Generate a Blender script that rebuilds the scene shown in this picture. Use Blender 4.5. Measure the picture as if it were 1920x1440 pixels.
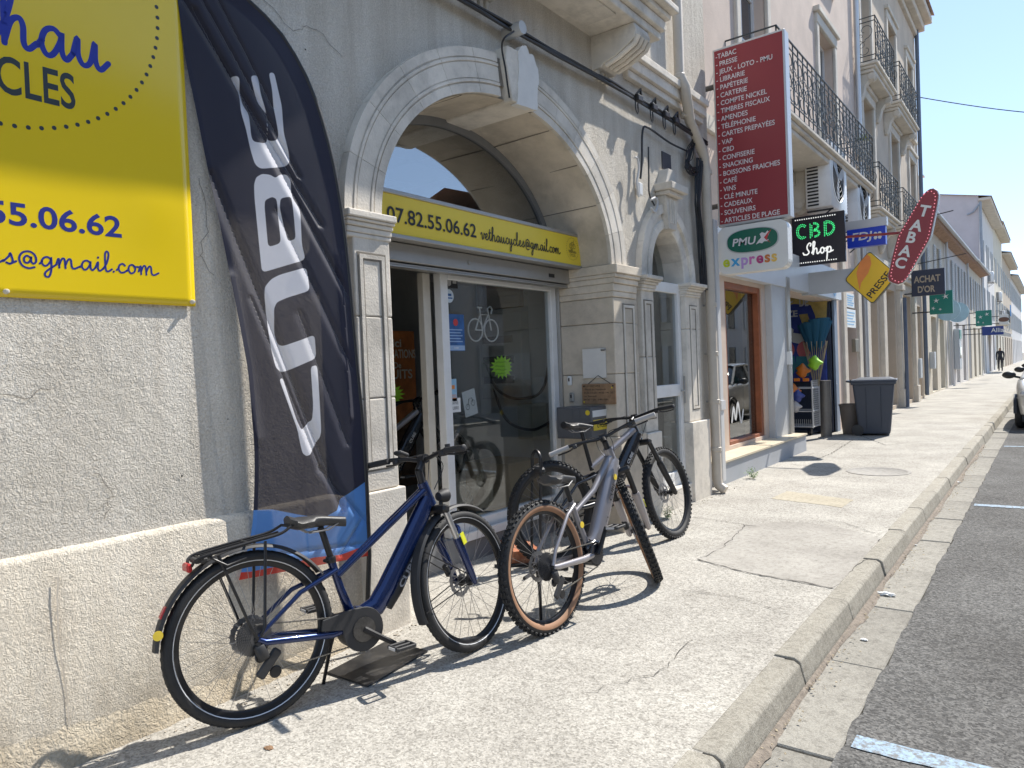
import bpy, bmesh, math, random
import numpy as np
from mathutils import Vector, Matrix, Euler
from mathutils.geometry import tessellate_polygon
random.seed(7)
rad = math.radians
for o in list(bpy.data.objects): bpy.data.objects.remove(o)
scene = bpy.context.scene
COL = scene.collection

# ------------------------------------------------------------------ camera
FPX, CAMH = 1340.0, 1.42
_Y = Vector((1975-960, 655-720, FPX)).normalized()
_dn = _Y.cross(Vector((1, -0.04, 0))).normalized()
if _dn.y < 0: _dn = -_dn
_Z = -_dn; _X = _Y.cross(_Z)
R3 = Matrix((_X, _Y, _Z))                       # world = R3 @ (right, down, forward)
cam_d = bpy.data.cameras.new('camera'); cam = bpy.data.objects.new('camera', cam_d); COL.objects.link(cam)
cam_d.sensor_width = 36; cam_d.sensor_fit = 'HORIZONTAL'; cam_d.lens = FPX/1920*36; cam_d.clip_end = 3000; cam_d.clip_start = .05
rt, dnv, fw = R3.col[0], R3.col[1], R3.col[2]
mm = Matrix.Identity(4)
for i in range(3):
    mm[i][0] = rt[i]; mm[i][1] = -dnv[i]; mm[i][2] = -fw[i]
mm[2][3] = CAMH
cam.matrix_world = mm
scene.camera = cam

# ------------------------------------------------------------------ sky, sun, exposure
SX, SY = 0.25, 0.80                              # shadow run per metre of height (towards -x, -y)
sun_dir = Vector((SX, SY, 1)).normalized()
w = bpy.data.worlds.new('World'); scene.world = w; w.use_nodes = True
nt = w.node_tree; nt.nodes.clear()
sky = nt.nodes.new('ShaderNodeTexSky'); sky.sky_type = 'NISHITA'; sky.sun_disc = False
sky.sun_elevation = math.asin(sun_dir.z); sky.sun_rotation = math.atan2(sun_dir.x, sun_dir.y)
sky.air_density = 0.6; sky.dust_density = 0.0; sky.ozone_density = 5.0
bgn = nt.nodes.new('ShaderNodeBackground'); bgn.inputs[1].default_value = 0.15
outn = nt.nodes.new('ShaderNodeOutputWorld')
gam = nt.nodes.new('ShaderNodeGamma'); gam.inputs[1].default_value = 0.6       # softens the contrast of the whole sky evenly
nt.links.new(sky.outputs[0], gam.inputs[0]); nt.links.new(gam.outputs[0], bgn.inputs[0]); nt.links.new(bgn.outputs[0], outn.inputs[0])
sl = bpy.data.lights.new('sun', 'SUN'); sl.energy = 2.1; sl.angle = rad(0.53); sl.color = (1, .95, .87)
so = bpy.data.objects.new('sun', sl); COL.objects.link(so)
so.rotation_euler = (-sun_dir).to_track_quat('-Z', 'Y').to_euler()
scene.view_settings.view_transform = 'Standard'; scene.view_settings.look = 'None'
scene.view_settings.exposure = 1.85; scene.view_settings.gamma = 1
scene.view_settings.use_curve_mapping = False

# ------------------------------------------------------------------ pixel -> place
def ray(px, py): return R3 @ Vector((px-960, py-720, FPX))
CP = Vector((0, 0, CAMH))
def atx(px, py, x): d = ray(px, py); return CP + d*(x/d.x)
def aty(px, py, y): d = ray(px, py); return CP + d*(y/d.y)
def atz(px, py, z=0.0): d = ray(px, py); return CP + d*((z-CAMH)/d.z)
def atplane(px, py, o, n):
    d = ray(px, py); return CP + d*((Vector(o)-CP).dot(n)/d.dot(n))

# ------------------------------------------------------------------ materials
MATS = {}
def nodes_of(name):
    m = bpy.data.materials.new(name); m.use_nodes = True
    n = m.node_tree.nodes; l = m.node_tree.links
    return m, n, l, n['Principled BSDF']
def mat(name, col, rough=.6, metal=0, var=.12, vscale=4., bump=0., bscale=60., spec=.5, coat=0., dirt=None, dscale=2., damt=.5, dpos=(.48, .75), orand=0.):
    """plain procedural material: base colour with two octaves of noise, optional dirt blotches and fine relief"""
    if name in MATS: return MATS[name]
    m, n, l, b = nodes_of(name)
    b.inputs['Roughness'].default_value = rough; b.inputs['Metallic'].default_value = metal
    b.inputs['Specular IOR Level'].default_value = spec; b.inputs['Coat Weight'].default_value = coat
    if coat: b.inputs['Coat Roughness'].default_value = .06
    tc = n.new('ShaderNodeTexCoord')
    c = (*col, 1)
    if var > 0:
        nz = n.new('ShaderNodeTexNoise'); nz.inputs['Scale'].default_value = vscale; nz.inputs['Detail'].default_value = 8; nz.inputs['Roughness'].default_value = .65
        l.new(tc.outputs['Object'], nz.inputs['Vector'])
        r = n.new('ShaderNodeValToRGB')
        r.color_ramp.elements[0].position = .3; r.color_ramp.elements[1].position = .72
        r.color_ramp.elements[0].color = (*[x*(1-var) for x in col], 1); r.color_ramp.elements[1].color = (*[min(1, x*(1+var)) for x in col], 1)
        l.new(nz.outputs['Fac'], r.inputs['Fac']); last = r.outputs['Color']
        if dirt:
            n2 = n.new('ShaderNodeTexNoise'); n2.inputs['Scale'].default_value = dscale; n2.inputs['Detail'].default_value = 10; n2.inputs['Roughness'].default_value = .7
            l.new(tc.outputs['Object'], n2.inputs['Vector'])
            r2 = n.new('ShaderNodeValToRGB'); r2.color_ramp.elements[0].position = dpos[0]; r2.color_ramp.elements[1].position = dpos[1]
            r2.color_ramp.elements[0].color = (0, 0, 0, 1); r2.color_ramp.elements[1].color = (damt, damt, damt, 1)
            l.new(n2.outputs['Fac'], r2.inputs['Fac'])
            mx = n.new('ShaderNodeMix'); mx.data_type = 'RGBA'
            l.new(r2.outputs['Color'], mx.inputs[0]); l.new(last, mx.inputs[6]); mx.inputs[7].default_value = (*dirt, 1)
            last = mx.outputs[2]
        if orand:                                             # each block a little lighter or darker than the next
            oi = n.new('ShaderNodeObjectInfo'); mr = n.new('ShaderNodeMapRange'); mr.inputs[3].default_value = 1-orand; mr.inputs[4].default_value = 1+orand*.6; l.new(oi.outputs['Random'], mr.inputs[0])
            hs = n.new('ShaderNodeHueSaturation'); l.new(mr.outputs[0], hs.inputs['Value']); l.new(last, hs.inputs['Color']); last = hs.outputs[0]
        l.new(last, b.inputs['Base Color'])
    else: b.inputs['Base Color'].default_value = c
    if bump > 0:
        nb = n.new('ShaderNodeTexNoise'); nb.inputs['Scale'].default_value = bscale; nb.inputs['Detail'].default_value = 5
        l.new(tc.outputs['Object'], nb.inputs['Vector'])
        bp = n.new('ShaderNodeBump'); bp.inputs['Strength'].default_value = bump; bp.inputs['Distance'].default_value = .01
        l.new(nb.outputs['Fac'], bp.inputs['Height']); l.new(bp.outputs['Normal'], b.inputs['Normal'])
    MATS[name] = m; return m

def mat_glass(name, tint=(.9, .95, .95), refl=.12, rough=0.0):
    if name in MATS: return MATS[name]
    m, n, l, b = nodes_of(name); n.remove(b)
    tr = n.new('ShaderNodeBsdfTransparent'); tr.inputs[0].default_value = (*tint, 1)
    gl = n.new('ShaderNodeBsdfGlossy'); gl.inputs['Roughness'].default_value = rough
    lw = n.new('ShaderNodeLayerWeight'); lw.inputs[0].default_value = .5          # 1 - cos of the viewing angle, the same on both faces
    pw = n.new('ShaderNodeMath'); pw.operation = 'POWER'; pw.inputs[1].default_value = 5; l.new(lw.outputs['Facing'], pw.inputs[0])
    ad = n.new('ShaderNodeMath'); ad.operation = 'MULTIPLY_ADD'; ad.use_clamp = True; ad.inputs[1].default_value = .96; ad.inputs[2].default_value = .04+refl
    mx = n.new('ShaderNodeMixShader'); l.new(pw.outputs[0], ad.inputs[0]); l.new(ad.outputs[0], mx.inputs[0])
    l.new(tr.outputs[0], mx.inputs[1]); l.new(gl.outputs[0], mx.inputs[2]); l.new(mx.outputs[0], n['Material Output'].inputs[0])
    MATS[name] = m; return m

def mat_emit(name, col, s):
    m, n, l, b = nodes_of(name); b.inputs['Base Color'].default_value = (*col, 1)
    b.inputs['Emission Color'].default_value = (*col, 1); b.inputs['Emission Strength'].default_value = s
    MATS[name] = m; return m

def mat_stucco(name, col, col2, scale=38., bump=1.0, dist=.02, low_stain=None, smooth_above=None):
    """rough-cast render: trowelled worm-like relief, patchy colour; optional stains near the ground"""
    m, n, l, b = nodes_of(name); b.inputs['Roughness'].default_value = .95; b.inputs['Specular IOR Level'].default_value = .15
    tc = n.new('ShaderNodeTexCoord'); co = tc.outputs['Object']
    def noise(s, d=6, r=.6, dist=0.):
        z = n.new('ShaderNodeTexNoise'); z.inputs['Scale'].default_value = s; z.inputs['Detail'].default_value = d
        z.inputs['Roughness'].default_value = r; z.inputs['Distortion'].default_value = dist; l.new(co, z.inputs['Vector']); return z.outputs['Fac']
    def ramp(f, p0, p1, c0, c1):
        r = n.new('ShaderNodeValToRGB'); e = r.color_ramp.elements; e[0].position = p0; e[1].position = p1
        e[0].color = (*c0, 1); e[1].color = (*c1, 1); l.new(f, r.inputs['Fac']); return r.outputs['Color']
    def mix(f, a, bb, blend='MIX'):
        x = n.new('ShaderNodeMix'); x.data_type = 'RGBA'; x.blend_type = blend
        if isinstance(f, float): x.inputs[0].default_value = f
        else: l.new(f, x.inputs[0])
        for k, v in ((6, a), (7, bb)):
            if isinstance(v, tuple): x.inputs[k].default_value = (*v, 1)
            else: l.new(v, x.inputs[k])
        return x.outputs[2]
    c = ramp(noise(2.2, 8, .7), .35, .68, col, col2)
    fine = ramp(noise(110, 4, .6), .35, .7, (.78, .77, .76), (1.08, 1.08, 1.08))
    c = mix(1.0, c, fine, 'MULTIPLY')
    # rain runs: noise drawn out vertically
    mp = n.new('ShaderNodeMapping'); mp.inputs['Scale'].default_value = (3, 5, .35); l.new(co, mp.inputs['Vector'])
    zs_ = n.new('ShaderNodeTexNoise'); zs_.inputs['Scale'].default_value = 1.6; zs_.inputs['Detail'].default_value = 7; zs_.inputs['Roughness'].default_value = .65; l.new(mp.outputs[0], zs_.inputs['Vector'])
    c = mix(1.0, c, ramp(zs_.outputs['Fac'], .3, .62, (.84, .82, .79), (1.04, 1.04, 1.03)), 'MULTIPLY')
    c = mix(1.0, c, ramp(noise(.7, 5, .6), .35, .6, (.88, .87, .85), (1.03, 1.03, 1.03)), 'MULTIPLY')
    # small dark pits
    vo = n.new('ShaderNodeTexVoronoi'); vo.inputs['Scale'].default_value = 9; l.new(co, vo.inputs['Vector'])
    pit = ramp(vo.outputs['Distance'], .012, .03, (.25, .22, .2), (1, 1, 1))
    c = mix(1.0, c, pit, 'MULTIPLY')
    if low_stain:
        sp = n.new('ShaderNodeSeparateXYZ'); l.new(co, sp.inputs[0])
        ad = n.new('ShaderNodeMath'); ad.operation = 'MULTIPLY_ADD'; l.new(noise(2.5, 8, .7), ad.inputs[0]); ad.inputs[1].default_value = -.9; l.new(sp.outputs['Z'], ad.inputs[2])
        mr = n.new('ShaderNodeMapRange'); mr.inputs[1].default_value = -.58; mr.inputs[2].default_value = -.20; mr.inputs[3].default_value = .8; mr.inputs[4].default_value = 0
        l.new(ad.outputs[0], mr.inputs[0]); st = mr.outputs[0]
        c = mix(st, c, low_stain)
    l.new(c, b.inputs['Base Color'])
    h1 = noise(scale, 5, .55, 1.4); h2 = noise(scale*3.2, 4, .5); h3 = noise(scale*.3, 3, .5)
    a1 = n.new('ShaderNodeMath'); a1.operation = 'MULTIPLY_ADD'; l.new(h2, a1.inputs[0]); a1.inputs[1].default_value = .35; l.new(h1, a1.inputs[2])
    a2 = n.new('ShaderNodeMath'); a2.operation = 'MULTIPLY_ADD'; l.new(h3, a2.inputs[0]); a2.inputs[1].default_value = .8; l.new(a1.outputs[0], a2.inputs[2])
    bp = n.new('ShaderNodeBump'); bp.inputs['Strength'].default_value = bump; bp.inputs['Distance'].default_value = dist
    l.new(a2.outputs[0], bp.inputs['Height']); l.new(bp.outputs['Normal'], b.inputs['Normal'])
    MATS[name] = m; return m

def mat_ground(name, base, dark, light, aggr=170., rough=.93, bump=.5, patch=None, specks=.5):
    """concrete / asphalt: exposed aggregate, stains, fine relief"""
    m, n, l, b = nodes_of(name); b.inputs['Roughness'].default_value = rough; b.inputs['Specular IOR Level'].default_value = .25
    tc = n.new('ShaderNodeTexCoord'); co = tc.outputs['Object']
    vo = n.new('ShaderNodeTexVoronoi'); vo.inputs['Scale'].default_value = aggr; l.new(co, vo.inputs['Vector'])
    r = n.new('ShaderNodeValToRGB'); e = r.color_ramp.elements
    e[0].position = 0; e[0].color = (*dark, 1); e[1].position = 1; e[1].color = (*light, 1)
    k = r.color_ramp.elements.new(.5); k.color = (*base, 1)
    sep = n.new('ShaderNodeSeparateColor'); l.new(vo.outputs['Color'], sep.inputs[0]); l.new(sep.outputs[0], r.inputs['Fac'])
    nz = n.new('ShaderNodeTexNoise'); nz.inputs['Scale'].default_value = 1.3; nz.inputs['Detail'].default_value = 10; nz.inputs['Roughness'].default_value = .7; l.new(co, nz.inputs['Vector'])
    r2 = n.new('ShaderNodeValToRGB'); r2.color_ramp.elements[0].position = .35; r2.color_ramp.elements[1].position = .7
    r2.color_ramp.elements[0].color = (.74, .73, .72, 1); r2.color_ramp.elements[1].color = (1.1, 1.1, 1.09, 1); l.new(nz.outputs['Fac'], r2.inputs['Fac'])
    mb = n.new('ShaderNodeMix'); mb.data_type = 'RGBA'; mb.inputs[0].default_value = specks; mb.inputs[6].default_value = (*base, 1); l.new(r.outputs['Color'], mb.inputs[7])
    mx = n.new('ShaderNodeMix'); mx.data_type = 'RGBA'; mx.blend_type = 'MULTIPLY'; mx.inputs[0].default_value = 1; l.new(mb.outputs[2], mx.inputs[6]); l.new(r2.outputs['Color'], mx.inputs[7])
    # scattered dark spots (gum, oil) and streaks
    n3 = n.new('ShaderNodeTexNoise'); n3.inputs['Scale'].default_value = 26; n3.inputs['Detail'].default_value = 6; n3.inputs['Roughness'].default_value = .75; l.new(co, n3.inputs['Vector'])
    r3 = n.new('ShaderNodeValToRGB'); r3.color_ramp.elements[0].position = .3; r3.color_ramp.elements[1].position = .52
    r3.color_ramp.elements[0].color = (.55, .54, .53, 1); r3.color_ramp.elements[1].color = (1, 1, 1, 1); l.new(n3.outputs['Fac'], r3.inputs['Fac'])
    m2 = n.new('ShaderNodeMix'); m2.data_type = 'RGBA'; m2.blend_type = 'MULTIPLY'; m2.inputs[0].default_value = .8; l.new(mx.outputs[2], m2.inputs[6]); l.new(r3.outputs['Color'], m2.inputs[7])
    # trodden gum and drips: sparse round spots of uneven size
    v2 = n.new('ShaderNodeTexVoronoi'); v2.inputs['Scale'].default_value = 2.6; l.new(co, v2.inputs['Vector'])
    r4 = n.new('ShaderNodeValToRGB'); r4.color_ramp.elements[0].position = .035; r4.color_ramp.elements[1].position = .055
    r4.color_ramp.elements[0].color = (.62, .61, .60, 1); r4.color_ramp.elements[1].color = (1, 1, 1, 1); l.new(v2.outputs['Distance'], r4.inputs['Fac'])
    m3 = n.new('ShaderNodeMix'); m3.data_type = 'RGBA'; m3.blend_type = 'MULTIPLY'; m3.inputs[0].default_value = .7; l.new(m2.outputs[2], m3.inputs[6]); l.new(r4.outputs['Color'], m3.inputs[7])
    oi = n.new('ShaderNodeObjectInfo'); mr = n.new('ShaderNodeMapRange'); mr.inputs[3].default_value = .88; mr.inputs[4].default_value = 1.06; l.new(oi.outputs['Random'], mr.inputs[0])
    hs = n.new('ShaderNodeHueSaturation'); l.new(mr.outputs[0], hs.inputs['Value']); l.new(m3.outputs[2], hs.inputs['Color']); l.new(hs.outputs[0], b.inputs['Base Color'])
    nb = n.new('ShaderNodeTexNoise'); nb.inputs['Scale'].default_value = aggr*.8; nb.inputs['Detail'].default_value = 4; l.new(co, nb.inputs['Vector'])
    bp = n.new('ShaderNodeBump'); bp.inputs['Strength'].default_value = bump; bp.inputs['Distance'].default_value = .006
    l.new(nb.outputs['Fac'], bp.inputs['Height']); l.new(bp.outputs['Normal'], b.inputs['Normal'])
    MATS[name] = m; return m

# ------------------------------------------------------------------ mesh builder
class MB:
    def __init__(s, M=None): s.v = []; s.f = []; s.M = M or Matrix.Identity(4)
    def add(s, vs, fs):
        k = len(s.v); s.v += [tuple(s.M @ Vector(p)) for p in vs]; s.f += [tuple(i+k for i in f) for f in fs]; return s
    def box(s, c, d, rot=None, ch=0.0):
        x, y, z = d[0]/2, d[1]/2, d[2]/2
        if ch > 0:
            vs = []; 
            for sz in (-1, 1):
                for sy in (-1, 1):
                    for sx in (-1, 1):
                        vs += [(sx*(x-ch), sy*(y-ch), sz*z), (sx*(x-ch), sy*y, sz*(z-ch)), (sx*x, sy*(y-ch), sz*(z-ch))]
            bmx = bmesh.new(); bv = [bmx.verts.new(q) for q in vs]
            bmesh.ops.convex_hull(bmx, input=bv); bmx.verts.index_update(); bmx.verts.ensure_lookup_table()
            bmesh.ops.dissolve_limit(bmx, angle_limit=.01, verts=bmx.verts, edges=bmx.edges)
            bmx.verts.index_update()
            vs = [q.co.copy() for q in bmx.verts]; fs = [tuple(q.index for q in f.verts) for f in bmx.faces]; bmx.free()
        else:
            vs = [(a, b, e) for e in (-z, z) for b in (-y, y) for a in (-x, x)]
            fs = [(0, 2, 3, 1), (4, 5, 7, 6), (0, 1, 5, 4), (2, 6, 7, 3), (0, 4, 6, 2), (1, 3, 7, 5)]
        m = Matrix.Translation(c) @ (rot.to_4x4() if rot else Matrix.Identity(4))
        return s.add([m @ Vector(p) for p in vs], fs)
    def lim(s, x0, x1, y0, y1, z0, z1, ch=0.):
        return s.box(((x0+x1)/2, (y0+y1)/2, (z0+z1)/2), (abs(x1-x0), abs(y1-y0), abs(z1-z0)), None, ch)
    def tube(s, pts, r, n=8, closed=False, wx=1.0, caps=True):
        P = [Vector(p) for p in pts]; k = len(P)
        rs = r if isinstance(r, (list, tuple)) else [r]*k
        T = []
        for i in range(k):
            a = P[(i-1) % k] if (closed or i > 0) else P[i]; b = P[(i+1) % k] if (closed or i < k-1) else P[i]
            t = b-a; T.append(t.normalized() if t.length > 1e-9 else Vector((0, 0, 1)))
        up = Vector((1, 0, 0)) if abs(T[0].x) < .9 else Vector((0, 0, 1))
        nrm = (up - T[0]*up.dot(T[0])).normalized()
        vs = []
        for i in range(k):
            nrm = nrm - T[i]*nrm.dot(T[i])
            nrm = nrm.normalized() if nrm.length > 1e-6 else T[i].orthogonal().normalized()
            bi = T[i].cross(nrm)
            for j in range(n):
                a = 2*math.pi*(j+.5)/n
                o = (nrm*math.cos(a) + bi*math.sin(a))*rs[i]
                o.x *= wx
                vs.append(P[i]+o)
        fs = []
        for i in range(k if closed else k-1):
            a = i*n; b = ((i+1) % k)*n
            for j in range(n): fs.append((a+j, a+(j+1) % n, b+(j+1) % n, b+j))
        if caps and not closed: fs += [tuple(range(n-1, -1, -1)), tuple((k-1)*n+j for j in range(n))]
        return s.add(vs, fs)
    def torus(s, R, prof, n=48, axis='x', a0=0., a1=None):
        """sweep a closed profile [(radial offset, axial offset)] round an axis through the origin"""
        full = a1 is None; a1 = 2*math.pi if full else a1
        vs = []; m = len(prof); k = n if full else n+1
        for i in range(k):
            a = a0+(a1-a0)*i/n; c, q = math.cos(a), math.sin(a)
            for (dr, da) in prof:
                rr = R+dr; vs.append((da, rr*c, rr*q) if axis == 'x' else (rr*c, rr*q, da))
        fs = []
        for i in range(n):
            A = i*m; B = ((i+1) % k)*m
            for j in range(m): fs.append((A+j, A+(j+1) % m, B+(j+1) % m, B+j))
        if not full: fs += [tuple(range(m)), tuple(n*m+j for j in range(m-1, -1, -1))]
        return s.add(vs, fs)
    def lathe(s, prof, n=20, axis='z', c=(0, 0, 0)):
        vs = []; m = len(prof); c = Vector(c)
        for i in range(n):
            a = 2*math.pi*i/n; q, p = math.cos(a), math.sin(a)
            for (r, h) in prof:
                vs.append(c+Vector({'z': (r*q, r*p, h), 'x': (h, r*q, r*p), 'y': (r*p, h, r*q)}[axis]))
        fs = []
        for i in range(n):
            A = i*m; B = ((i+1) % n)*m
            for j in range(m-1): fs.append((A+j, B+j, B+j+1, A+j+1))
        if prof[0][0] > 1e-6: fs.append(tuple(i*m for i in range(n))[::-1])
        if prof[-1][0] > 1e-6: fs.append(tuple(i*m+m-1 for i in range(n)))
        return s.add(vs, fs)
    def prism(s, poly, o, ax, ay, depth):
        """extrude a polygon [(a,b)] lying at o + a*ax + b*ay along ax x ay by depth (0 = sheet)"""
        ax = Vector(ax); ay = Vector(ay); nz = ax.cross(ay).normalized(); o = Vector(o); k = len(poly)
        fr = [o+ax*a+ay*b+nz*depth for a, b in poly]
        tri = tessellate_polygon([[Vector((a, b, 0)) for a, b in poly]])
        def orient(t):
            (x0, y0), (x1, y1), (x2, y2) = (poly[i] for i in t)
            return t if (x1-x0)*(y2-y0)-(x2-x0)*(y1-y0) > 0 else t[::-1]
        tri = [orient(tuple(t)) for t in tri]
        if depth == 0: return s.add(fr, tri)
        bk = [o+ax*a+ay*b for a, b in poly]
        fs = tri + [tuple(i+k for i in t[::-1]) for t in tri]
        area = sum(poly[i][0]*poly[(i+1) % k][1]-poly[(i+1) % k][0]*poly[i][1] for i in range(k))
        for i in range(k):
            j = (i+1) % k; q = (i, i+k, j+k, j)
            fs.append(q if area > 0 else q[::-1])
        return s.add(fr+bk, fs)
    def build(s, name, m, parent=None, smooth=False, kind=None, label=None):
        me = bpy.data.meshes.new(name); me.from_pydata(s.v, [], s.f)
        me.materials.append(m)
        if smooth:
            me.polygons.foreach_set('use_smooth', [True]*len(me.polygons))
            try: me.set_sharp_from_angle(angle=rad(smooth if smooth is not True else 40))
            except Exception: pass
        me.update()
        o = bpy.data.objects.new(name, me); COL.objects.link(o)
        if parent is not None: o.parent = parent
        if kind: o['kind'] = kind
        if label: o['label'] = label
        return o

def tag(o, label=None, cat=None, group=None, kind=None):
    for k, v in (('label', label), ('category', cat), ('group', group), ('kind', kind)):
        if v: o[k] = v
    return o
def thing(name, label, cat, loc=(0, 0, 0), rot=(0, 0, 0), group=None, kind=None):
    o = bpy.data.objects.new(name, None); COL.objects.link(o); o.location = loc; o.rotation_euler = rot; o.empty_display_size = .1
    return tag(o, label, cat, group, kind)
def struct(name):
    o = bpy.data.objects.new(name, None); COL.objects.link(o); o['kind'] = 'structure'; return o
def local(root):
    """builder whose coordinates are given in the world but stored relative to an unrotated root"""
    return MB(Matrix.Translation(-Vector(root.location)))
def copy_tree(o, parent=None):
    c = o.copy(); COL.objects.link(c); c.parent = parent
    if parent is not None: c.matrix_parent_inverse = o.matrix_parent_inverse.copy()
    for ch in o.children: copy_tree(ch, c)
    return c
def bevel(o, wd=.006, seg=2):
    b = o.modifiers.new('bevel', 'BEVEL'); b.width = wd; b.segments = seg; b.limit_method = 'ANGLE'; b.angle_limit = rad(40); return o

# ------------------------------------------------------------------ lettering
_TC = {}
def text_geo(s, bold=0.):
    if (s, bold) in _TC: return _TC[(s, bold)]
    cu = bpy.data.curves.new('t', 'FONT'); cu.body = s; cu.size = 1; cu.offset = bold; cu.resolution_u = 4; cu.fill_mode = 'FRONT'
    ob = bpy.data.objects.new('t', cu); me = bpy.data.meshes.new_from_object(ob)
    v = [tuple(p.co) for p in me.vertices]; f = [tuple(p.vertices) for p in me.polygons]
    bpy.data.objects.remove(ob); bpy.data.curves.remove(cu); bpy.data.meshes.remove(me)
    if v:
        x0 = min(p[0] for p in v); x1 = max(p[0] for p in v); y0 = min(p[1] for p in v); y1 = max(p[1] for p in v)
    else: x0 = x1 = y0 = y1 = 0
    _TC[(s, bold)] = (v, f, (x0, x1, y0, y1)); return _TC[(s, bold)]
def put_text(mb, s, o, ax, ay, h=None, wdt=None, bold=.01, shear=0., lift=.004):
    """flat letters: lower-left at o, along ax, up ay; scaled to height h of the ink and (or) width wdt"""
    v, f, (x0, x1, y0, y1) = text_geo(s, bold)
    ax = Vector(ax).normalized(); ay = Vector(ay).normalized(); nz = ax.cross(ay).normalized(); o = Vector(o)
    sy = h/(y1-y0) if h else wdt/(x1-x0); sx = wdt/(x1-x0) if wdt else sy
    mb.add([o+ax*((p[0]-x0)*sx+shear*(p[1]-y0)*sy)+ay*((p[1]-y0)*sy)+nz*lift for p in v], f); return (x1-x0)*sx

# joined-up handwriting: strokes on a grid where a small letter is 1 high
SCR = {
 'v': (1.05, [[(0, .75), (.18, 1), (.3, .85), (.38, .1), (.55, .05), (.8, .6), (.85, 1), (.92, .85), (1.1, .85)]]),
 'e': (.95, [[(0, .25), (.35, .4), (.65, .75), (.5, 1), (.25, .8), (.2, .35), (.4, .02), (.7, .1), (.95, .3)]]),
 't': (.8, [[(0, .3), (.3, .9), (.42, 1.8), (.34, .8), (.36, .15), (.55, .02), (.8, .25)], [(.1, 1.15), (.75, 1.25)]]),
 'h': (1.3, [[(0, .25), (.3, .9), (.55, 1.9), (.4, 2.2), (.25, 1.8), (.22, .0)], [(.22, .1), (.45, .8), (.72, 1), (.85, .75), (.85, .2), (1.0, .02), (1.3, .3)]]),
 'a': (1.25, [[(.85, .8), (.6, 1), (.3, .85), (.15, .4), (.3, .03), (.55, .1), (.82, .6), (.88, .95), (.86, .3), (1.0, .02), (1.25, .3)], [(0, .25), (.18, .5)]]),
 'u': (1.35, [[(0, .3), (.2, .95), (.2, .35), (.38, .02), (.65, .2), (.85, .95), (.85, .3), (1.02, .02), (1.35, .35)]]),
 'c': (.9, [[(.75, .82), (.55, 1), (.28, .82), (.18, .4), (.35, .03), (.65, .08), (.9, .3)], [(0, .25), (.2, .5)]]),
 'y': (1.25, [[(0, .3), (.2, .95), (.2, .4), (.38, .05), (.65, .25), (.85, .95), (.82, -.3), (.62, -1.0), (.35, -.9), (.5, -.4), (1.25, .3)]]),
 'l': (.75, [[(0, .25), (.35, 1.0), (.52, 1.9), (.38, 2.2), (.22, 1.8), (.22, .3), (.4, .02), (.75, .3)]]),
 's': (.9, [[(0, .2), (.4, .75), (.5, 1.05), (.6, .7), (.65, .25), (.45, 0), (.2, .1)], [(.45, .0), (.9, .3)]]),
 'g': (1.25, [[(.85, .8), (.6, 1), (.3, .85), (.15, .45), (.3, .1), (.55, .15), (.82, .6), (.88, .95), (.84, -.3), (.64, -1.0), (.36, -.95), (.45, -.5), (1.25, .3)], [(0, .25), (.18, .5)]]),
 'm': (1.85, [[(0, .3), (.2, .95), (.22, .0)], [(.22, .3), (.45, .92), (.65, .9), (.7, .0)], [(.7, .3), (.95, .92), (1.15, .9), (1.2, .2), (1.4, .02), (1.85, .3)]]),
 'i': (.65, [[(0, .3), (.25, .95), (.22, .25), (.38, .02), (.65, .3)], [(.26, 1.4), (.28, 1.48)]]),
 'o': (1.05, [[(.5, 1), (.25, .85), (.15, .4), (.35, .02), (.65, .2), (.75, .6), (.55, .98), (.75, .8), (1.05, .8)], [(0, .25), (.18, .5)]]),
 '.': (.4, [[(.12, .02), (.16, .08)]]),
 '@': (1.7, [[(1.05, .75), (.8, .95), (.58, .7), (.6, .3), (.85, .25), (1.05, .6), (1.1, .9), (1.08, .4), (1.25, .2), (1.45, .5), (1.35, 1.1), (.95, 1.4), (.45, 1.2), (.22, .6), (.4, -.05), (.85, -.3), (1.3, -.15)]]),
 'S': (1.3, [[(0, .1), (.5, .05), (.85, .45), (.6, .95), (.55, 1.5), (.9, 2.0), (1.2, 1.85), (1.1, 1.5)], [(0, .1), (-.15, .4)]]),
 'p': (1.15, [[(0, .3), (.25, 1.05), (.2, 0), (.1, -1.1)], [(.22, .5), (.45, .95), (.75, .9), (.8, .4), (.55, .05), (.3, .15)], [(.55, .05), (1.15, .3)]]),
}
def catmull(p, k=6):
    P = [Vector((*q, 0)) if len(q) == 2 else Vector(q) for q in p]
    if len(P) < 3: return P
    P = [P[0]*2-P[1]]+P+[P[-1]*2-P[-2]]; out = []
    for i in range(1, len(P)-2):
        for j in range(k):
            t = j/k; a, b, c, d = P[i-1], P[i], P[i+1], P[i+2]
            out.append(.5*((2*b)+(c-a)*t+(2*a-5*b+4*c-d)*t*t+(3*b-a-3*c+d)*t**3))
    out.append(P[-2]); return out
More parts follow.
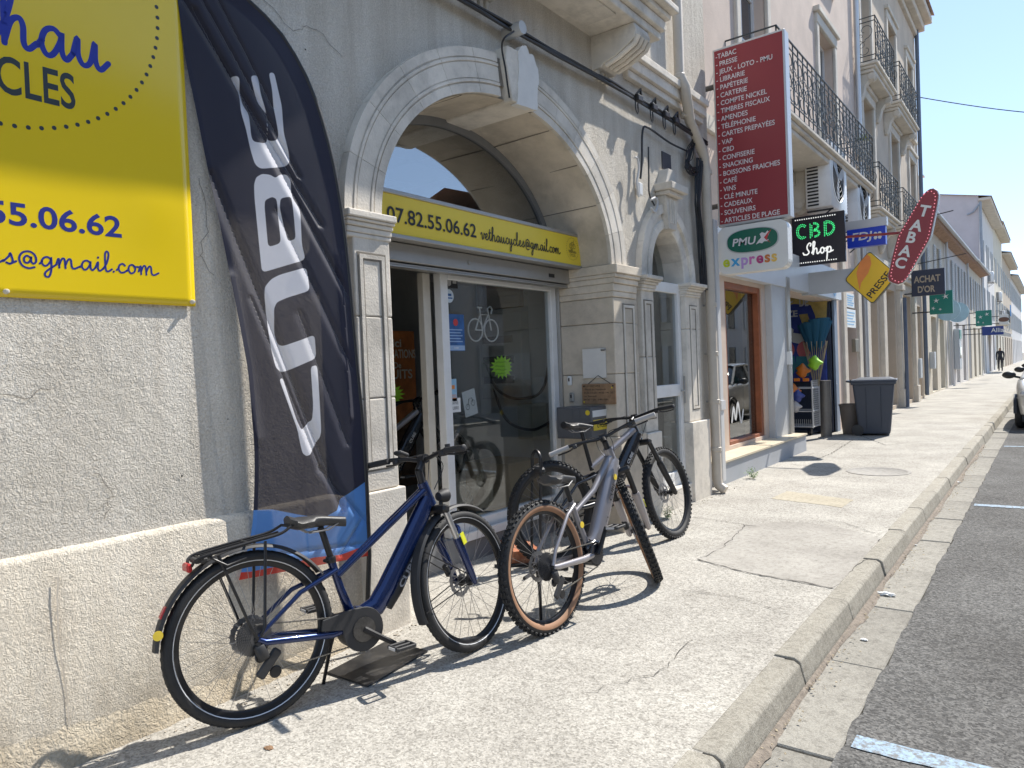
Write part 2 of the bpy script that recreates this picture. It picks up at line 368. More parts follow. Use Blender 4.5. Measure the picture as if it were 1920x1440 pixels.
def ribbon(mb, pts, wd, o, ax, ay, lift=.004, sx=1., sy=1., closed=False):
    """flat pen stroke of constant width"""
    ax = Vector(ax).normalized(); ay = Vector(ay).normalized(); nz = ax.cross(ay).normalized(); o = Vector(o)
    Q = [Vector((p[0]*sx, p[1]*sy, 0)) for p in pts]; k = len(Q); vs = []; fs = []
    for i in range(k):
        a = Q[i-1] if (i > 0 or closed) else Q[i]; b = Q[(i+1) % k] if (i < k-1 or closed) else Q[i]
        t = (b-a); t = t.normalized() if t.length > 1e-9 else Vector((1, 0, 0)); n_ = Vector((-t.y, t.x, 0))*wd/2
        for q in (Q[i]+n_, Q[i]-n_): vs.append(o+ax*q.x+ay*q.y+nz*(lift+.00002*i))
    for i in range(k if closed else k-1):
        j = (i+1) % k; fs.append((2*i, 2*i+1, 2*j+1, 2*j))
    mb.add(vs, fs)
    for e in ((Q[0], Q[-1]) if not closed else ()):
        c = [o+ax*(e.x+wd/2*math.cos(a*math.pi/4))+ay*(e.y+wd/2*math.sin(a*math.pi/4))+nz*lift for a in range(8)]; mb.add(c, [tuple(range(8))])
def script_width(s): return sum(SCR[c][0] for c in s)
def put_script(mb, s, o, ax, ay, xh, wdt, pen, lift=.004):
    sx = wdt/script_width(s); x = 0
    for c in s:
        adv, st = SCR[c]
        for q in st: ribbon(mb, catmull([(x+a, b) for a, b in q]), pen, o, ax, ay, lift, sx, xh)
        x += adv
# ================================================================== the setting
m_side = mat_ground('sidewalk concrete', (.43, .41, .37), (.19, .18, .16), (.59, .565, .515), aggr=120, bump=.55, specks=.62)
m_patch = mat_ground('patched concrete', (.40, .38, .345), (.30, .285, .26), (.49, .465, .42), aggr=200, bump=.3, specks=.4)
m_kerb = mat_ground('kerb concrete', (.40, .375, .32), (.22, .21, .18), (.55, .52, .46), aggr=190, bump=.4, specks=.5)
m_gut = mat_ground('gutter concrete', (.33, .315, .28), (.2, .19, .17), (.45, .43, .38), aggr=210, bump=.4, specks=.45)
m_asph = mat_ground('asphalt', (.15, .148, .144), (.06, .06, .06), (.27, .265, .255), aggr=95, bump=1.0, specks=.75)
m_earth = mat('earth', (.22, .20, .16), .95)
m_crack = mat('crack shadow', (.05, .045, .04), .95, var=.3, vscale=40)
m_dirt = mat('gutter dirt', (.22, .185, .15), .95, var=.4, vscale=30, bump=.6, bscale=120)
m_bluep = mat('blue road paint', (.30, .41, .52), .8, var=.25, vscale=60, dirt=(.17, .17, .17), dscale=38, damt=.95, dpos=(.46, .58))

g = MB(); g.add([(-900, -900, -.45), (900, -900, -.45), (900, 900, -.45), (-900, 900, -.45)], [(0, 1, 2, 3)])
tag(g.build('ground', m_earth), kind='structure')
KI, KF, KB, GO = -1.10, -.985, -.945, -.695        # kerb inner edge, kerb front top, kerb foot, gutter outer edge
ZR = -.12
g = MB()
ys = [-12+.1*i for i in range(260)]+[14+4*i for i in range(80)]
vs = []; fs = []
for i, y in enumerate(ys):                          # ragged tar edge against the gutter slabs
    e = GO+random.uniform(-.012, .012) if y < 14 else GO
    vs += [(e, y, ZR+.012), (GO+.02, y, ZR+.012), (2.5, y, ZR+.03), (5.6, y, ZR+.03)]
    if i:
        a = 4*i-4; b = 4*i
        fs += [(a, a+1, b+1, b), (a+1, a+2, b+2, b+1), (a+2, a+3, b+3, b+2)]
g.add(vs, fs); road = g.build('road', m_asph); road['kind'] = 'structure'
for y0, x1 in ((3.03, 1.35), (8.46, 1.35), (13.9, 1.35)):
    g = MB(); n = 40; vs = []; fs = []
    for i in range(n+1):
        x = GO+.03+(x1-GO-.03)*i/n; sk = .05*(x-GO)
        z = ZR+.012+.018*(x-GO)/(2.5-GO)+.004
        vs += [(x, y0-.055+sk*.3+random.uniform(-.006, .006), z), (x, y0+.055+sk*.3+random.uniform(-.006, .006), z)]
        if i: fs.append((2*i-2, 2*i, 2*i+1, 2*i-1))
    g.add(vs, fs); g.build('bay_marking', m_bluep, road)
# sidewalk sheet, running in under the shop front and the doorway
g = MB()
def strip(x0, x1, y0, y1, z, ny):
    for i in range(ny):
        a = y0+(y1-y0)*i/ny; b = y0+(y1-y0)*(i+1)/ny; g.add([(x0, a, z), (x1, a, z), (x1, b, z), (x0, b, z)], [(0, 1, 2, 3)])
strip(-4.6, KI+.05, -6, 130, 0, 20)
sidewalk = g.build('sidewalk', m_side); sidewalk['kind'] = 'structure'
# far sidewalk across the street
g = MB(); g.lim(5.6, 8.2, -12, 130, -.4, 0); g.build('opposite_sidewalk', m_side, None, kind='structure')

def sheet(name, pts, z, m, parent, th=.0025):
    g = MB(); g.prism([(p[0], p[1]) for p in pts], (0, 0, z), (1, 0, 0), (0, 1, 0), th); return g.build(name, m, parent)
def rough_outline(pts, amp=.012, k=10):
    out = []
    for i in range(len(pts)):
        a = Vector(pts[i]); b = Vector(pts[(i+1) % len(pts)])
        for j in range(k):
            p = a.lerp(b, j/k); out.append((p.x+random.uniform(-amp, amp), p.y+random.uniform(-amp, amp)))
    return out
def gp(px, py): q = atz(px, py); return (q.x, q.y)
sheet('concrete_patch', rough_outline([gp(1308, 1050), gp(1395, 985), gp(1470, 978), gp(1560, 985), gp(1648, 1010), gp(1590, 1082), gp(1562, 1104), gp(1405, 1075)]), 0, m_patch, sidewalk)
m_pale = mat_ground('pale mortar patch', (.52, .47, .37), (.44, .40, .31), (.58, .53, .43), aggr=150, bump=.2, specks=.3)
sheet('mortar_patch', rough_outline([gp(1447, 935), gp(1475, 921), gp(1600, 937), gp(1580, 952)], .01), 0, m_pale, sidewalk)
sheet('concrete_patch', rough_outline([gp(1478, 858), gp(1490, 815), gp(1560, 812), gp(1590, 822), gp(1540, 845), gp(1510, 856)], .01), 0, m_patch, sidewalk)
def crack(pts, wd, parent, z=.003, amp=.014):
    P = []
    for i in range(len(pts)-1):
        a = Vector((*pts[i], 0)); b = Vector((*pts[i+1], 0)); k = max(3, int((b-a).length/.05))
        for j in range(k): P.append(a.lerp(b, j/k)+Vector((random.uniform(-amp, amp), random.uniform(-amp, amp), 0)))
    P.append(Vector((*pts[-1], 0)))
    g = MB(); vs = []; fs = []
    for i, p in enumerate(P):
        t = (P[min(i+1, len(P)-1)]-P[max(i-1, 0)]).normalized(); n_ = Vector((-t.y, t.x, 0))*wd*random.uniform(.25, 1)*.5
        vs += [(p.x+n_.x, p.y+n_.y, z), (p.x-n_.x, p.y-n_.y, z)]
        if i: fs.append((2*i-2, 2*i-1, 2*i+1, 2*i))
    g.add(vs, fs); return g.build('crack', m_crack, parent)
for pts, wd in (([(1308, 1050), (1405, 1075), (1490, 1090), (1562, 1104)], .012), ([(1300, 970), (1418, 988)], .010),
                ([(1515, 978), (1580, 980), (1640, 1000)], .008), ([(1395, 985), (1375, 1010), (1350, 1030), (1308, 1050)], .006),
                ([(1283, 1108), (1380, 1120), (1470, 1150)], .006), ([(1480, 858), (1530, 862), (1560, 850)], .014), ([(1560, 850), (1600, 825)], .012),
                ([(1600, 812), (1660, 835), (1730, 828), (1790, 830)], .014), ([(1670, 790), (1750, 795), (1800, 790)], .012), ([(1480, 870), (1535, 878)], .012),
                ([(1480, 905), (1560, 893), (1640, 900)], .008), ([(1590, 1075), (1640, 1040), (1650, 1012)], .01), ([(1100, 1300), (1240, 1260), (1300, 1200)], .004)):
    crack([gp(*p) for p in pts], wd, sidewalk, z=.0065)
# round iron manhole with its ring, near the sign's shadow
g = MB(Matrix.Translation((-1.75, 9.7, 0))); g.lathe([(.36, 0), (.36, .005), (.32, .006), (.315, .002), (.0, .004)], 40)
g.build('manhole_cover', mat('old iron', (.30, .285, .26), .85, 0, .25, 20, .5, 60), sidewalk, smooth=True)

# kerb stones, gutter slabs
kerb = struct('kerb'); src = None
for i in range(74):
    y0 = -2.55+1.0*i
    if src is None or i < 14:
        g = MB(); L = .988; e = random.uniform(-.004, .004)
        prof = [(KI, -.3), (KI, .008+e), (KF-.02, .010+e), (KF+.006, -.006+e), (KB, ZR-.02), (KB, -.3)]
        k = len(prof); vs = [(x, y, z) for y in (0, L) for x, z in prof]
        fs = [(j, (j+1) % k, (j+1) % k+k, j+k) for j in range(k)]+[tuple(range(k))[::-1], tuple(range(k, 2*k))]
        g.add(vs, [f[::-1] for f in fs]); o = g.build('kerb_stone', m_kerb, kerb); bevel(o, .007, 2)
        if i == 13: src = o
    else:
        o = src.copy(); COL.objects.link(o)
    o.location = (random.uniform(-.004, .004), y0, random.uniform(-.003, .003)); o.rotation_euler = (0, 0, random.uniform(-.003, .003))
gutter = struct('gutter'); src = None
for i in range(60):
    y0 = -2.9+.96*i
    if src is None:
        g = MB(); g.lim(KB+.004, GO, 0, .95, -.3, ZR+.012); o = g.build('gutter_slab', m_gut, gutter); bevel(o, .006, 1); src = o
    else: o = src.copy(); COL.objects.link(o)
    o.location = (0, y0, random.uniform(-.005, .003)); o.rotation_euler = (random.uniform(-.004, .004), random.uniform(-.012, .0), 0)
# silt lying along the kerb foot
g = MB(); vs = []; fs = []
for i in range(300):
    y = -1+.05*i; wd = .012+.03*abs(math.sin(y*1.7)+.5*math.sin(y*4.1+1))*random.uniform(.5, 1)
    vs += [(KB-.004, y, ZR+.03), (KB+wd*.5, y, ZR+.024), (KB+wd, y, ZR+.011)]
    if i: fs += [(3*i-3, 3*i-2, 3*i+1, 3*i), (3*i-2, 3*i-1, 3*i+2, 3*i+1)]
g.add(vs, fs); tag(g.build('gutter_silt', m_dirt, None, True), 'brown silt and crumbs lying along the foot of the kerb', 'silt', kind='stuff')
# leaf litter and crumbs in the gutter
g = MB()
for i in range(420):
    y = random.uniform(1.5, 14); x = KB+abs(random.gauss(0, .06))+.005; s_ = random.uniform(.003, .011)
    q = Euler((random.uniform(-.5, .5), random.uniform(-.5, .5), random.uniform(0, 6)))
    g.box((x, y, ZR+.026+s_*.2), (s_, s_*random.uniform(.4, 1.6), .002), q.to_matrix())
tag(g.build('gutter_litter', mat('dry leaf bits', (.42, .35, .24), .9, var=.5, vscale=200)), 'scattered dry leaf bits and crumbs along the gutter', 'litter', kind='stuff')
# gravel crumbs along the wall foot
g = MB()
for i in range(500):
    y = random.uniform(.3, 8); x = -2.94+abs(random.gauss(0, .05)); s_ = random.uniform(.002, .009)
    if 2.9 < y < 5.4: continue
    g.box((x, y, s_*.3), (s_, s_*random.uniform(.6, 1.4), s_*.7), Euler((0, 0, random.uniform(0, 6))).to_matrix())
tag(g.build('wall_foot_crumbs', mat('plaster crumbs', (.42, .37, .30), .95, var=.4, vscale=200)), 'fallen plaster crumbs along the foot of the stucco wall', 'crumbs', kind='stuff')
# crumpled tissue, a small dark pebble, scraps
q = atz(1660, 1116, ZR+.012)
g = MB(); bmx = bmesh.new(); bmesh.ops.create_icosphere(bmx, subdivisions=3, radius=1)
vs = [v.co.copy() for v in bmx.verts]; fs = [tuple(v.index for v in f.verts) for f in bmx.faces]; bmx.free()
def crumple(sx, sy, sz, amp): 
    out = []
    for v in vs:
        k = 1+amp*math.sin(7*v.x+3*v.y)*math.cos(6*v.z+4*v.y)+random.uniform(-amp, amp)*.3
        out.append((v.x*sx*k, v.y*sy*k, (v.z*k+.8)*sz))
    return out
g.add(crumple(.055, .022, .012, .35), fs); o = g.build('paper_tissue', mat('white paper', (.8, .8, .78), .85), None, 60); o.location = (q.x, q.y, ZR+.012)
tag(o, 'crumpled white paper tissue lying in the gutter', 'tissue')
for px, py, s_, lb in ((1717, 1022, .012, 'tiny pale paper scrap just past the tissue in the gutter'), (1620, 1200, .018, 'flat pale paper scrap on the gutter slab before the tissue'), (1795, 905, .03, 'pale paper scrap against the kerb by the second blue bay line'), (1830, 838, .04, 'largest pale paper scrap of the cluster near the white car'), (1815, 843, .035, 'pale paper scrap touching the kerb near the white car'), (1826, 846, .03, 'small pale paper scrap beside the largest one near the white car')):
    q = atz(px, py, ZR+.012); g = MB(); g.add(crumple(s_, s_*.7, s_*.25, .3), fs)
    o = g.build('paper_scrap', MATS['white paper'], None, 60); o.location = (q.x, q.y, ZR+.012)
    tag(o, lb, 'scrap', 'paper scraps in the gutter')
q = atz(504, 1403); g = MB(); g.add(crumple(.02, .014, .003, .3), fs); o = g.build('dry_leaf', mat('brown leaf', (.22, .13, .07), .8), None, 60); o.location = (q.x, q.y, 0)
tag(o, 'small brown dry leaf on the pavement by the blue bicycle', 'leaf')
# weeds
m_weed = mat('weed green', (.10, .20, .035), .6, var=.3, vscale=30)
def weed(c, h, n, spread, label):
    t = thing('weed', label, 'plant', c); g = MB()
    for i in range(n):
        a = random.uniform(0, 6.28); r = random.uniform(.1, 1)*spread; hh = h*random.uniform(.4, 1)
        b = Vector((math.cos(a)*r*.3, math.sin(a)*r*.3, 0)); tip = Vector((math.cos(a)*r, math.sin(a)*r, hh))
        for k in range(5):
            p = b.lerp(tip, (k+1)/5); d = Vector((random.uniform(-1, 1), random.uniform(-1, 1), random.uniform(.1, .9))).normalized()*h*.16
            sd = d.cross(Vector((0, 0, 1)))*.35
            g.add([p, p+d*.5+sd, p+d, p+d*.5-sd], [(0, 1, 2, 3)])
    g.build('leaves', m_weed, t)
    g = MB()
    for i in range(7): a = i*.9; g.tube([(0, 0, 0), (math.cos(a)*spread*.5, math.sin(a)*spread*.5, h*.7)], .0015, 4)
    g.build('stem', m_weed, t)
q = atz(1405, 897); weed((-2.93, q.y*1.0, 0), .13, 40, .11, 'small green weed growing beside the shop window base')
q = atz(1243, 960); weed((-2.86, 6.05, 0), .12, 26, .08, 'small green weed growing at the wall behind the black bicycle wheel')
q = atz(1481, 855); weed((q.x, q.y, 0), .08, 20, .07, 'little green weed at the corner of the tobacco shop doorway')
# ================================================================== the stone house with the bicycle shop
XW = -3.045                                          # stucco plane; mouldings stand proud of it
m_stucco = mat_stucco('rough-cast stucco', (.71, .665, .59), (.81, .765, .69), scale=58, bump=.9, dist=.013)
m_plinth = mat_stucco('plinth render', (.70, .635, .535), (.80, .74, .64), scale=70, bump=.8, dist=.010, low_stain=(.30, .25, .18))
m_stone = mat('limestone', (.73, .675, .59), .9, 0, .14, 3.5, .28, 90, spec=.2, dirt=(.27, .25, .22), dscale=3.2, damt=.65, orand=.12)
m_stone2 = mat('ochre limestone', (.66, .58, .47), .9, 0, .18, 3., .3, 80, spec=.2, dirt=(.30, .26, .20), dscale=2.5, damt=.65, orand=.12)
m_plaster = mat('white plaster', (.74, .72, .68), .85, 0, .06, 8, .25, 30, spec=.2)
m_groove = mat('dark groove', (.24, .215, .18), .95, 0, .25, 12)  # one dark brown for panel grooves, stone joints and wall cracks
m_alu = mat('grey aluminium', (.42, .41, .39), .42, .7, .06, 6)
m_white = mat('white lacquer', (.78, .78, .77), .35, 0, .04, 6, dirt=(.5, .48, .44), dscale=5, damt=.3)
m_cream = mat('cream lacquer', (.62, .58, .50), .4, 0, .06, 6, dirt=(.4, .37, .3), dscale=5, damt=.4)
m_black = mat('black plastic', (.02, .02, .022), .45, 0, .1, 20)
m_glass = mat_glass('shop glass', (.88, .90, .90), .05)
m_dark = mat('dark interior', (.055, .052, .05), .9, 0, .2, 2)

house = thing('stone_house', 'weathered limestone house with a wide arched bicycle shop front and rough stucco wall', 'house', (XW, 4, 0))
def hb(): return local(house)
ARC = dict(yc=4.10, zs=2.30, ai=1.31, bi=1.015, ao=1.575, bo=1.30)
def ell(a, b, n, yc, zs, t0=0., t1=math.pi): return [(yc-a*math.cos(t0+(t1-t0)*i/n), zs+b*math.sin(t0+(t1-t0)*i/n)) for i in range(n+1)]
# ---- stucco wall with its two openings
outer = [(-4.5, .82), (7.82, .82), (7.82, 4.1), (-4.5, 4.1)]
h1 = [(2.70, .815)]+ell(1.40, 1.12, 40, 4.10, 2.30)+[(5.50, .815)]
h2 = [(6.08, .815)]+ell(.50, .62, 24, 6.58, 2.24)+[(7.08, .815)]
outer = [(-4.5, .80), (2.70, .80)]+ell(1.40, 1.12, 40, 4.10, 2.30)+[(5.50, .80), (6.08, .80)]+ell(.50, .62, 24, 6.58, 2.24)+[(7.08, .80), (7.82, .80), (7.82, 4.1), (-4.5, 4.1)]
g = hb(); g.prism([(y, z) for y, z in outer], (XW-.22, 0, 0), (0, 1, 0), (0, 0, 1), .22)
g.build('wall', m_stucco, house)
g = hb(); g.lim(XW-.22, XW, -4.5, 7.82, 4.1, 9.5); g.build('upper_wall', m_stucco, house)
g = hb(); g.lim(XW-7, XW-.22, 7.62, 7.80, 0, 9.5); g.lim(XW-7, XW-.22, -4.5, -4.3, 0, 9.5); g.build('side_wall', m_stucco, house)
g = hb(); g.add([(XW+.25, -4.7, 9.4), (XW+.25, 7.95, 9.4), (XW-4, 7.95, 10.8), (XW-4, -4.7, 10.8), (XW-7.4, 7.95, 9.4), (XW-7.4, -4.7, 9.4)], [(0, 1, 2, 3), (3, 2, 4, 5)])
g.build('roof', mat('clay roof tile', (.42, .28, .20), .9, 0, .3, 6, .6, 12), house)
# ---- plinth under the stucco: a proud band with a worn, uneven lip
def plinth(y0, y1, top=.80):
    g = hb(); n = max(2, int((y1-y0)/.035)); vs = []; fs = []
    for i in range(n+1):
        y = y0+(y1-y0)*i/n; e = .002*math.sin(y*9)+random.uniform(-.003, .003); d = random.uniform(-.003, .003)
        if random.random() < .03: e -= .010; d -= .012
        vs += [(XW+.036+random.uniform(-.003, .003), y, -.05), (XW+.034+random.uniform(-.003, .003), y, .25), (XW+.028+d, y, top-.014+e), (XW+.023+d, y, top-.002+e), (XW+.004, y, top+.012+e*.5), (XW-.03, y, top+.02)]
        if i: fs += [tuple((6*i-6+j, 6*i+j, 6*i+j+1, 6*i-5+j)) for j in range(5)]
    g.add(vs, fs); return g.build('plinth', m_plinth, house, 35)
plinth(-4.5, 2.58); plinth(5.86, 6.0, .80)
g = hb()
for k, y in enumerate((1.085,)):               # old pipe chase scar in the render
    pts = [(y+.01*math.sin(z*9+k), z) for z in [.08+.07*i for i in range(10)]]
    ribbon(g, [(a+random.uniform(-.004, .004), b) for a, b in pts], .006, (XW+.037, 0, 0), (0, 1, 0), (0, 0, 1), .001)
g.build('render_scar', mat('scar shade', (.56, .50, .42), .95, 0, .25, 25), house)
# crumbling skirting where the plaster has come off at the foot
g = hb(); vs = []; fs = []
for i in range(90):
    y = -.6+.036*i; hgt = .10+.05*math.sin(y*2.1)+random.uniform(-.012, .012)
    vs += [(XW+.085+random.uniform(-.008, .008), y, -.01), (XW+.060+random.uniform(-.008, .008), y, hgt*.5), (XW+.030, y, hgt+.02)]
    if i: fs += [(3*i-3, 3*i, 3*i+1, 3*i-2), (3*i-2, 3*i+1, 3*i+2, 3*i-1)]
g.add(vs, fs); g.build('crumbled_skirting', mat_stucco('crumbled skirting', (.54, .48, .38), (.66, .60, .50), scale=40, bump=.9, dist=.014, low_stain=(.32, .26, .18)), house, 35)

# ---- pilasters
def panel_lines(g, y0, y1, z0, z1, x, wd=.010, d=.003):
    for a, b, c, e in ((y0, y0+wd, z0, z1), (y1-wd, y1, z0, z1), (y0+wd, y1-wd, z0, z0+wd), (y0+wd, y1-wd, z1-wd, z1)): g.lim(x-.01, x+d, a, b, c, e)
def blockpile(name, x0, x1, y0, y1, zs, m, parent=house):
    for i in range(len(zs)-1):
        g = hb(); g.lim(x0, x1+random.uniform(-.003, .003), y0+random.uniform(0, .003), y1+random.uniform(-.003, .003), zs[i]+.0015, zs[i+1]-.0015)
        bevel(g.build(name, m, parent), .008, 2)
XR = -3.62                                            # back of the reveals
blockpile('pilaster_block', XR, XW+.06, 2.57, 2.835, [.79, 1.30, 1.75, 2.19], m_stone)
blockpile('plinth_block', XR, XW+.078, 2.555, 2.865, [-.02, .79], m_stone)
blockpile('pilaster_block', XR, XW+.06, 5.405, 5.84, [.82, 1.36, 1.80, 2.02], m_stone2)
blockpile('plinth_block', XR, XW+.10, 5.385, 5.87, [-.02, .82], m_stone2)
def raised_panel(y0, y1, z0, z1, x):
    """dark narrow strips drawn as grooves round a flat panel, with a fine bead between"""
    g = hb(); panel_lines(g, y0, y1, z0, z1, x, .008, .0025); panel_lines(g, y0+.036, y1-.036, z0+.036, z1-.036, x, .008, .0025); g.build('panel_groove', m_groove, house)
    g = hb()
    a = .012
    for q in ((y0+a, y0+.034, z0+a, z1-a), (y1-.034, y1-a, z0+a, z1-a), (y0+.034, y1-.034, z0+a, z0+.034), (y0+.034, y1-.034, z1-.034, z1-a)): g.lim(x-.01, x+.007, *q)
    g.build('panel_bead', m_stone, house)
raised_panel(2.595, 2.80, .90, 2.10, XW+.062)
raised_panel(5.565, 5.79, .92, 1.97, XW+.062)
# moulded imposts: stacked fillets growing outwards
def impost(name, y0, y1, z0, z1, x0, xf, out, m, steps=((0, .018, .18), (.18, .030, .42), (.42, .055, .60), (.60, .085, .72), (.72, .11, 1.0))):
    g = hb()
    for a, o_, b in steps:
        g.lim(x0, xf+o_*out, y0-o_*out*.35, y1+o_*out*.35, z0+(z1-z0)*a+.0005, z0+(z1-z0)*b-.0005)
    return bevel(g.build(name, m, house), .007, 2)
impost('impost', 2.53, 2.845, 2.175, 2.318, XR, XW+.06, .42, m_stone)
impost('impost', 5.40, 5.82, 2.02, 2.295, XR, XW+.06, .55, m_stone2)
# ---- arch: separate voussoirs with a moulded face (two sunk lines) running back to the shop front
arch = hb().add([], []); 
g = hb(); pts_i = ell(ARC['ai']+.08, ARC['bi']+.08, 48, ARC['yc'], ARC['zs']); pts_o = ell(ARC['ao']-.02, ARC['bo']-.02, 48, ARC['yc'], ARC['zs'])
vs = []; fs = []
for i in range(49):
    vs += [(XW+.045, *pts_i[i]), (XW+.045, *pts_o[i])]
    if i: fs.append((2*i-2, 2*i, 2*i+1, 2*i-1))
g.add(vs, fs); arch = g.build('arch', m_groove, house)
def voussoir(t0, t1, par, A, fr, back, m, lines=True, name='voussoir'):
    XF = XW+fr
    if lines: prof = [(0, back), (0, XF), (.20, XF), (.205, XF-.008), (.235, XF-.008), (.24, XF+.004), (.30, XF+.004), (.305, XF-.006), (.325, XF-.006), (.33, XF), (.67, XF), (.675, XF-.006), (.695, XF-.006), (.70, XF+.004), (.76, XF+.004), (.765, XF-.008), (.795, XF-.008), (.80, XF), (1, XF), (1, XW-.1)]
    else: prof = [(0, back), (0, XF-.01), (.06, XF), (.35, XF), (.37, XF-.015), (.62, XF-.015), (.64, XF+.012), (1, XF+.012), (1, XW-.1)]
    n = 8; k = len(prof); vs = []; fs = []; g = hb()
    for i in range(n+1):
        t = t0+(t1-t0)*i/n; c, s_ = math.cos(t), math.sin(t)
        for q, x in prof:
            a = A['ai']+(A['ao']-A['ai'])*q; b = A['bi']+(A['bo']-A['bi'])*q
            vs.append((x, A['yc']-a*c, A['zs']+b*s_))
        if i: fs += [(k*(i-1)+j, k*(i-1)+(j+1) % k, k*i+(j+1) % k, k*i+j) for j in range(k)]
    fs += [tuple(range(k))[::-1], tuple(k*n+j for j in range(k))]
    g.add(vs, fs); return g.build(name, m, par)
cuts = [0, .26, .52, .78, 1.04, 1.28, 1.45]; cuts2 = [1.74, 1.95, 2.16, 2.40, 2.64, 2.90, math.pi]
for cs, mm_ in ((cuts, m_stone), (cuts2, m_stone)):
    for i in range(len(cs)-1): voussoir(cs[i]+.0012, cs[i+1]-.0012, arch, ARC, .06, XR+.0, mm_)
# intrados facing of warmer stone, just under the voussoirs
g = hb(); vs = []; fs = []
E1 = ell(ARC['ai']-.004, ARC['bi']-.004, 60, ARC['yc'], ARC['zs'])
for i, (y, z) in enumerate(E1):
    vs += [(XW+.03, y, z), (XR, y, z)]
    if i: fs.append((2*i-2, 2*i-1, 2*i+1, 2*i))
g.add(vs, fs); g.build('soffit', m_stone2, arch, True)
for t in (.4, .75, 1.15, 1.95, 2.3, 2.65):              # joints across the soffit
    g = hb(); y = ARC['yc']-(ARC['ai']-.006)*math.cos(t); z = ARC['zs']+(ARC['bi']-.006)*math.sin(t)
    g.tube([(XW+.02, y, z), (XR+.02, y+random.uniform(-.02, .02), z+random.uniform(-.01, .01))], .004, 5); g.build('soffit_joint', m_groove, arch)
# keystone: a tapering block, its face patched with smooth plaster
ky = hb(); P8 = [(4.02, 3.29), (4.29, 3.29), (4.31, 3.58), (4.28, 3.66), (3.98, 3.66), (3.96, 3.56)]
ky.prism(P8, (XR, 0, 0), (0, 1, 0), (0, 0, 1), XW+.10-XR); keystone = bevel(ky.build('keystone', m_stone, house), .012, 2)
pt = [(4.07, 3.28), (4.315, 3.30), (4.32, 3.44), (4.345, 3.52), (4.335, 3.60), (4.28, 3.69), (4.235, 3.68), (4.20, 3.73), (4.14, 3.70), (4.10, 3.655), (4.105, 3.55), (4.085, 3.42)]
ppt = rough_outline([(a, b) for a, b in pt], .006, 4)
g = hb(); g.prism(ppt, (XW+.05, 0, 0), (0, 1, 0), (0, 0, 1), .056); g.build('plaster_patch', m_plaster, keystone)
# pvc overflow pipe above the keystone
g = hb(); g.tube([(XW-.05, 4.09, 3.80), (XW+.16, 4.09, 3.80)], .045, 18); g.build('overflow_pipe', mat('grey pvc', (.50, .50, .49), .45), house, 40)

# ---- small arched doorway
DA = dict(yc=6.58, zs=2.25, ai=.365, bi=.50, ao=.62, bo=.74)
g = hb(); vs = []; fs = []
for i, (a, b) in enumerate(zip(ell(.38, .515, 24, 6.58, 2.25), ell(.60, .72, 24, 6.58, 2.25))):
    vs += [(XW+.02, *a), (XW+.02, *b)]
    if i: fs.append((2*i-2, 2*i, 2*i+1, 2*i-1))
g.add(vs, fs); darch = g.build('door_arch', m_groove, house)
for t0, t1 in ((0, .45), (.45, .9), (.9, 1.38), (1.76, 2.24), (2.24, 2.69), (2.69, math.pi)): voussoir(t0+.002, t1-.002, darch, DA, .05, XW-.24, m_stone, False)
blockpile('door_pilaster', XW-.24, XW+.05, 5.965, 6.215, [.80, 1.5, 2.12], m_stone)
blockpile('door_pilaster', XW-.24, XW+.05, 6.945, 7.29, [.82, 1.78, 2.12], m_stone)
blockpile('plinth_block', XW-.24, XW+.08, 5.93, 6.225, [-.02, .80], m_stone)
blockpile('plinth_block', XW-.24, XW+.085, 6.935, 7.40, [-.02, .82], m_stone)
impost('impost', 5.955, 6.225, 2.115, 2.25, XW-.24, XW+.05, .8, m_stone); impost('impost', 6.935, 7.30, 2.115, 2.25, XW-.24, XW+.05, .8, m_stone)
raised_panel(6.0, 6.18, .92, 2.03, XW+.052); raised_panel(7.03, 7.22, .94, 2.03, XW+.052)
g = hb(); g.prism([(6.51, 2.74), (6.68, 2.74), (6.74, 3.06), (6.45, 3.06)], (XW-.1, 0, 0), (0, 1, 0), (0, 0, 1), .20)
g.lim(XW, XW+.15, 6.43, 6.76, 3.06, 3.10); g.lim(XW, XW+.19, 6.40, 6.79, 3.10, 3.17); g.prism([(6.46, 3.17), (6.74, 3.17), (6.66, 3.33), (6.54, 3.33)], (XW-.02, 0, 0), (0, 1, 0), (0, 0, 1), .12)
dk = bevel(g.build('door_keystone', m_stone, house), .008, 2)
g = hb(); 
for k in range(3): g.lim(XW+.09, XW+.108, 6.535+.045*k, 6.555+.045*k, 2.80, 3.03)
g.build('flute', m_stone, dk)
g = hb(); g.lim(XW-.02, XW+.012, 6.60, 6.80, 3.36, 3.53); g.build('house_plaque', mat('slate plaque', (.06, .06, .07), .6), house)
# the doorway's stone step
g = hb(); g.lim(XW-.4, XW+.06, 6.16, 7.0, -.02, .20); bevel(g.build('door_step', m_stone, house), .015, 2)
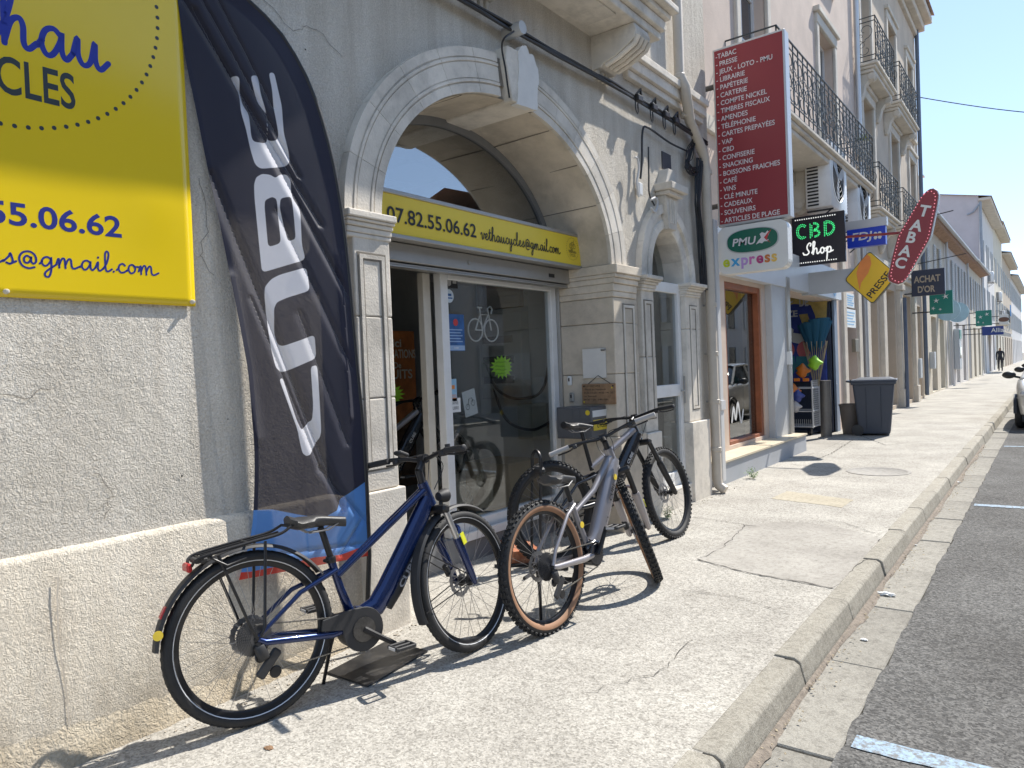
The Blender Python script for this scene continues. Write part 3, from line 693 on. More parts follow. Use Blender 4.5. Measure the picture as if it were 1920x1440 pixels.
# white pvc door with two panes and a fanlight
door = hb(); XD = XW-.005; y0, y1 = 6.222, 6.938
for q in ((y0, y0+.07, .2, 2.24), (y1-.07, y1, .2, 2.24), (y0+.07, y1-.07, 2.14, 2.24), (y0+.07, y1-.07, .2, .34), (y0+.07, y1-.07, 1.10, 1.22)): door.lim(XD-.06, XD, *q)
door = bevel(door.build('door', m_white, house), .004, 1)
g = hb(); g.lim(XD-.035, XD-.03, y0+.07, y1-.07, .34, 1.10); g.lim(XD-.035, XD-.03, y0+.07, y1-.07, 1.22, 2.14); g.build('pane', m_glass, door)
g = hb(); g.prism([(y0, 2.24)]+ell(.37, .505, 20, 6.58, 2.25)+[(y1, 2.24)], (XW-.18, 0, 0), (0, 1, 0), (0, 0, 1), .006); g.build('fanlight', m_glass, door)
g = hb(); g.tube([(XD+.03, y1-.035, 1.02), (XD+.03, y1-.035, 1.3)], .009, 8); g.tube([(XD, y1-.035, 1.15), (XD+.03, y1-.035, 1.15), (XD+.035, y1-.13, 1.15)], .009, 8); g.build('handle', m_alu, door, True)
g = hb(); g.lim(XW-1.6, XW-1.55, 6.0, 7.2, 0, 3.2); g.lim(XW-1.6, XW-.25, 5.98, 6.0, 0, 3.2); g.lim(XW-1.6, XW-.25, 7.1, 7.12, 0, 3.2); g.lim(XW-1.6, XW-.25, 6.0, 7.1, .15, .19); g.lim(XW-1.6, XW-.25, 6.0, 7.1, 3.2, 3.24)
g.build('hallway', mat('hall plaster', (.35, .33, .30), .9), house)

# hairline cracks and old nail holes in the render
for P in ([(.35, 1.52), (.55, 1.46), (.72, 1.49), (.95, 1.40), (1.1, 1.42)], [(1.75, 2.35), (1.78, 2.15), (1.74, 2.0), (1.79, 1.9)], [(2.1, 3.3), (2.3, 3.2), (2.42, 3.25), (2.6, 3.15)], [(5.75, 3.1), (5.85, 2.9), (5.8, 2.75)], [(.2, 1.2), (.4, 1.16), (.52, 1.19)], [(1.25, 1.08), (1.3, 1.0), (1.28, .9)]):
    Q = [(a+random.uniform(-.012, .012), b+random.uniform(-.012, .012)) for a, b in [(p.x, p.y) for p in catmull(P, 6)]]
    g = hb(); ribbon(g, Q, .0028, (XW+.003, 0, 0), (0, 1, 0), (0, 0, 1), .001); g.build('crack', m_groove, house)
for y, z in ((.98, 1.10), (2.2, 3.35), (2.36, 3.12), (1.83, 1.25), (.5, 1.3), (2.05, 2.95), (1.6, 1.02)):
    g = hb(); g.M = g.M @ Matrix.Translation((XW+.004, y, z)); g.lathe([(random.uniform(.002, .0055), 0), (.002, .001), (0, .0012)], 8, 'x'); g.build('nail_hole', m_crack, house)
# ---- string course, balcony on brackets
g = hb()
for a, b, p in ((4.03, 4.10, .05), (4.10, 4.20, .085), (4.20, 4.27, .12)): g.lim(XW-.05, XW+p, 5.86, 7.60, a+.0005, b-.0005)
bevel(g.build('string_course', m_stone, house), .008, 2)
g = hb(); 
for a, b, p in ((4.20, 4.27, .42), (4.27, 4.36, .46), (4.36, 4.41, .50), (4.41, 4.47, .56)): g.lim(XW-.05, XW+p, .6, 5.85-(.56-p)*.6, a+.0005, b-.0005)
balc = bevel(g.build('balcony', m_stone, house), .012, 2)
for a, b in ((2.5, 3.5), (4.12, 5.08)):
    g = hb(); g.lim(XW+.08, XW+.36, a, b, 4.185, 4.199); g.build('soffit_panel', m_stone, balc)
def bracket(y0, y1):
    g = hb(); pr = [(0, 4.20), (.42, 4.20), (.44, 4.14), (.42, 4.08), (.36, 4.04), (.24, 3.98), (.13, 3.95), (.10, 3.925), (.05, 3.92), (0, 3.92)]
    k = len(pr); vs = [(XW-.02+a, y, z) for y in (y0, y1) for a, z in pr]
    g.add(vs, [tuple(range(k)), tuple(range(2*k-1, k-1, -1))]+[((j+1) % k, j, j+k, (j+1) % k+k) for j in range(k)])
    b = bevel(g.build('bracket', m_stone, house), .006, 1)
    for k_ in range(4):
        g = hb(); yy = y0+(y1-y0)*(k_+.5)/4
        g.tube([(XW+.425, yy, 4.10), (XW+.39, yy, 4.045), (XW+.24, yy, 3.975), (XW+.12, yy, 3.94)], .022, 8); g.build('flute', m_stone, b, True)
    for k_ in range(4): g = hb(); yy = y0+(y1-y0)*(k_+.5)/4; g.lim(XW, XW+.05, yy-.015, yy+.015, 3.86, 3.92); g.build('gutta', m_stone, b)
bracket(3.62, 3.88); bracket(5.30, 5.56); bracket(2.0, 2.26)
g = hb(); n = 34
for i in range(n): y = .75+(5.62-.75)*i/(n-1); g.tube([(XW+.48, y, 4.47), (XW+.48, y, 5.40)], .008, 6)
g.tube([(XW+.48, .7, 5.42), (XW+.48, 5.66, 5.42)], .016, 8); g.tube([(XW+.48, .7, 4.56), (XW+.48, 5.66, 4.56)], .010, 6)
for i in range(5): x = XW+.05+.1*i; g.tube([(x, 5.64, 4.47), (x, 5.64, 5.40)], .008, 6)
g.tube([(XW, 5.64, 5.42), (XW+.48, 5.64, 5.42)], .016, 8)
m_iron = mat('wrought iron', (.05, .05, .055), .55, .3, .2, 20)
g.build('railing', m_iron, balc)
# french window over the balcony (its surround starts just above the string course)
g = hb(); g.lim(XW-.05, XW+.04, 6.18, 6.30, 4.28, 7.2); g.build('window_surround', m_stone, house)

# ---- downpipe: drops by the corner, cranks outwards round the string course
m_pipe = mat('stone-coloured pvc pipe', (.55, .49, .41), .5, 0, .08, 4, dirt=(.35, .3, .24), dscale=3, damt=.4)
pp = thing('downpipe', 'stone-coloured round downpipe with an elbow beside the red list sign', 'downpipe', (XW+.1, 7.5, 0))
g = local(pp); X1 = XW+.09
path = [(X1, 6.92, 9.3), (X1, 6.90, 4.35), (X1+.06, 6.90, 4.2), (X1+.05, 6.95, 4.08), (X1+.01, 7.10, 3.93), (X1, 7.38, 3.74), (X1, 7.48, 3.64), (X1, 7.51, 3.5), (X1, 7.53, .16), (X1+.02, 7.53, .08), (X1+.09, 7.53, .035)]
g.tube(path, .052, 16); g.build('pipe', m_pipe, pp, True)
for z in (3.48, 2.05, 1.52, 1.0, .48):
    g = local(pp); g.M = g.M @ Matrix.Translation((X1, 7.53, z)); g.lathe([(.053, -.025), (.060, -.02), (.060, .02), (.053, .025)], 16); g.build('pipe_collar', m_pipe, pp, True)
    g = local(pp); g.lim(X1-.14, X1-.05, 7.52, 7.54, z-.01, z+.01); g.build('pipe_clip', m_alu, pp)
for z in (4.32, 3.98):
    g = local(pp); g.M = g.M @ Matrix.Translation((X1, 6.90 if z > 4.2 else 7.05, z)); g.lathe([(.053, -.03), (.062, -.02), (.062, .02), (.053, .03)], 16); g.build('pipe_collar', m_pipe, pp, True)
p2 = thing('service_duct', 'grey-white square service duct running down the corner next to the downpipe', 'duct', (XW+.06, 7.70, 0))
g = local(p2); g.lim(XW-.02, XW+.11, 7.655, 7.76, .10, 3.0); bevel(g.build('duct', mat('painted duct', (.60, .60, .60), .5, 0, .08, 4, dirt=(.4, .38, .35), damt=.4), p2), .01, 2)
g = local(p2); g.lim(XW-.02, XW+.125, 7.645, 7.77, .9, 1.0); g.build('duct_sleeve', MATS['painted duct'], p2)

# ---- cables
m_cable = mat('black cable', (.018, .018, .02), .5, 0, .1, 10)
cb = thing('cable_bundle', 'thick bundle of black telephone cables strung along the facade above the arch', 'cables', (XW+.07, 5, 3.83))
def wob(pts, amp, k=6):
    out = []
    for i in range(len(pts)-1):
        a, b = Vector(pts[i]), Vector(pts[i+1])
        for j in range(k): out.append(a.lerp(b, j/k)+Vector([random.uniform(-amp, amp) for _ in range(3)]))
    out.append(Vector(pts[-1])); return out
for i in range(7):
    o1, o2 = random.uniform(-.022, .022), random.uniform(-.022, .022)
    g = local(cb); pts = [(XW+.075+o1, y, 3.83+o2+.02*math.sin(y*1.3)+(.03 if y < 3.2 else 0)) for y in (1.6, 2.6, 3.4, 4.0, 4.6, 5.2, 5.8, 6.4, 7.0, 7.6)]
    g.tube(catmull([tuple(p) for p in wob(pts, .006, 2)], 3), random.uniform(.007, .012), 7); g.build('cable', m_cable, cb, True)
for y in (5.95, 6.25, 6.52, 6.75):
    g = local(cb); g.box((XW+.10, y, 3.84), (.05, .10, .06), None, .008); g.tube([(XW+.10, y-.05, 3.86), (XW+.12, y, 3.92), (XW+.10, y+.05, 3.86)], .012, 6); g.build('clamp', m_black, cb)
    g = local(cb); g.tube(catmull([(XW+.09, y-.05, 3.82), (XW+.10, y-.06, 3.72), (XW+.10, y-.02, 3.70), (XW+.09, y+.0, 3.8)], 4), .006, 6); g.build('drip_loop', m_cable, cb, True)
def run(name, label, pts, n, amp, r=(.006, .011), spread=.03):
    t = thing(name, label, 'cables', pts[0])
    for i in range(n):
        off = Vector((random.uniform(0, spread), random.uniform(-spread, spread), random.uniform(-spread, spread)*.4))
        g = local(t); g.tube(catmull([tuple(Vector(p)+off+Vector((0, random.uniform(-amp, amp), random.uniform(-amp, amp)))) for p in pts], 4), random.uniform(*r), 6); g.build('cable', m_cable, t, True)
    return t
def wp(px, py, d=.05): q = atx(px, py, XW+d); return tuple(q)
run('cable_tangle', 'tangle of looped black cables hanging beside the downpipe', [wp(1300, 262), wp(1290, 290), wp(1286, 310), wp(1300, 322), wp(1318, 316), wp(1322, 330)], 16, .045, r=(.004, .008))
run('cable_drop', 'dense strand of black cables dropping down the facade corner', [wp(1308, 300), wp(1306, 340), wp(1304, 380), wp(1309, 430), wp(1312, 480), wp(1316, 540)], 15, .03, r=(.004, .008), spread=.045)
run('wall_cable', 'pair of black cables looping over the small arched door', [wp(1290, 285), wp(1255, 268), wp(1215, 240), wp(1204, 245), wp(1203, 300), wp(1200, 335)], 2, .004, spread=.012)
run('wall_cable', 'thin dark cable running down the wall to a white junction box', [wp(1212, 275), wp(1213, 330), wp(1214, 365), wp(1224, 385)], 1, .004)
g = MB(); q = atx(1199, 355, XW+.03); g.box(q, (.04, .07, .12), None, .008); tag(g.build('junction_box', m_white), 'small white cable junction box beside the arched door', 'box')
t = run('conduit', 'short pale grey conduit loop sticking out of the wall', [wp(1190, 298), wp(1194, 300), wp(1197, 320), wp(1193, 345), wp(1197, 372)], 1, .0, r=(.010, .010)); 
for o in t.children: o.data.materials[0] = mat('grey conduit', (.5, .5, .5), .5)
t = run('conduit', 'curled white conduit end over the arched door moulding', [wp(1219, 375), wp(1228, 372), wp(1231, 385), wp(1226, 398), wp(1219, 390)], 1, .0, r=(.011, .011))
for o in t.children: o.data.materials[0] = MATS['grey conduit']
run('arch_wire', 'thin black wire dropping past the keystone', [wp(960, 62, .12), wp(942, 75, .12), wp(938, 95, .08), wp(944, 130, .08), wp(948, 160, .08), wp(952, 186, .08)], 1, .002, r=(.007, .007))

# ---- wall stucco patch left bare (square of smooth render where an old plate hung)

# ================================================================== shop front
shop = thing('glazed_storefront', 'cream aluminium shop front with an open sliding door and one large glass pane', 'shop front', (-3.57, 4.1, 0))
XG = -3.57
def sb(): return local(shop)
def bars(name, m, lst, x0=XG-.05, x1=XG+.02, bv=.004):
    g = sb()
    for q in lst: g.lim(x0, x1, *q)
    return bevel(g.build(name, m, shop), bv, 1)
g = sb(); g.lim(XG-.06, XG+.05, 2.84, 5.41, -.02, .205); g.build('sill', mat('grey tile', (.20, .205, .215), .4, 0, .1, 5), shop)
g = sb(); g.lim(XG+.05, XG+.075, 3.9, 5.40, .165, .225); g.build('sill_trim', m_white, shop)
fixed = bars('frame', m_white, [(3.865, 3.945, .205, 2.16), (5.30, 5.38, .205, 2.16), (3.945, 5.30, .205, .30), (3.945, 5.30, 2.115, 2.16)])
g = sb(); g.lim(XG-.018, XG-.012, 3.945, 5.30, .30, 2.115); g.build('glass_pane', m_glass, shop)
sl_ = bars('sliding_door', m_cream, [(3.765, 3.84, .215, 2.16)], XG-.12, XG-.06)
g = sb(); g.lim(XG-.095, XG-.09, 3.84, 5.1, .30, 2.1); g.build('sliding_glass', mat_glass('door glass', (.93, .95, .95), .02), shop)
bars('jamb', m_alu, [(5.38, 5.41, .2, 2.2)], XG-.06, XG+.05)
g = sb(); g.lim(-3.52, -3.40, 2.85, 5.40, 2.17, 2.29); bevel(g.build('shutter_box', m_alu, shop), .006, 2)
for k in range(2):
    g = sb(); g.lim(-3.50, -3.425, 2.85, 5.40, 2.150+.0-.013*k, 2.1605-.013*k); g.build('shutter_slat', m_alu, shop)
g = sb(); g.lim(-3.40, -3.395, 5.06, 5.14, 2.205, 2.235); g.build('maker_plate', m_black, shop)
g = sb(); q = Matrix.Translation((-3.40, 4.02, 2.225)); g.M = g.M @ q; g.lathe([(.016, 0), (.016, .006), (.006, .008)], 14, 'x'); g.build('lock', m_alu, shop, True)
for y in (3.25, 4.6, 5.2):
    g = sb(); g.M = g.M @ Matrix.Translation((-3.40, y, 2.26)); g.lathe([(.007, 0), (.004, .003)], 8, 'x'); g.build('rivet', m_alu, shop)
# fanlight
fan = [(2.86, 2.56)]+[(y, z) for y, z in ell(ARC['ai']-.005, ARC['bi']-.005, 40, ARC['yc'], ARC['zs']) if z > 2.56]+[(5.34, 2.56)]
g = sb(); g.prism(fan, (XG-.02, 0, 0), (0, 1, 0), (0, 0, 1), .006); g.build('fanlight', mat_glass('fanlight glass', (.66, .70, .72), .30), shop)
g = sb(); vs = []; fs = []
E2 = ell(ARC['ai']-.004, ARC['bi']-.004, 50, 4.10, 2.30); E3 = ell(ARC['ai']-.065, ARC['bi']-.065, 50, 4.10, 2.30)
for i in range(51):
    vs += [(XG+.006, *E2[i]), (XG+.006, *E3[i]), (XG-.03, *E3[i])]
    if i: fs += [(3*i-3, 3*i-2, 3*i+1, 3*i), (3*i-2, 3*i-1, 3*i+2, 3*i+1)]
g.add(vs, fs); g.build('fanlight_frame', mat('grey mastic', (.23, .23, .23), .7), shop)
# yellow lit box sign with phone number and address
m_yel = mat('yellow sign vinyl', (.80, .60, .045), .32, 0, .03, 2)
m_ink = mat('navy print', (.012, .018, .07), .4, 0, 0)
m_dink = mat('black print', (.012, .012, .014), .45, 0, 0)
fs_ = thing('fascia_sign', 'long yellow fascia sign with phone number and handwritten e-mail address under the arch', 'sign', (-3.29, 4.1, 2.43))
g = local(fs_); g.lim(-3.50, -3.295, 2.845, 5.41, 2.295, 2.58); g.build('box', m_alu, fs_)
g = local(fs_); g.lim(-3.295, -3.290, 2.845, 5.405, 2.315, 2.562); g.build('panel', m_yel, fs_)
g = local(fs_); g.lim(-3.30, -3.280, 2.845, 5.408, 2.5625, 2.59); g.lim(-3.30, -3.280, 2.845, 5.408, 2.288, 2.3145); bevel(g.build('trim', m_alu, fs_), .004, 1)
AY, AZ, AX = Vector((0, 1, 0)), Vector((0, 0, 1)), Vector((1, 0, 0))
g = local(fs_); put_text(g, '07.82.55.06.62', (-3.29, 3.115, 2.385), AY, AZ, .098, .865, .012); g.build('phone_number', m_dink, fs_)
g = local(fs_); put_script(g, 'vethaucycles@gmail.com', (-3.29, 4.03, 2.385), AY, AZ, .047, 1.05, .0085); g.build('address', m_dink, fs_)
def logo(g, c, r, pen):
    """ring of dots with a little penny bicycle inside"""
    o = Vector(c)
    for i in range(30):
        a = 2*math.pi*i/30; ribbon(g, [(r*math.cos(a), r*math.sin(a)), (r*math.cos(a+.05), r*math.sin(a+.05))], pen, o, AY, AZ)
    for cx in (-.3, .3): ribbon(g, [(r*(cx+.2*math.cos(a*.4)), r*(.25+.2*math.sin(a*.4))) for a in range(16)], pen, o, AY, AZ, closed=True)
    ribbon(g, [(-.3*r, .25*r), (-.1*r, .6*r), (.2*r, .6*r), (.3*r, .25*r)], pen, o, AY, AZ); ribbon(g, [(-.1*r, .6*r), (0, .25*r), (.2*r, .6*r), (.25*r, .8*r)], pen, o, AY, AZ)
    put_script(g, 'vethau', o+AY*(-.65*r)+AZ*(-.35*r), AY, AZ, .2*r, 1.3*r, pen)
g = local(fs_); logo(g, (-3.29, 5.27, 2.45), .095, .005); put_text(g, 'CYCLES', (-3.29, 5.225, 2.385), AY, AZ, .022, .09, .01); g.build('logo', mat('olive print', (.22, .17, .03), .5), fs_)

# ---- interior of the shop
room = thing('shop_interior', 'dim interior of the bicycle shop seen through the glass', 'room', (-5.2, 4.4, .2))
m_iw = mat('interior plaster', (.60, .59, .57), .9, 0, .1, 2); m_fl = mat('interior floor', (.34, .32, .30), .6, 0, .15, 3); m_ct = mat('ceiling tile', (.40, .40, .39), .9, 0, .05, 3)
def rb(): return local(room)
g = rb(); g.lim(-6.9, -6.8, 2.2, 7.0, .2, 3.6); g.build('back_wall', mat('grey interior wall', (.30, .29, .28), .9, 0, .15, 2), room)
g = rb(); g.lim(-6.8, -3.63, 5.72, 5.80, .2, 3.6); g.build('right_wall', m_iw, room)
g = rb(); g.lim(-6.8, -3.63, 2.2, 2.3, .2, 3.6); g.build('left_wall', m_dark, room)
g = rb(); g.lim(-6.9, -3.60, 2.2, 7.0, .10, .20); g.build('floor', m_fl, room)
for i in range(5):
    for j in range(5):
        g = rb(); g.lim(-6.8+.62*i+.006, -6.8+.62*(i+1)-.006, 2.3+.69*j+.006, 2.3+.69*(j+1)-.006, 3.50, 3.53); g.build('ceiling_tile', m_ct, room)
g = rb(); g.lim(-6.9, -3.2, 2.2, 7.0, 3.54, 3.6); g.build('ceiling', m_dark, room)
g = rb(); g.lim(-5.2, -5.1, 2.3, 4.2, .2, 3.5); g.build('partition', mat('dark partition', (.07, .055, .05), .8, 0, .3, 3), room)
def inner(name, m, lim, label, cat, ch=.004, group=None):
    c = ((lim[0]+lim[1])/2, (lim[2]+lim[3])/2, lim[4]); g = MB(Matrix.Translation(-Vector(c))); g.lim(*lim, ch); o = g.build(name, m); o.location = c
    return tag(o, label, cat, group)
# ================================================================== things in and on the shop
m_card = mat('cardboard', (.36, .25, .15), .85, 0, .1, 6)
m_neon = mat('fluorescent green card', (.42, .80, .04), .6, 0, .03, 6)
m_paper = mat('paper', (.74, .74, .72), .8, 0, .03, 8)
m_poster = mat('blue poster', (.03, .11, .30), .5, 0, .35, 14)
m_red = mat('red print', (.55, .05, .05), .6); m_orange = mat('orange print', (.75, .25, .05), .6)
XB = XG-.06
# wooden cabinet, electric panel, boiler box and pipes on the white right-hand wall
t = thing('fuse_cabinet', 'white electric fuse cabinet on the wall inside the shop', 'cabinet', (-4.3, 5.70, 1.5))
g = local(t); g.lim(-4.62, -4.1, 5.58, 5.72, 1.15, 2.0, .008); g.build('case', mat('grey white enamel', (.42, .42, .40), .5), t)
for k in range(3):
    g = local(t); g.lim(-4.58, -4.2, 5.572, 5.58, 1.3+.2*k, 1.37+.2*k); g.build('breaker_row', m_black, t)
inner('meter_board', mat('brown board', (.20, .14, .09), .8), (-4.7, -4.15, 5.66, 5.72, 2.05, 2.5), 'brown wooden meter board above the fuse cabinet inside the shop', 'board')
inner('cardboard_box', m_card, (-4.25, -3.75, 4.85, 5.3, .2, .62), 'brown cardboard box standing behind the glass pane', 'box')
inner('wall_heater', mat('cream enamel', (.45, .42, .34), .5), (-4.2, -3.85, 5.60, 5.72, .75, 1.1), 'small cream heater box on the white wall behind the glass', 'heater')
inner('framed_picture', mat('dark picture', (.05, .05, .06), .4), (-6.79, -6.74, 4.0, 5.3, 1.5, 2.2), 'dark framed panel on the back wall of the shop', 'panel')
inner('workbench', mat('bench wood', (.16, .10, .06), .7, 0, .3, 8), (-6.4, -5.7, 4.4, 5.7, .2, 1.1), 'dark wooden workbench at the back of the shop', 'bench')
inner('display_counter', mat('dark counter', (.06, .05, .05), .6), (-5.9, -5.25, 2.4, 3.6, .2, 1.15), 'dark counter behind the open doorway', 'counter')
t = thing('hanging_cable', 'black cable drooping in loops on the white wall inside the shop', 'cable', (-4, 5.6, 1.3))
g = local(t); g.tube(catmull([(-4.6, 5.6, 1.6), (-4.4, 5.55, 1.25), (-4.1, 5.55, 1.15), (-3.85, 5.6, 1.3), (-3.75, 5.62, 2.1)], 8), .014, 8); g.build('cable', m_cable, t, True)
g = local(t); g.tube(catmull([(-4.5, 5.6, 1.3), (-4.3, 5.55, .95), (-4.0, 5.55, .85), (-3.75, 5.6, .95)], 8), .014, 8); g.build('cable', m_cable, t, True)
# painted banner in the doorway
XBN = -5.09
t = thing('banner', 'dark orange banner with painted white words inside the doorway', 'banner', (XBN, 3.7, 1.2))
def bp(px, py): return atx(px, py, XBN)
a = bp(733, 620); b = bp(783, 790)
g = local(t); g.lim(XBN-.01, XBN, a.y-.35, b.y, b.z, a.z); g.build('cloth', mat('orange banner cloth', (.40, .13, .035), .8, 0, .45, 7), t)
g = local(t)
for s_, x0, x1, yb, h in (('ici', 736, 752, 651, 15), ('SATIONS', 734, 779, 672, 17), ('De', 738, 752, 691, 12), ('UITS', 735, 773, 711, 18)):
    p = bp(x0, yb); q = bp(x1, yb); tt = bp(x0, yb-h); put_text(g, s_, (XBN, p.y, p.z), AY, AZ, tt.z-p.z, q.y-p.y, .02)
g.build('words', mat('pale banner paint', (.55, .52, .45), .8), t)
# white decorative bicycle hung in the window
t = thing('hanging_bicycle_ornament', 'small white flat bicycle ornament hanging from strings behind the glass', 'ornament', (XB, 4.44, 1.75))
g = local(t)
for cx in (4.335, 4.535):
    g.M = Matrix.Translation(-Vector(t.location)) @ Matrix.Translation((XB, cx, 1.755)); g.torus(.088, [(.006*math.cos(i*math.pi/3), .006*math.sin(i*math.pi/3)) for i in range(6)], 28)
g.build('wheels', m_plaster, t, True)
g = local(t)
for L in ([(4.335, 1.755), (4.40, 1.88), (4.50, 1.88), (4.42, 1.755), (4.335, 1.755)], [(4.42, 1.755), (4.395, 1.93)], [(4.365, 1.935), (4.425, 1.935)], [(4.535, 1.755), (4.495, 1.93), (4.53, 1.95), (4.555, 1.93), (4.54, 1.89)]):
    g.tube([(XB, y, z) for y, z in L], .0065, 6)
g.build('frame', m_plaster, t)
g = local(t); g.tube([(XB, 4.395, 1.93), (XB, 4.45, 2.12)], .0015, 4); g.tube([(XB, 4.50, 1.93), (XB, 4.45, 2.12)], .0015, 4); g.build('string', m_cable, t)
# papers stuck to the glass
def glass_paper(name, px0, py0, px1, py1, m, label, cat, x=XG-.006, skew=0.):
    a = atx(px0, py0, x); b = atx(px1, py1, x); t = thing(name, label, cat, (x, (a.y+b.y)/2, (a.z+b.z)/2))
    g = local(t); yc, zc = t.location.y, t.location.z; wd, h = (b.y-a.y)/2, abs(a.z-b.z)/2; c, s_ = math.cos(skew), math.sin(skew)
    g.prism([(yc+u*wd*c-v*h*s_, zc+u*wd*s_+v*h*c) for u, v in ((-1, -1), (1, -1), (1, 1), (-1, 1))], (x, 0, 0), (0, 1, 0), (0, 0, 1), .001); g.build('sheet', m, t)
    return t, yc, zc, wd, h
XP = XG-.006
t, yc, zc, wd, h = glass_paper('event_poster', 837, 588, 872, 658, m_poster, 'blue printed poster with a red emblem taped inside the glass', 'poster')
g = local(t); g.prism([(yc+.028*math.cos(a*.7), zc+.55*h+.028*math.sin(a*.7)) for a in range(9)], (XP+.0012, 0, 0), AY, AZ, .0004); g.build('emblem', m_red, t)
g = local(t)
for k in range(5): g.lim(XP+.001, XP+.0016, yc-.8*wd, yc+(.75-.2*(k % 2))*wd, zc+.12*h-k*.022, zc+.12*h-k*.022+.008)
g.lim(XP+.001, XP+.0016, yc-.98*wd, yc+.98*wd, zc-.97*h, zc-.70*h); g.build('print', mat('pale blue print', (.30, .42, .60), .6), t)
g = local(t); put_text(g, 'CUBE', (XP+.0018, yc-.3*wd, zc-.88*h), AY, AZ, .012, .05, .01, lift=.001); g.build('mark', m_paper, t)
t, yc, zc, wd, h = glass_paper('brochure', 841, 711, 857, 752, mat('cyan brochure', (.30, .50, .66), .5, 0, .1, 9), 'small pale blue brochure taped low on the glass', 'brochure')
g = local(t); put_text(g, '2023', (XP, yc-.8*wd, zc-.75*h), AY, AZ, .03, 1.6*wd, .01, lift=.0016); g.lim(XP+.0008, XP+.0014, yc-.7*wd, yc+.5*wd, zc+.1*h, zc+.45*h); g.build('print', m_orange, t)
t, yc, zc, wd, h = glass_paper('free_entry_note', 843, 747, 864, 772, m_paper, 'white handwritten note reading ENTREE LIBRE on the glass', 'note')
g = local(t); put_text(g, 'ENTRÉE', (XP, yc-.6*wd, zc+.1*h), AY, AZ, .024, 1.2*wd, .0, lift=.0016); put_text(g, 'LIBRE', (XP, yc-.5*wd, zc-.6*h), AY, AZ, .022, 1.1*wd, .0, lift=.0016); g.build('words', m_dink, t)
t, yc, zc, wd, h = glass_paper('drawing_sheet', 868, 732, 894, 778, m_paper, 'tilted white sheet with a drawn bicycle behind the glass', 'drawing', XG-.05, .18)
g = local(t); x = XG-.0475
for cx, cz in ((-.03, -.03), (.035, -.0)): g.M = Matrix.Translation(-Vector(t.location)) @ Matrix.Translation((x, yc+cx, zc+cz)); g.torus(.022, [(.0022, 0), (0, .0005), (-.0022, 0), (0, -.0005)], 16)
g.M = Matrix.Translation(-Vector(t.location)); g.tube([(x, yc-.03, zc-.03), (x, yc-.015, zc+.03), (x, yc+.02, zc+.04), (x, yc+.035, zc)], .002, 4); g.build('drawing', m_dink, t)
t, yc, zc, wd, h = glass_paper('square_sticker', 834, 517, 858, 541, m_dink, 'black square sticker with a grey shield in the top corner of the glass', 'sticker')
g = local(t); g.prism([(yc-.6*wd, zc+.7*h), (yc, zc+.5*h), (yc-.1*wd, zc-.5*h), (yc-.5*wd, zc-.8*h), (yc-.75*wd, zc)], (XP+.001, 0, 0), AY, AZ, .0006); g.lim(XP+.001, XP+.0016, yc+.2*wd, yc+.8*wd, zc-.2*h, zc+.3*h); g.build('shield', m_alu, t)
c = atx(842, 555, XP); t = thing('round_sticker', 'round white sticker under the black one on the glass', 'sticker', c)
g = local(t); g.prism([(c.y+.05*math.cos(a*.3), c.z+.05*math.sin(a*.3)) for a in range(21)], (XP, 0, 0), AY, AZ, .001); g.build('disc', mat('sticker white', (.55, .62, .66), .5), t)
g = local(t); g.lim(XP+.001, XP+.0016, c.y-.03, c.y+.035, c.z-.02, c.z-.01); g.lim(XP+.001, XP+.0016, c.y-.025, c.y+.025, c.z+.0, c.z+.018); g.build('print', m_poster, t)
def star(name, c, r, x, label, words):
    t = thing(name, label, 'price tag', (x, c[0], c[1])); g = local(t); n = 16; random.seed(int(c[0]*100))
    g.prism([(c[0]+(r*1.25 if k % 2 == 0 else r*.85)*(1 if k % 2 else random.uniform(.85, 1.1))*math.cos(k*math.pi/n), c[1]+(r if k % 2 == 0 else r*.68)*.8*math.sin(k*math.pi/n)) for k in range(2*n)], (x, 0, 0), AY, AZ, .002); g.build('card', m_neon, t)
    g = local(t)
    for k in range(words): ribbon(g, [(c[0]-.75*r+j*.09*r, c[1]+.30*r-k*.24*r+random.uniform(-.06, .06)*r) for j in range(15-2*(k % 2))], .025*r, (x+.001, 0, 0), AY, AZ, .0016)
    g.build('words', m_dink, t)
a = atx(941, 688, XG-.04); star('star_tag', (a.y, a.z), .125, XG-.04, 'bright green star-shaped price card with handwriting behind the glass', 4)
a = atx(737, 740, -4.6); star('star_tag', (a.y-.03, a.z), .13, -4.6, 'bright green star-shaped price card in the dark doorway', 3)
# ---- grey twin mailbox on the jamb, wooden opening-hours board, key switch
m_mail = mat('slate grey steel', (.13, .135, .145), .45, .2, .06, 6)
t = thing('mailbox', 'slate grey twin steel mailbox fixed beside the shop front', 'mailbox', (-3.1, 5.2, .85))
YM = 5.16
a = aty(1043, 764, YM); b = aty(1108, 764, YM); c = aty(1043, 822, YM)
g = local(t); g.lim(a.x, b.x, YM, YM+.30, c.z, a.z); bevel(g.build('case', m_mail, t), .006, 2)
for k, (u0, u1) in enumerate(((.03, .48), (.5, .66), (.68, .97))):
    g = local(t); g.lim(a.x+(b.x-a.x)*u0, a.x+(b.x-a.x)*u1, YM-.006, YM, c.z+.012, a.z-.012); bevel(g.build('door', m_mail, t), .003, 1)
for u in (.2, .58): g = local(t); g.M = g.M @ Matrix.Translation((a.x+(b.x-a.x)*u, YM-.008, (a.z+c.z)/2)); g.lathe([(.009, .002), (.009, -.002), (.0, -.003)], 10, 'y'); g.build('lock', m_alu, t)
g = local(t); g.lim(b.x, b.x+.006, YM+.02, YM+.28, a.z-.085, a.z-.03); g.build('name_label', m_paper, t)
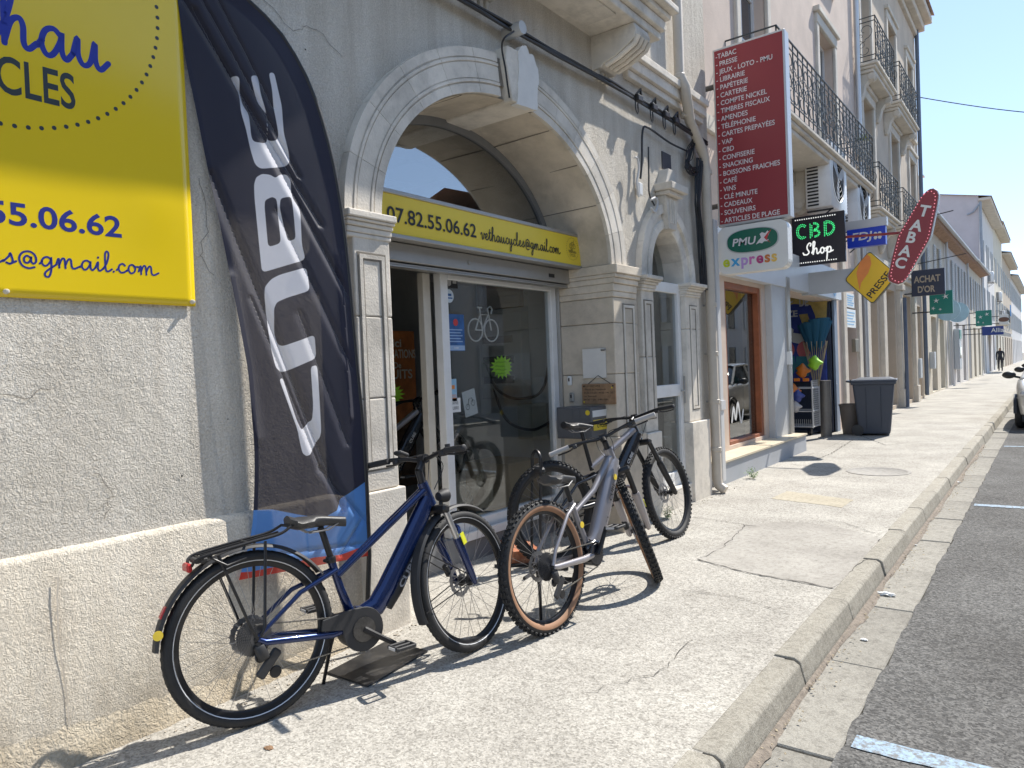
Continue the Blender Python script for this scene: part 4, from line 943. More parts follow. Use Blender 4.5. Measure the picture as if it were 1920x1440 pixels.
g = local(t); g.lim(b.x, b.x+.005, YM+.03, YM+.27, a.z-.20, a.z-.11); yl = g.build('yellow_label', m_yel, t)
g = local(t); put_text(g, 'CYCLES', (b.x+.005, YM+.08, a.z-.178), AY, AZ, .032, .17, .02, lift=.002); g.build('words', m_dink, yl)
g = local(t); g.M = g.M @ Matrix.Translation((b.x-.03, YM-.008, a.z-.045)); g.lathe([(.022, .0), (.022, -.002), (.0, -.002)], 14, 'y'); g.build('round_sticker', m_yel, t)
t = thing('opening_hours_board', 'small brown wooden board with handwritten opening hours hung on the stone jamb', 'sign board', (-3.2, 5.39, 1.2))
YH = 5.392
a = aty(1092, 720, YH); b = aty(1155, 720, YH); c = aty(1092, 758, YH)
g = local(t); g.lim(a.x, b.x, YH-.014, YH, c.z, a.z); bevel(g.build('board', mat('pine board', (.33, .20, .11), .75, 0, .3, 12), t), .004, 1)
g = local(t); L = b.x-a.x; H = a.z-c.z
for k, (s_, ww) in enumerate((('OUVERTURE', .5), ('Mardi au Vendredi', .62), ('9h30-12h00 14h00-19h 30', .86), ('Le Samedi', .38), ('9h30-12h  14h-18h', .72))):
    put_text(g, s_, (a.x+.06*L+(.04*L if k == 1 else 0), YH-.014, a.z-.15*H-.165*H*k), AX, AZ, .085*H, ww*L, .0, lift=.0015)
g.build('words', m_dink, t)
for u, v in ((.07, .12), (.93, .12), (.9, .2), (.06, .88)):
    g = local(t); g.M = g.M @ Matrix.Translation((a.x+u*L, YH-.015, a.z-v*H)); g.lathe([(.008, .0), (.006, -.003), (0, -.003)], 10, 'y'); g.build('stud', m_yel if (u, v) in ((.9, .2), (.06, .88)) else m_black, t)
g = local(t); g.tube([(a.x+.2*L, YH-.01, a.z), ((a.x+b.x)/2, YH-.01, a.z+.07), (a.x+.85*L, YH-.01, a.z)], .003, 5); g.build('cord', m_cable, t)
a = aty(1092, 655, YH); b = aty(1137, 708, YH)
g = MB(); g.lim(a.x, b.x, YH-.004, YH+.004, b.z, a.z); tag(g.build('old_plate', m_plaster), 'faded square of pale plaster above the wooden board', 'plate')
g = MB(); q = aty(1132, 656, YH); g.tube([(q.x-.02, YH-.01, q.z), (q.x+.03, YH-.02, q.z)], .008, 8); tag(g.build('bolt', m_alu), 'rusty bolt left in the stone above the wooden board', 'bolt')
for px, py, nm, lb in ((1069, 714, 'key_switch', 'grey oval key switch for the roller shutter'), (1073, 745, 'door_bell', 'small grey bell push on the stone jamb')):
    q = aty(px, py, YH); t = thing(nm, lb, 'switch', (q.x, YH, q.z)); g = local(t); g.box((q.x, YH-.01, q.z), (.045, .02, .085), None, .009); g.build('plate', m_white if nm == 'key_switch' else m_alu, t)
    g = local(t); g.box((q.x, YH-.021, q.z+.01), (.014, .006, .03), None, .002); g.build('button', m_black, t)
# lump of red stone used as a ramp at the threshold
random.seed(3)
bmx = bmesh.new(); bmesh.ops.create_cube(bmx, size=1); bmesh.ops.subdivide_edges(bmx, edges=bmx.edges, cuts=7, use_grid_fill=True)
vv = []
for v in bmx.verts:
    p = v.co.copy(); k = 1+.05*math.sin(9*p.x+4*p.y)+random.uniform(-.04, .04)
    vv.append((p.x*.52*k, p.y*.20*k, (p.z*k+.5)*.105*(1.0-.55*max(0, -p.x-.0))))
ff = [tuple(v.index for v in f.verts) for f in bmx.faces]; bmx.free()
g = MB(); g.add(vv, ff); o = g.build('ramp_stone', mat('red sandstone', (.42, .15, .075), .9, 0, .25, 9, .9, 50, dirt=(.45, .33, .24), dscale=7, damt=.7), None, 40)
o.location = (-3.30, 4.34, 0); o.rotation_euler = (0, 0, rad(-38)); tag(o, 'rough red sandstone block lying at the shop threshold', 'stone')

# ================================================================== big yellow wall sign
sgn = thing('wall_sign', 'large yellow wall sign with a blue handwritten name, phone number and e-mail address', 'sign', (XW+.03, .6, 2.5))
Y0, Y1, Z0, Z1 = -.62, 1.694, 1.762, 3.62
m_ysign = mat('glossy yellow panel', (.80, .575, .012), .16, 0, .02, 1.5, spec=.6)
def bow(y, z):
    u = (y-Y0)/(Y1-Y0); v = (z-Z0)/(Z1-Z0); return .005*math.sin(math.pi*u*2.2)*math.sin(math.pi*v*1.7)+.004*math.exp(-((y-1.55)**2+(z-2.15)**2)/.02)
def press(g):
    """lay flat print onto the buckled sheet"""
    L = sgn.location; g.v = [(XW+.0146+bow(y+L.y, z+L.z)-L.x, y, z) for x, y, z in g.v]; return g
g = local(sgn); n1, n2 = 60, 50; vs = []; fs = []
for j in range(n2+1):
    for i in range(n1+1):
        y = Y0+(Y1-Y0)*i/n1; z = Z0+(Z1-Z0)*j/n2       # slightly buckled sheet
        vs.append((XW+.014+bow(y, z), y, z))
for j in range(n2):
    for i in range(n1): a = j*(n1+1)+i; fs.append((a, a+1, a+n1+2, a+n1+1))
g.add(vs, fs); pnl = g.build('panel', m_ysign, sgn, True); sd = pnl.modifiers.new('thick', 'SOLIDIFY'); sd.thickness = .004; sd.offset = -1
XS = XW+.016
m_blue = mat('royal blue print', (.012, .03, .33), .35, 0, 0)
def wy(px, py): q = atx(px, py, XS); return q.y, q.z
g = local(sgn); y2, z2 = wy(203, 100); yb, zb = wy(10, 77); put_script(g, 'vethau', (XS, y2-.66, zb-.005), AY, AZ, .108, .66, .021, .006); press(g).build('name', m_blue, sgn)
g = local(sgn); y2, z2 = wy(143, 200); put_text(g, 'CYCLES', (XS, y2-.43, z2-.015), AY, AZ, .14, .43, .014, lift=.006); press(g).build('word', mat('dark grey print', (.03, .04, .045), .4, 0, 0), sgn)
g = local(sgn); yc, zc, rr = .985, 2.995, .60
for i in range(84):
    a = 2*math.pi*i/84; c = Vector((XS+.006, yc+rr*math.cos(a), zc+rr*math.sin(a)))
    if c.z < Z1-.02: g.add([c+AY*(.0085*math.cos(k*math.pi/5))+AZ*(.0085*math.sin(k*math.pi/5)) for k in range(10)], [tuple(range(10))])
press(g).build('dotted_ring', MATS['dark grey print'], sgn, kind='stuff')
g = local(sgn); y2, z2 = wy(229, 445); put_text(g, '07.82.55.06.62', (XS, y2-.80, z2-.004), AY, AZ, .088, .80, .02, lift=.006); press(g).build('phone_number', mat('navy sign print', (.02, .03, .22), .35, 0, 0), sgn)
g = local(sgn); y2, z2 = wy(298, 517); put_script(g, 'vethaucycles@gmail.com', (XS, y2-1.08, z2), AY, AZ, .037, 1.08, .0075, .006); press(g).build('address', MATS['navy sign print'], sgn)
for y in (-.55, .2, .973, 1.678):
    for z in (Z0+.02, Z1-.03):
        g = local(sgn); g.M = g.M @ Matrix.Translation((XW+.013, y, z)); g.lathe([(.010, 0), (.009, .014), (.006, .020), (0, .021)], 10, 'x'); g.build('screw', m_cream, sgn, True)

# ================================================================== feather flag
PB = Vector((-2.865, 2.44, 0)); FD = Vector((-.215, -1, 0)).normalized()     # pole foot, direction from pole to free edge
FN = Vector((0, 0, 1)).cross(FD).normalized()
if FN.x < 0: FN = -FN
def fpx(px, py): q = atplane(px, py, PB, FN); return ((q-PB).dot(FD), q.z)
R_edge = [(692, 1042), (690, 990), (686, 900), (680, 800), (670, 700), (661, 600), (652, 500), (640, 400), (620, 290), (590, 185), (560, 118), (520, 55), (470, 5), (430, -30), (380, -58), (330, -72)]
L_edge = [(448, 1088), (470, 1005), (476, 940), (477, 850), (472, 780), (465, 700), (455, 640), (440, 560), (424, 480), (408, 400), (388, 310), (366, 200), (348, 110), (336, 20), (328, -40), (326, -70)]
def dens(E, n):
    P = [Vector((*fpx(*e), 0)) for e in E]; C = catmull([tuple(p) for p in P], 8); L = [0]
    for i in range(1, len(C)): L.append(L[-1]+(C[i]-C[i-1]).length)
    out = []
    for k in range(n):
        t = L[-1]*k/(n-1); i = min(range(len(L)), key=lambda q: abs(L[q]-t)); out.append(C[i])
        j = next((q for q in range(1, len(L)) if L[q] >= t), len(L)-1); f_ = (t-L[j-1])/max(1e-9, L[j]-L[j-1]); out[-1] = C[j-1].lerp(C[j], f_)
    return out
NV, NU = 420, 110
Rr, Ll = dens(R_edge, NV), dens(L_edge, NV)
GU = np.zeros((NV, NU)); GZ = np.zeros((NV, NU))
for j in range(NV):
    s_ = np.linspace(0, 1, NU); GU[j] = Rr[j].x+(Ll[j].x-Rr[j].x)*s_; GZ[j] = Rr[j].y+(Ll[j].y-Rr[j].y)*s_
def seg_dist(px, py, a, b):
    a = np.array(a); b = np.array(b); d = b-a; t = np.clip(((px-a[0])*d[0]+(py-a[1])*d[1])/(d@d), 0, 1)
    return np.hypot(px-(a[0]+t*d[0]), py-(a[1]+t*d[1]))
def sdf(px, py, poly):
    """signed distance, positive inside"""
    d = np.full(px.shape, 1e9); ins = np.zeros(px.shape, bool); k = len(poly)
    for i in range(k):
        a, b = poly[i], poly[(i+1) % k]; d = np.minimum(d, seg_dist(px, py, a, b))
        c = ((a[1] > py) != (b[1] > py)) & (px < (b[0]-a[0])*(py-a[1])/(b[1]-a[1]+1e-12)+a[0]); ins ^= c
    return np.where(ins, d, -d)
# folds: tension creases fanning from the lower pole side up to the free edge and from the top
DS = np.zeros((NV, NU))
def crease(p, q, amp, wd, asym=.0):
    global DS
    a = fpx(*p); b = fpx(*q); d = seg_dist(GU, GZ, a, b)
    side = np.sign((b[0]-a[0])*(GZ-a[1])-(b[1]-a[1])*(GU-a[0]))
    DS += amp*np.exp(-(d/wd)**2)*(1+asym*side)
for p, q, a_, w_ in (((640, 950), (395, 330), .030, .035), ((600, 880), (470, 560), .012, .02), ((655, 560), (365, 20), .022, .028), ((660, 690), (520, 400), .014, .03), ((600, 420), (345, 0), .020, .025),
                     ((560, 330), (375, -10), .016, .02), ((650, 830), (560, 590), .010, .03), ((510, 200), (400, -20), .014, .018), ((690, 985), (600, 880), .020, .025), ((690, 1020), (530, 1040), .010, .02),
                     ((690, 960), (640, 1040), .014, .02), ((480, 820), (430, 520), -.012, .05), ((655, 780), (640, 480), -.008, .04)):
    crease(p, q, a_, w_*.62, .35)
DS += .008*np.sin(GZ*5.1+GU*7)*np.clip((GU-.02)/.3, 0, 1)+.006*np.clip((GU)/.6, 0, 1)**2*np.sin(GZ*2.1+.6)
edge = np.clip((GU-Rr[0].x*0-GU[:, :1])/.06, 0, 1); FOLD = DS*edge
DS = -FOLD*.35*np.clip(1-.85*(GU-GU[:, :1])/.66, .12, 1)
def letter(polys, holes=()):
    D = np.full(GU.shape, -1e9)
    for P in polys: D = np.maximum(D, sdf(GU, GZ, [fpx(*p) for p in P]))
    for P in holes: D = np.minimum(D, -sdf(GU, GZ, [fpx(*p) for p in P]))
    return D
def c2(lst, ox, oy, sc): return [(ox+x/sc, oy+y/sc) for x, y in lst]
def c3(l): return c2(l, 320, 0, 2.571)
def c4(l): return c2(l, 400, 500, 2.4)
def rnd(P, k=5, r=.3):
    """soften corners of a polygon"""
    out = []
    for i in range(len(P)):
        a, b, c = Vector((*P[i-1], 0)), Vector((*P[i], 0)), Vector((*P[(i+1) % len(P)], 0))
        p0 = b.lerp(a, min(r, 9/max(1e-6, (a-b).length))); p1 = b.lerp(c, min(r, 9/max(1e-6, (c-b).length)))
        for j in range(k+1):
            t = j/k; q = p0*(1-t)**2+b*2*t*(1-t)+p1*t*t; out.append((q.x, q.y))
    return out
LE = letter([rnd(c3([(288, 368), (330, 366), (334, 440), (345, 505), (376, 548), (388, 660), (400, 684), (450, 690), (466, 684), (468, 600), (460, 545), (420, 500), (400, 430), (384, 366), (420, 362), (432, 450), (462, 545), (466, 676), (505, 680), (522, 660), (512, 600), (496, 520), (488, 430), (472, 352), (498, 350), (516, 430), (535, 510), (545, 640), (570, 735), (576, 775), (560, 800), (520, 806), (432, 814), (405, 790), (384, 720), (362, 620), (338, 540), (330, 450)]), 3, .35)])
LB = letter([rnd(c3([(440, 1314), (405, 960), (402, 890), (412, 855), (440, 838), (480, 842), (505, 858), (530, 840), (560, 840), (580, 868), (586, 950), (625, 1010), (632, 1180), (650, 1252)]), 3, .3)],
            [rnd(c3([(470, 1192), (453, 1000), (455, 965), (490, 948), (512, 960), (520, 1050), (532, 1172)]), 3, .3), rnd(c3([(566, 1164), (540, 1060), (526, 1000), (530, 955), (582, 946), (590, 1000), (596, 1060), (603, 1152)]), 3, .3)])
LU = letter([rnd(c4([(420, 2), (434, 108), (330, 140), (285, 160), (272, 190), (275, 300), (290, 350), (312, 358), (400, 328), (455, 306), (464, 412), (330, 470), (302, 474), (280, 452), (262, 380), (246, 280), (230, 130), (232, 90), (262, 55), (300, 36)]), 3, .3)])
LC = letter([rnd(c4([(297, 508), (312, 500), (345, 600), (375, 690), (398, 738), (428, 702), (446, 690), (450, 620), (438, 450), (468, 442), (476, 560), (486, 740), (480, 770), (455, 806), (438, 845), (420, 853), (402, 840), (390, 790), (380, 735)]), 3, .3)])
INK = np.maximum(np.maximum(LE, LB), np.maximum(LU, LC))
# colour bands at the foot: pale blue then red
BLp = [fpx(*p) for p in ((470, 957), (510, 955), (560, 965), (605, 972), (632, 957), (640, 935), (690, 900), (760, 880), (760, 1300), (380, 1300), (380, 957))]
BLU = sdf(GU, GZ, BLp)
RDp = [fpx(*p) for p in ((380, 1078), (470, 1072), (530, 1060), (590, 1045), (640, 1040), (692, 1020), (760, 1000), (760, 1300), (380, 1300))]
RED = sdf(GU, GZ, RDp)
pos = np.zeros((NV*NU, 3)); U, Z, D = GU.ravel(), GZ.ravel(), DS.ravel()
for k in range(3): pos[:, k] = PB[k]*(0 if k == 2 else 1)+FD[k]*U+FN[k]*D
pos[:, 2] = Z
flag = thing('feather_flag', 'tall navy feather flag with white CUBE lettering and a blue foot, on a pole', 'flag', PB)
pos -= np.array(PB)
fs = [(j*NU+i, j*NU+i+1, (j+1)*NU+i+1, (j+1)*NU+i) for j in range(NV-1) for i in range(NU-1)]
me = bpy.data.meshes.new('cloth'); me.from_pydata([tuple(p) for p in pos], [], fs)
hem = np.minimum(GU-GU[:, :1], GU[:, -1:]-GU).ravel(); 
for nm, arr in (('ink', INK), ('blue', BLU), ('red', RED), ('hem', (GU-GU[:, :1]).reshape(NV, NU)), ('hem2', (GU[:, -1:]-GU)), ('fold', FOLD)):
    at = me.attributes.new(nm, 'FLOAT', 'POINT'); at.data.foreach_set('value', np.ascontiguousarray(arr).ravel().astype(np.float32))
me.polygons.foreach_set('use_smooth', [True]*len(me.polygons))
m, n, l, b = nodes_of('flag cloth'); b.inputs['Roughness'].default_value = .55; b.inputs['Sheen Weight'].default_value = .3; b.inputs['Specular IOR Level'].default_value = .35
def attr(nm, thr, soft=.0012):
    a_ = n.new('ShaderNodeAttribute'); a_.attribute_name = nm; r = n.new('ShaderNodeMapRange'); r.inputs[1].default_value = thr-soft; r.inputs[2].default_value = thr+soft
    l.new(a_.outputs['Fac'], r.inputs[0]); return r.outputs[0]
def mixc(f, a, c_):
    x = n.new('ShaderNodeMix'); x.data_type = 'RGBA'; l.new(f, x.inputs[0])
    if isinstance(a, tuple): x.inputs[6].default_value = (*a, 1)
    else: l.new(a, x.inputs[6])
    x.inputs[7].default_value = (*c_, 1); return x.outputs[2]
c_ = mixc(attr('blue', 0), (.024, .025, .050), (.10, .28, .68)); c_ = mixc(attr('red', 0), c_, (.62, .05, .03)); c_ = mixc(attr('ink', 0), c_, (.82, .83, .90))
l.new(c_, b.inputs['Base Color'])
tr = n.new('ShaderNodeBsdfTransparent'); tl = n.new('ShaderNodeBsdfTranslucent'); l.new(c_, tl.inputs[0])
mA = n.new('ShaderNodeMixShader'); mA.inputs[0].default_value = .3; l.new(b.outputs[0], mA.inputs[1]); l.new(tl.outputs[0], mA.inputs[2])
mB = n.new('ShaderNodeMixShader'); l.new(mA.outputs[0], mB.inputs[1]); l.new(tr.outputs[0], mB.inputs[2])
# open mesh weave: a fifth of the light passes; seams and hems are double and tight
h1_ = n.new('ShaderNodeMath'); h1_.operation = 'MULTIPLY'; l.new(attr('hem', .07), h1_.inputs[0]); l.new(attr('hem2', .02), h1_.inputs[1])
h2_ = n.new('ShaderNodeMath'); h2_.operation = 'MULTIPLY'; l.new(h1_.outputs[0], h2_.inputs[0]); h2_.inputs[1].default_value = .10
l.new(h2_.outputs[0], mB.inputs[0]); l.new(mB.outputs[0], n['Material Output'].inputs[0])
wv = n.new('ShaderNodeTexNoise'); wv.inputs['Scale'].default_value = 700; tc = n.new('ShaderNodeTexCoord'); l.new(tc.outputs['Object'], wv.inputs['Vector'])
bp_ = n.new('ShaderNodeBump'); bp_.inputs['Strength'].default_value = .15; bp_.inputs['Distance'].default_value = .002; l.new(wv.outputs['Fac'], bp_.inputs['Height'])
fa_ = n.new('ShaderNodeAttribute'); fa_.attribute_name = 'fold'; bq = n.new('ShaderNodeBump'); bq.inputs['Strength'].default_value = .8; bq.inputs['Distance'].default_value = 1.0
l.new(fa_.outputs['Fac'], bq.inputs['Height']); l.new(bp_.outputs[0], bq.inputs['Normal']); l.new(bq.outputs[0], b.inputs['Normal']); l.new(bq.outputs[0], tl.inputs['Normal'])
me.materials.append(m); o = bpy.data.objects.new('cloth', me); COL.objects.link(o); o.parent = flag
g = MB(); g.tube([(0, 0, .02)]+[tuple(FD*(r.x-.004)+Vector((0, 0, r.y))-FN*.006) for r in Rr[::14]], [.013]*8+[.011]*(len(Rr[::14])-7), 10); g.build('pole', m_black, flag, True)
g = MB(); g.tube([(0, 0, .005), (0, 0, .10)], .017, 12); g.build('spigot', mat('zinc', (.45, .45, .46), .35, .8), flag, True)
cx = (-2.73, 2.43)
quad = [atz(612, 1264), atz(690, 1290), atz(803, 1223), None]; quad[3] = quad[0]+quad[2]-quad[1]
g = MB(Matrix.Translation(-PB)); g.prism([(p.x, p.y) for p in quad], (0, 0, .002), (1, 0, 0), (0, 1, 0), .008); bevel(g.build('base_plate', mat('black steel plate', (.022, .022, .024), .38, .3, .3, 5, dirt=(.16, .15, .13), dscale=6, damt=.5), flag), .003, 1)
# ================================================================== bicycles (local axes: x = right side, y = forward, z = up, origin under the rear hub)
m_rub = mat('tyre rubber', (.018, .018, .019), .7, 0, .2, 30, .2, 200)
m_tanw = mat('tan sidewall', (.30, .165, .095), .75, 0, .12, 20)
m_rim = mat('black rim', (.02, .02, .022), .35, .4, .1, 10)
m_silv = mat('silver alloy', (.55, .55, .56), .3, .9, .05, 10)
m_steel = mat('brushed steel', (.40, .40, .41), .35, .9, .1, 30)
m_satin = mat('satin black alloy', (.022, .022, .024), .38, .3, .1, 12)
m_pla = mat('matt black plastic', (.028, .028, .030), .6, 0, .1, 12)
m_sad = mat('saddle vinyl', (.035, .035, .037), .45, 0, .1, 25, .15, 300)
m_bpaint = mat('metallic blue paint', (.006, .022, .10), .24, .55, .08, 3, coat=.8)
m_gpaint = mat('metallic grey paint', (.34, .32, .33), .32, .45, .05, 3, coat=.5)
m_gdark = mat('dark grey paint', (.25, .24, .255), .35, .4, .05, 3, coat=.5)
m_kpaint = mat('gloss black paint', (.012, .013, .018), .22, .2, .1, 3, coat=.8)
m_refl = mat('reflective stripe', (.62, .63, .65), .35, .3, .02)
m_redl = mat('red lens', (.45, .02, .02), .25); m_ysticker = mat('yellow sticker', (.75, .55, .05), .5); m_dials = mat('yellow green decal', (.62, .62, .03), .5)
m_chain = mat('chain steel', (.25, .24, .22), .4, .9, .35, 300)
m_greyg = mat('grey rubber grip', (.40, .385, .375), .7, 0, .08, 30)

def ring(n, a, b=None): b = b or a; return [(a*math.cos(2*math.pi*i/n), b*math.sin(2*math.pi*i/n)) for i in range(n)]
def wheel(root, M, r, tw, side, knobs=None, rim_m=None, stripe=False, cassette=False, disc_side=-1):
    """side 'black'|'tan'; returns the tyre part (the rest are its sub-parts)"""
    R0 = r-tw
    g = MB(M)
    g.torus(R0, [(c*tw*1.0 if c > 0 else c*tw*.9, s_*tw) for c, s_ in ((math.cos(2*math.pi*i/14), math.sin(2*math.pi*i/14)) for i in range(14))], 72)
    if knobs:
        n, kh = knobs
        for i in range(n):
            a = 2*math.pi*i/n
            for row, off in ((-.78, .0), (-.3, .5), (.3, .5), (.78, 0.)):
                aa = a+off*2*math.pi/n; ph = row
                c = math.cos(ph); s_ = math.sin(ph); rr = R0+tw*c*1.0+kh*.35
                Rm = Matrix.Rotation(aa, 3, 'X') @ Matrix.Rotation(-ph, 3, 'Z')
                p = Vector((tw*s_*1.02, 0, 0))+Vector((0, rr*math.cos(aa), rr*math.sin(aa)))
                g.box(p, (tw*.36, kh*1.6, 2*math.pi*R0/n*.50), Matrix.Rotation(aa, 3, 'X') @ Matrix.Rotation(ph*.9, 3, 'Z').transposed())
    else:
        for i in range(70):                                   # fine road tread
            a = 2*math.pi*i/70
            for row in (-.55, .55):
                rr = R0+tw*math.cos(row)*1.0; p = Vector((tw*math.sin(row), rr*math.cos(a+row*.02), rr*math.sin(a+row*.02)))
                g.box(p, (tw*.5, .0015, .012), Matrix.Rotation(a, 3, 'X') @ Matrix.Rotation(row*.9, 3, 'Z').transposed() @ Matrix.Rotation(.5*row, 3, 'Y'))
    tyre = g.build('wheel', m_rub, root, 35)
    if side == 'tan':
        for sx in (-1, 1):
            g = MB(M); g.torus(R0, [(tw*1.015*math.cos(a), sx*tw*1.015*math.sin(a)) for a in [rad(82+8*k) for k in range(9)]]+[(tw*.9*math.cos(a), sx*tw*.9*math.sin(a)) for a in [rad(146-8*k) for k in range(9)]], 64); g.build('sidewall', m_tanw, tyre, True)
    if stripe:
        for sx in (-1, 1):
            g = MB(M); g.torus(R0, [(tw*1.02*math.cos(a), sx*tw*1.02*math.sin(a)) for a in (rad(118), rad(126))]+[(tw*.95*math.cos(a), sx*tw*.95*math.sin(a)) for a in (rad(126), rad(118))], 64); g.build('reflective_band', m_refl, tyre)
    ri = r-2*tw+.006
    g = MB(M); g.torus(ri, [(.004, -.013), (.008, -.015), (.008, .015), (.004, .013), (-.012, .012), (-.020, .006), (-.020, -.006), (-.012, -.012)], 64); g.build('rim', rim_m or m_rim, tyre, 50)
    g = MB(M)
    for i in range(32):
        a = 2*math.pi*i/32; sx = 1 if i % 2 else -1; sw = (1 if (i//2) % 2 else -1)*1.25
        g.tube([(sx*.026, .026*math.cos(a+sw), .026*math.sin(a+sw)), (sx*.003, (ri-.018)*math.cos(a), (ri-.018)*math.sin(a))], .0011, 4, caps=False)
    g.build('spokes', m_steel, tyre)
    g = MB(M); g.lathe([(.008, -.068), (.012, -.066), (.014, -.036), (.032, -.030), (.032, -.025), (.017, -.020), (.017, .020), (.032, .025), (.032, .030), (.014, .036), (.012, .066), (.008, .068)], 20, 'x'); g.build('hub', m_satin, tyre, True)
    g = MB(M); n = 40; pr = []
    for i in range(n): a = 2*math.pi*i/n; pr.append(((.080+.005*(i % 2))*math.cos(a), (.080+.005*(i % 2))*math.sin(a)))
    q = [(.060*math.cos(2*math.pi*i/n), .060*math.sin(2*math.pi*i/n)) for i in range(n)]
    x = disc_side*.040
    vs = [(x, *p) for p in pr]+[(x, *p) for p in q]+[(x+.002, *p) for p in pr]+[(x+.002, *p) for p in q]
    fs = []
    for i in range(n):
        j = (i+1) % n; fs += [(i, j, n+j, n+i), (2*n+i, 3*n+i, 3*n+j, 2*n+j), (i, 2*n+i, 2*n+j, j), (n+i, n+j, 3*n+j, 3*n+i)]
    g.add(vs, fs)
    for i in range(6): a = i*math.pi/3; g.tube([(x+.001, .02*math.cos(a), .02*math.sin(a)), (x+.001, .064*math.cos(a+.5), .064*math.sin(a+.5))], .004, 5)
    g.build('brake_disc', m_steel, tyre)
    if cassette:
        g = MB(M)
        for k in range(8):
            rc = .076-.0068*k; n = int(rc*560); xs = .018+.0048*k
            pr = [((rc+(.0022 if i % 2 else -.0022))*math.cos(math.pi*i/n), (rc+(.0022 if i % 2 else -.0022))*math.sin(math.pi*i/n)) for i in range(2*n)]
            g.prism(pr, (xs, 0, 0), (0, 1, 0), (0, 0, 1), .0018)
        g.build('cassette', mat('cassette steel', (.16, .16, .165), .35, .8, .1, 30), tyre)
    return tyre

def saddle(root, y, z, wd=.15, L=.27, m=None):
    n = 14; vs = []; fs = []; rows = 16
    for i in range(rows+1):
        t = i/rows; yy = y-L*.55+L*t
        hw = wd/2*(1 if t < .18 else (1-(t-.18)/.3*.62 if t < .48 else .38-.16*(t-.48)/.52)); hw *= (.55+.45*min(1, t/.07))*(1 if t < .96 else .75)
        top = z+.018*math.cos(t*2.6-.4)-.012*max(0, t-.55)+(.016 if t < .12 else 0)*(1-t/.12)
        for j in range(n):
            a = 2*math.pi*j/n; c, s_ = math.cos(a), math.sin(a)
            vs.append((hw*c, yy, top+(.014*s_ if s_ > 0 else .040*s_*(1 if t < .6 else .8))-.010*abs(c)*(t < .4)))
    for i in range(rows):
        for j in range(n): fs.append((i*n+j, i*n+(j+1) % n, (i+1)*n+(j+1) % n, (i+1)*n+j))
    fs += [tuple(range(n))[::-1], tuple(rows*n+j for j in range(n))]
    g = MB(); g.add([(a, b, c) for a, b, c in vs], fs); s_ = g.build('saddle', m or m_sad, root, True)
    g = MB()
    for sx in (-.022, .022): g.tube([(sx, y-.11, z-.012), (sx, y-.06, z-.045), (sx, y+.03, z-.045), (sx*.6, y+.10, z-.015)], .0035, 6)
    g.build('saddle_rail', m_steel, s_, True)
def pedal(root, p):
    g = MB(Matrix.Translation(p))
    for yy in (-.045, .045): g.box((.05, yy, 0), (.09, .012, .018), None, .003)
    for xx in (.008, .05, .092): g.box((xx, 0, 0), (.012, .09, .016), None, .003)
    pd = g.build('pedal', m_pla, root)
    for yy in (-.052, .052): g = MB(Matrix.Translation(p)); g.box((.05, yy, 0), (.055, .004, .012)); g.build('reflector', m_refl, pd)
def crank_set(root, bb, ang, cl=.17, cr=.055, guard=False, motor_m=None):
    y, z = bb; c, s_ = math.cos(ang), math.sin(ang)
    for sx in (1, -1):
        e = Vector((sx*.085, y+sx*cl*c, z+sx*cl*s_)); g = MB(); g.tube([(sx*.062, y, z), (sx*.072, y+sx*.05*c, z+sx*.05*s_), tuple(e)], [.017, .014, .012], 8); g.build('crank', m_satin, root, True)
        if sx > 0: pedal(root, e+Vector((.012, 0, 0)))
        else: pedal(root, e+Vector((-.11, 0, 0)))
    n = 40; g = MB(); pr = [((cr+(.003 if i % 2 else -.002))*math.cos(math.pi*i/n), (cr+(.003 if i % 2 else -.002))*math.sin(math.pi*i/n)) for i in range(2*n)]
    g.M = Matrix.Translation((.048, y, z)); g.prism(pr, (0, 0, 0), (0, 1, 0), (0, 0, 1), .003); g.build('chainring', m_satin, root)
def chain(root, bb, cr, hub, rr, dz):
    y, z = bb; hy, hz = hub
    def loop(pts, nm):
        L = catmull(pts, 30) if len(pts) > 2 else [Vector(pts[0]).lerp(Vector(pts[1]), i/60) for i in range(61)]
        g = MB()
        for i in range(0, len(L)-1):
            a, b = L[i], L[i+1]; g.tube([a, b], .0042 if i % 2 else .0030, 5)
        g.build(nm, m_chain, root)
    loop([(.050, y, z+cr), (.045, hy, hz+rr)], 'chain'); loop([(.050, y, z-cr), (.048, hy+.07, hz-dz)], 'chain')
def derailleur(root, hub, dz):
    y, z = hub; g = MB(); g.box((.062, y+.012, z-.055), (.030, .045, .07), Matrix.Rotation(.3, 3, 'X'), .008); g.tube([(.06, y, z-.01), (.066, y+.015, z-.05)], .012, 8)
    d = g.build('derailleur', m_pla, root, 50)
    g = MB(); g.box((.055, y+.04, z-dz+.055), (.018, .044, .13), Matrix.Rotation(-.75, 3, 'X'), .008); g.build('cage', m_pla, d)
    for q in ((y+.068, z-dz+.012), (y+.012, z-dz+.09)):
        g = MB(Matrix.Translation((.048, *q))); g.lathe([(.022, -.004), (.026, 0), (.022, .004)], 14, 'x'); g.build('jockey_wheel', m_satin, d)
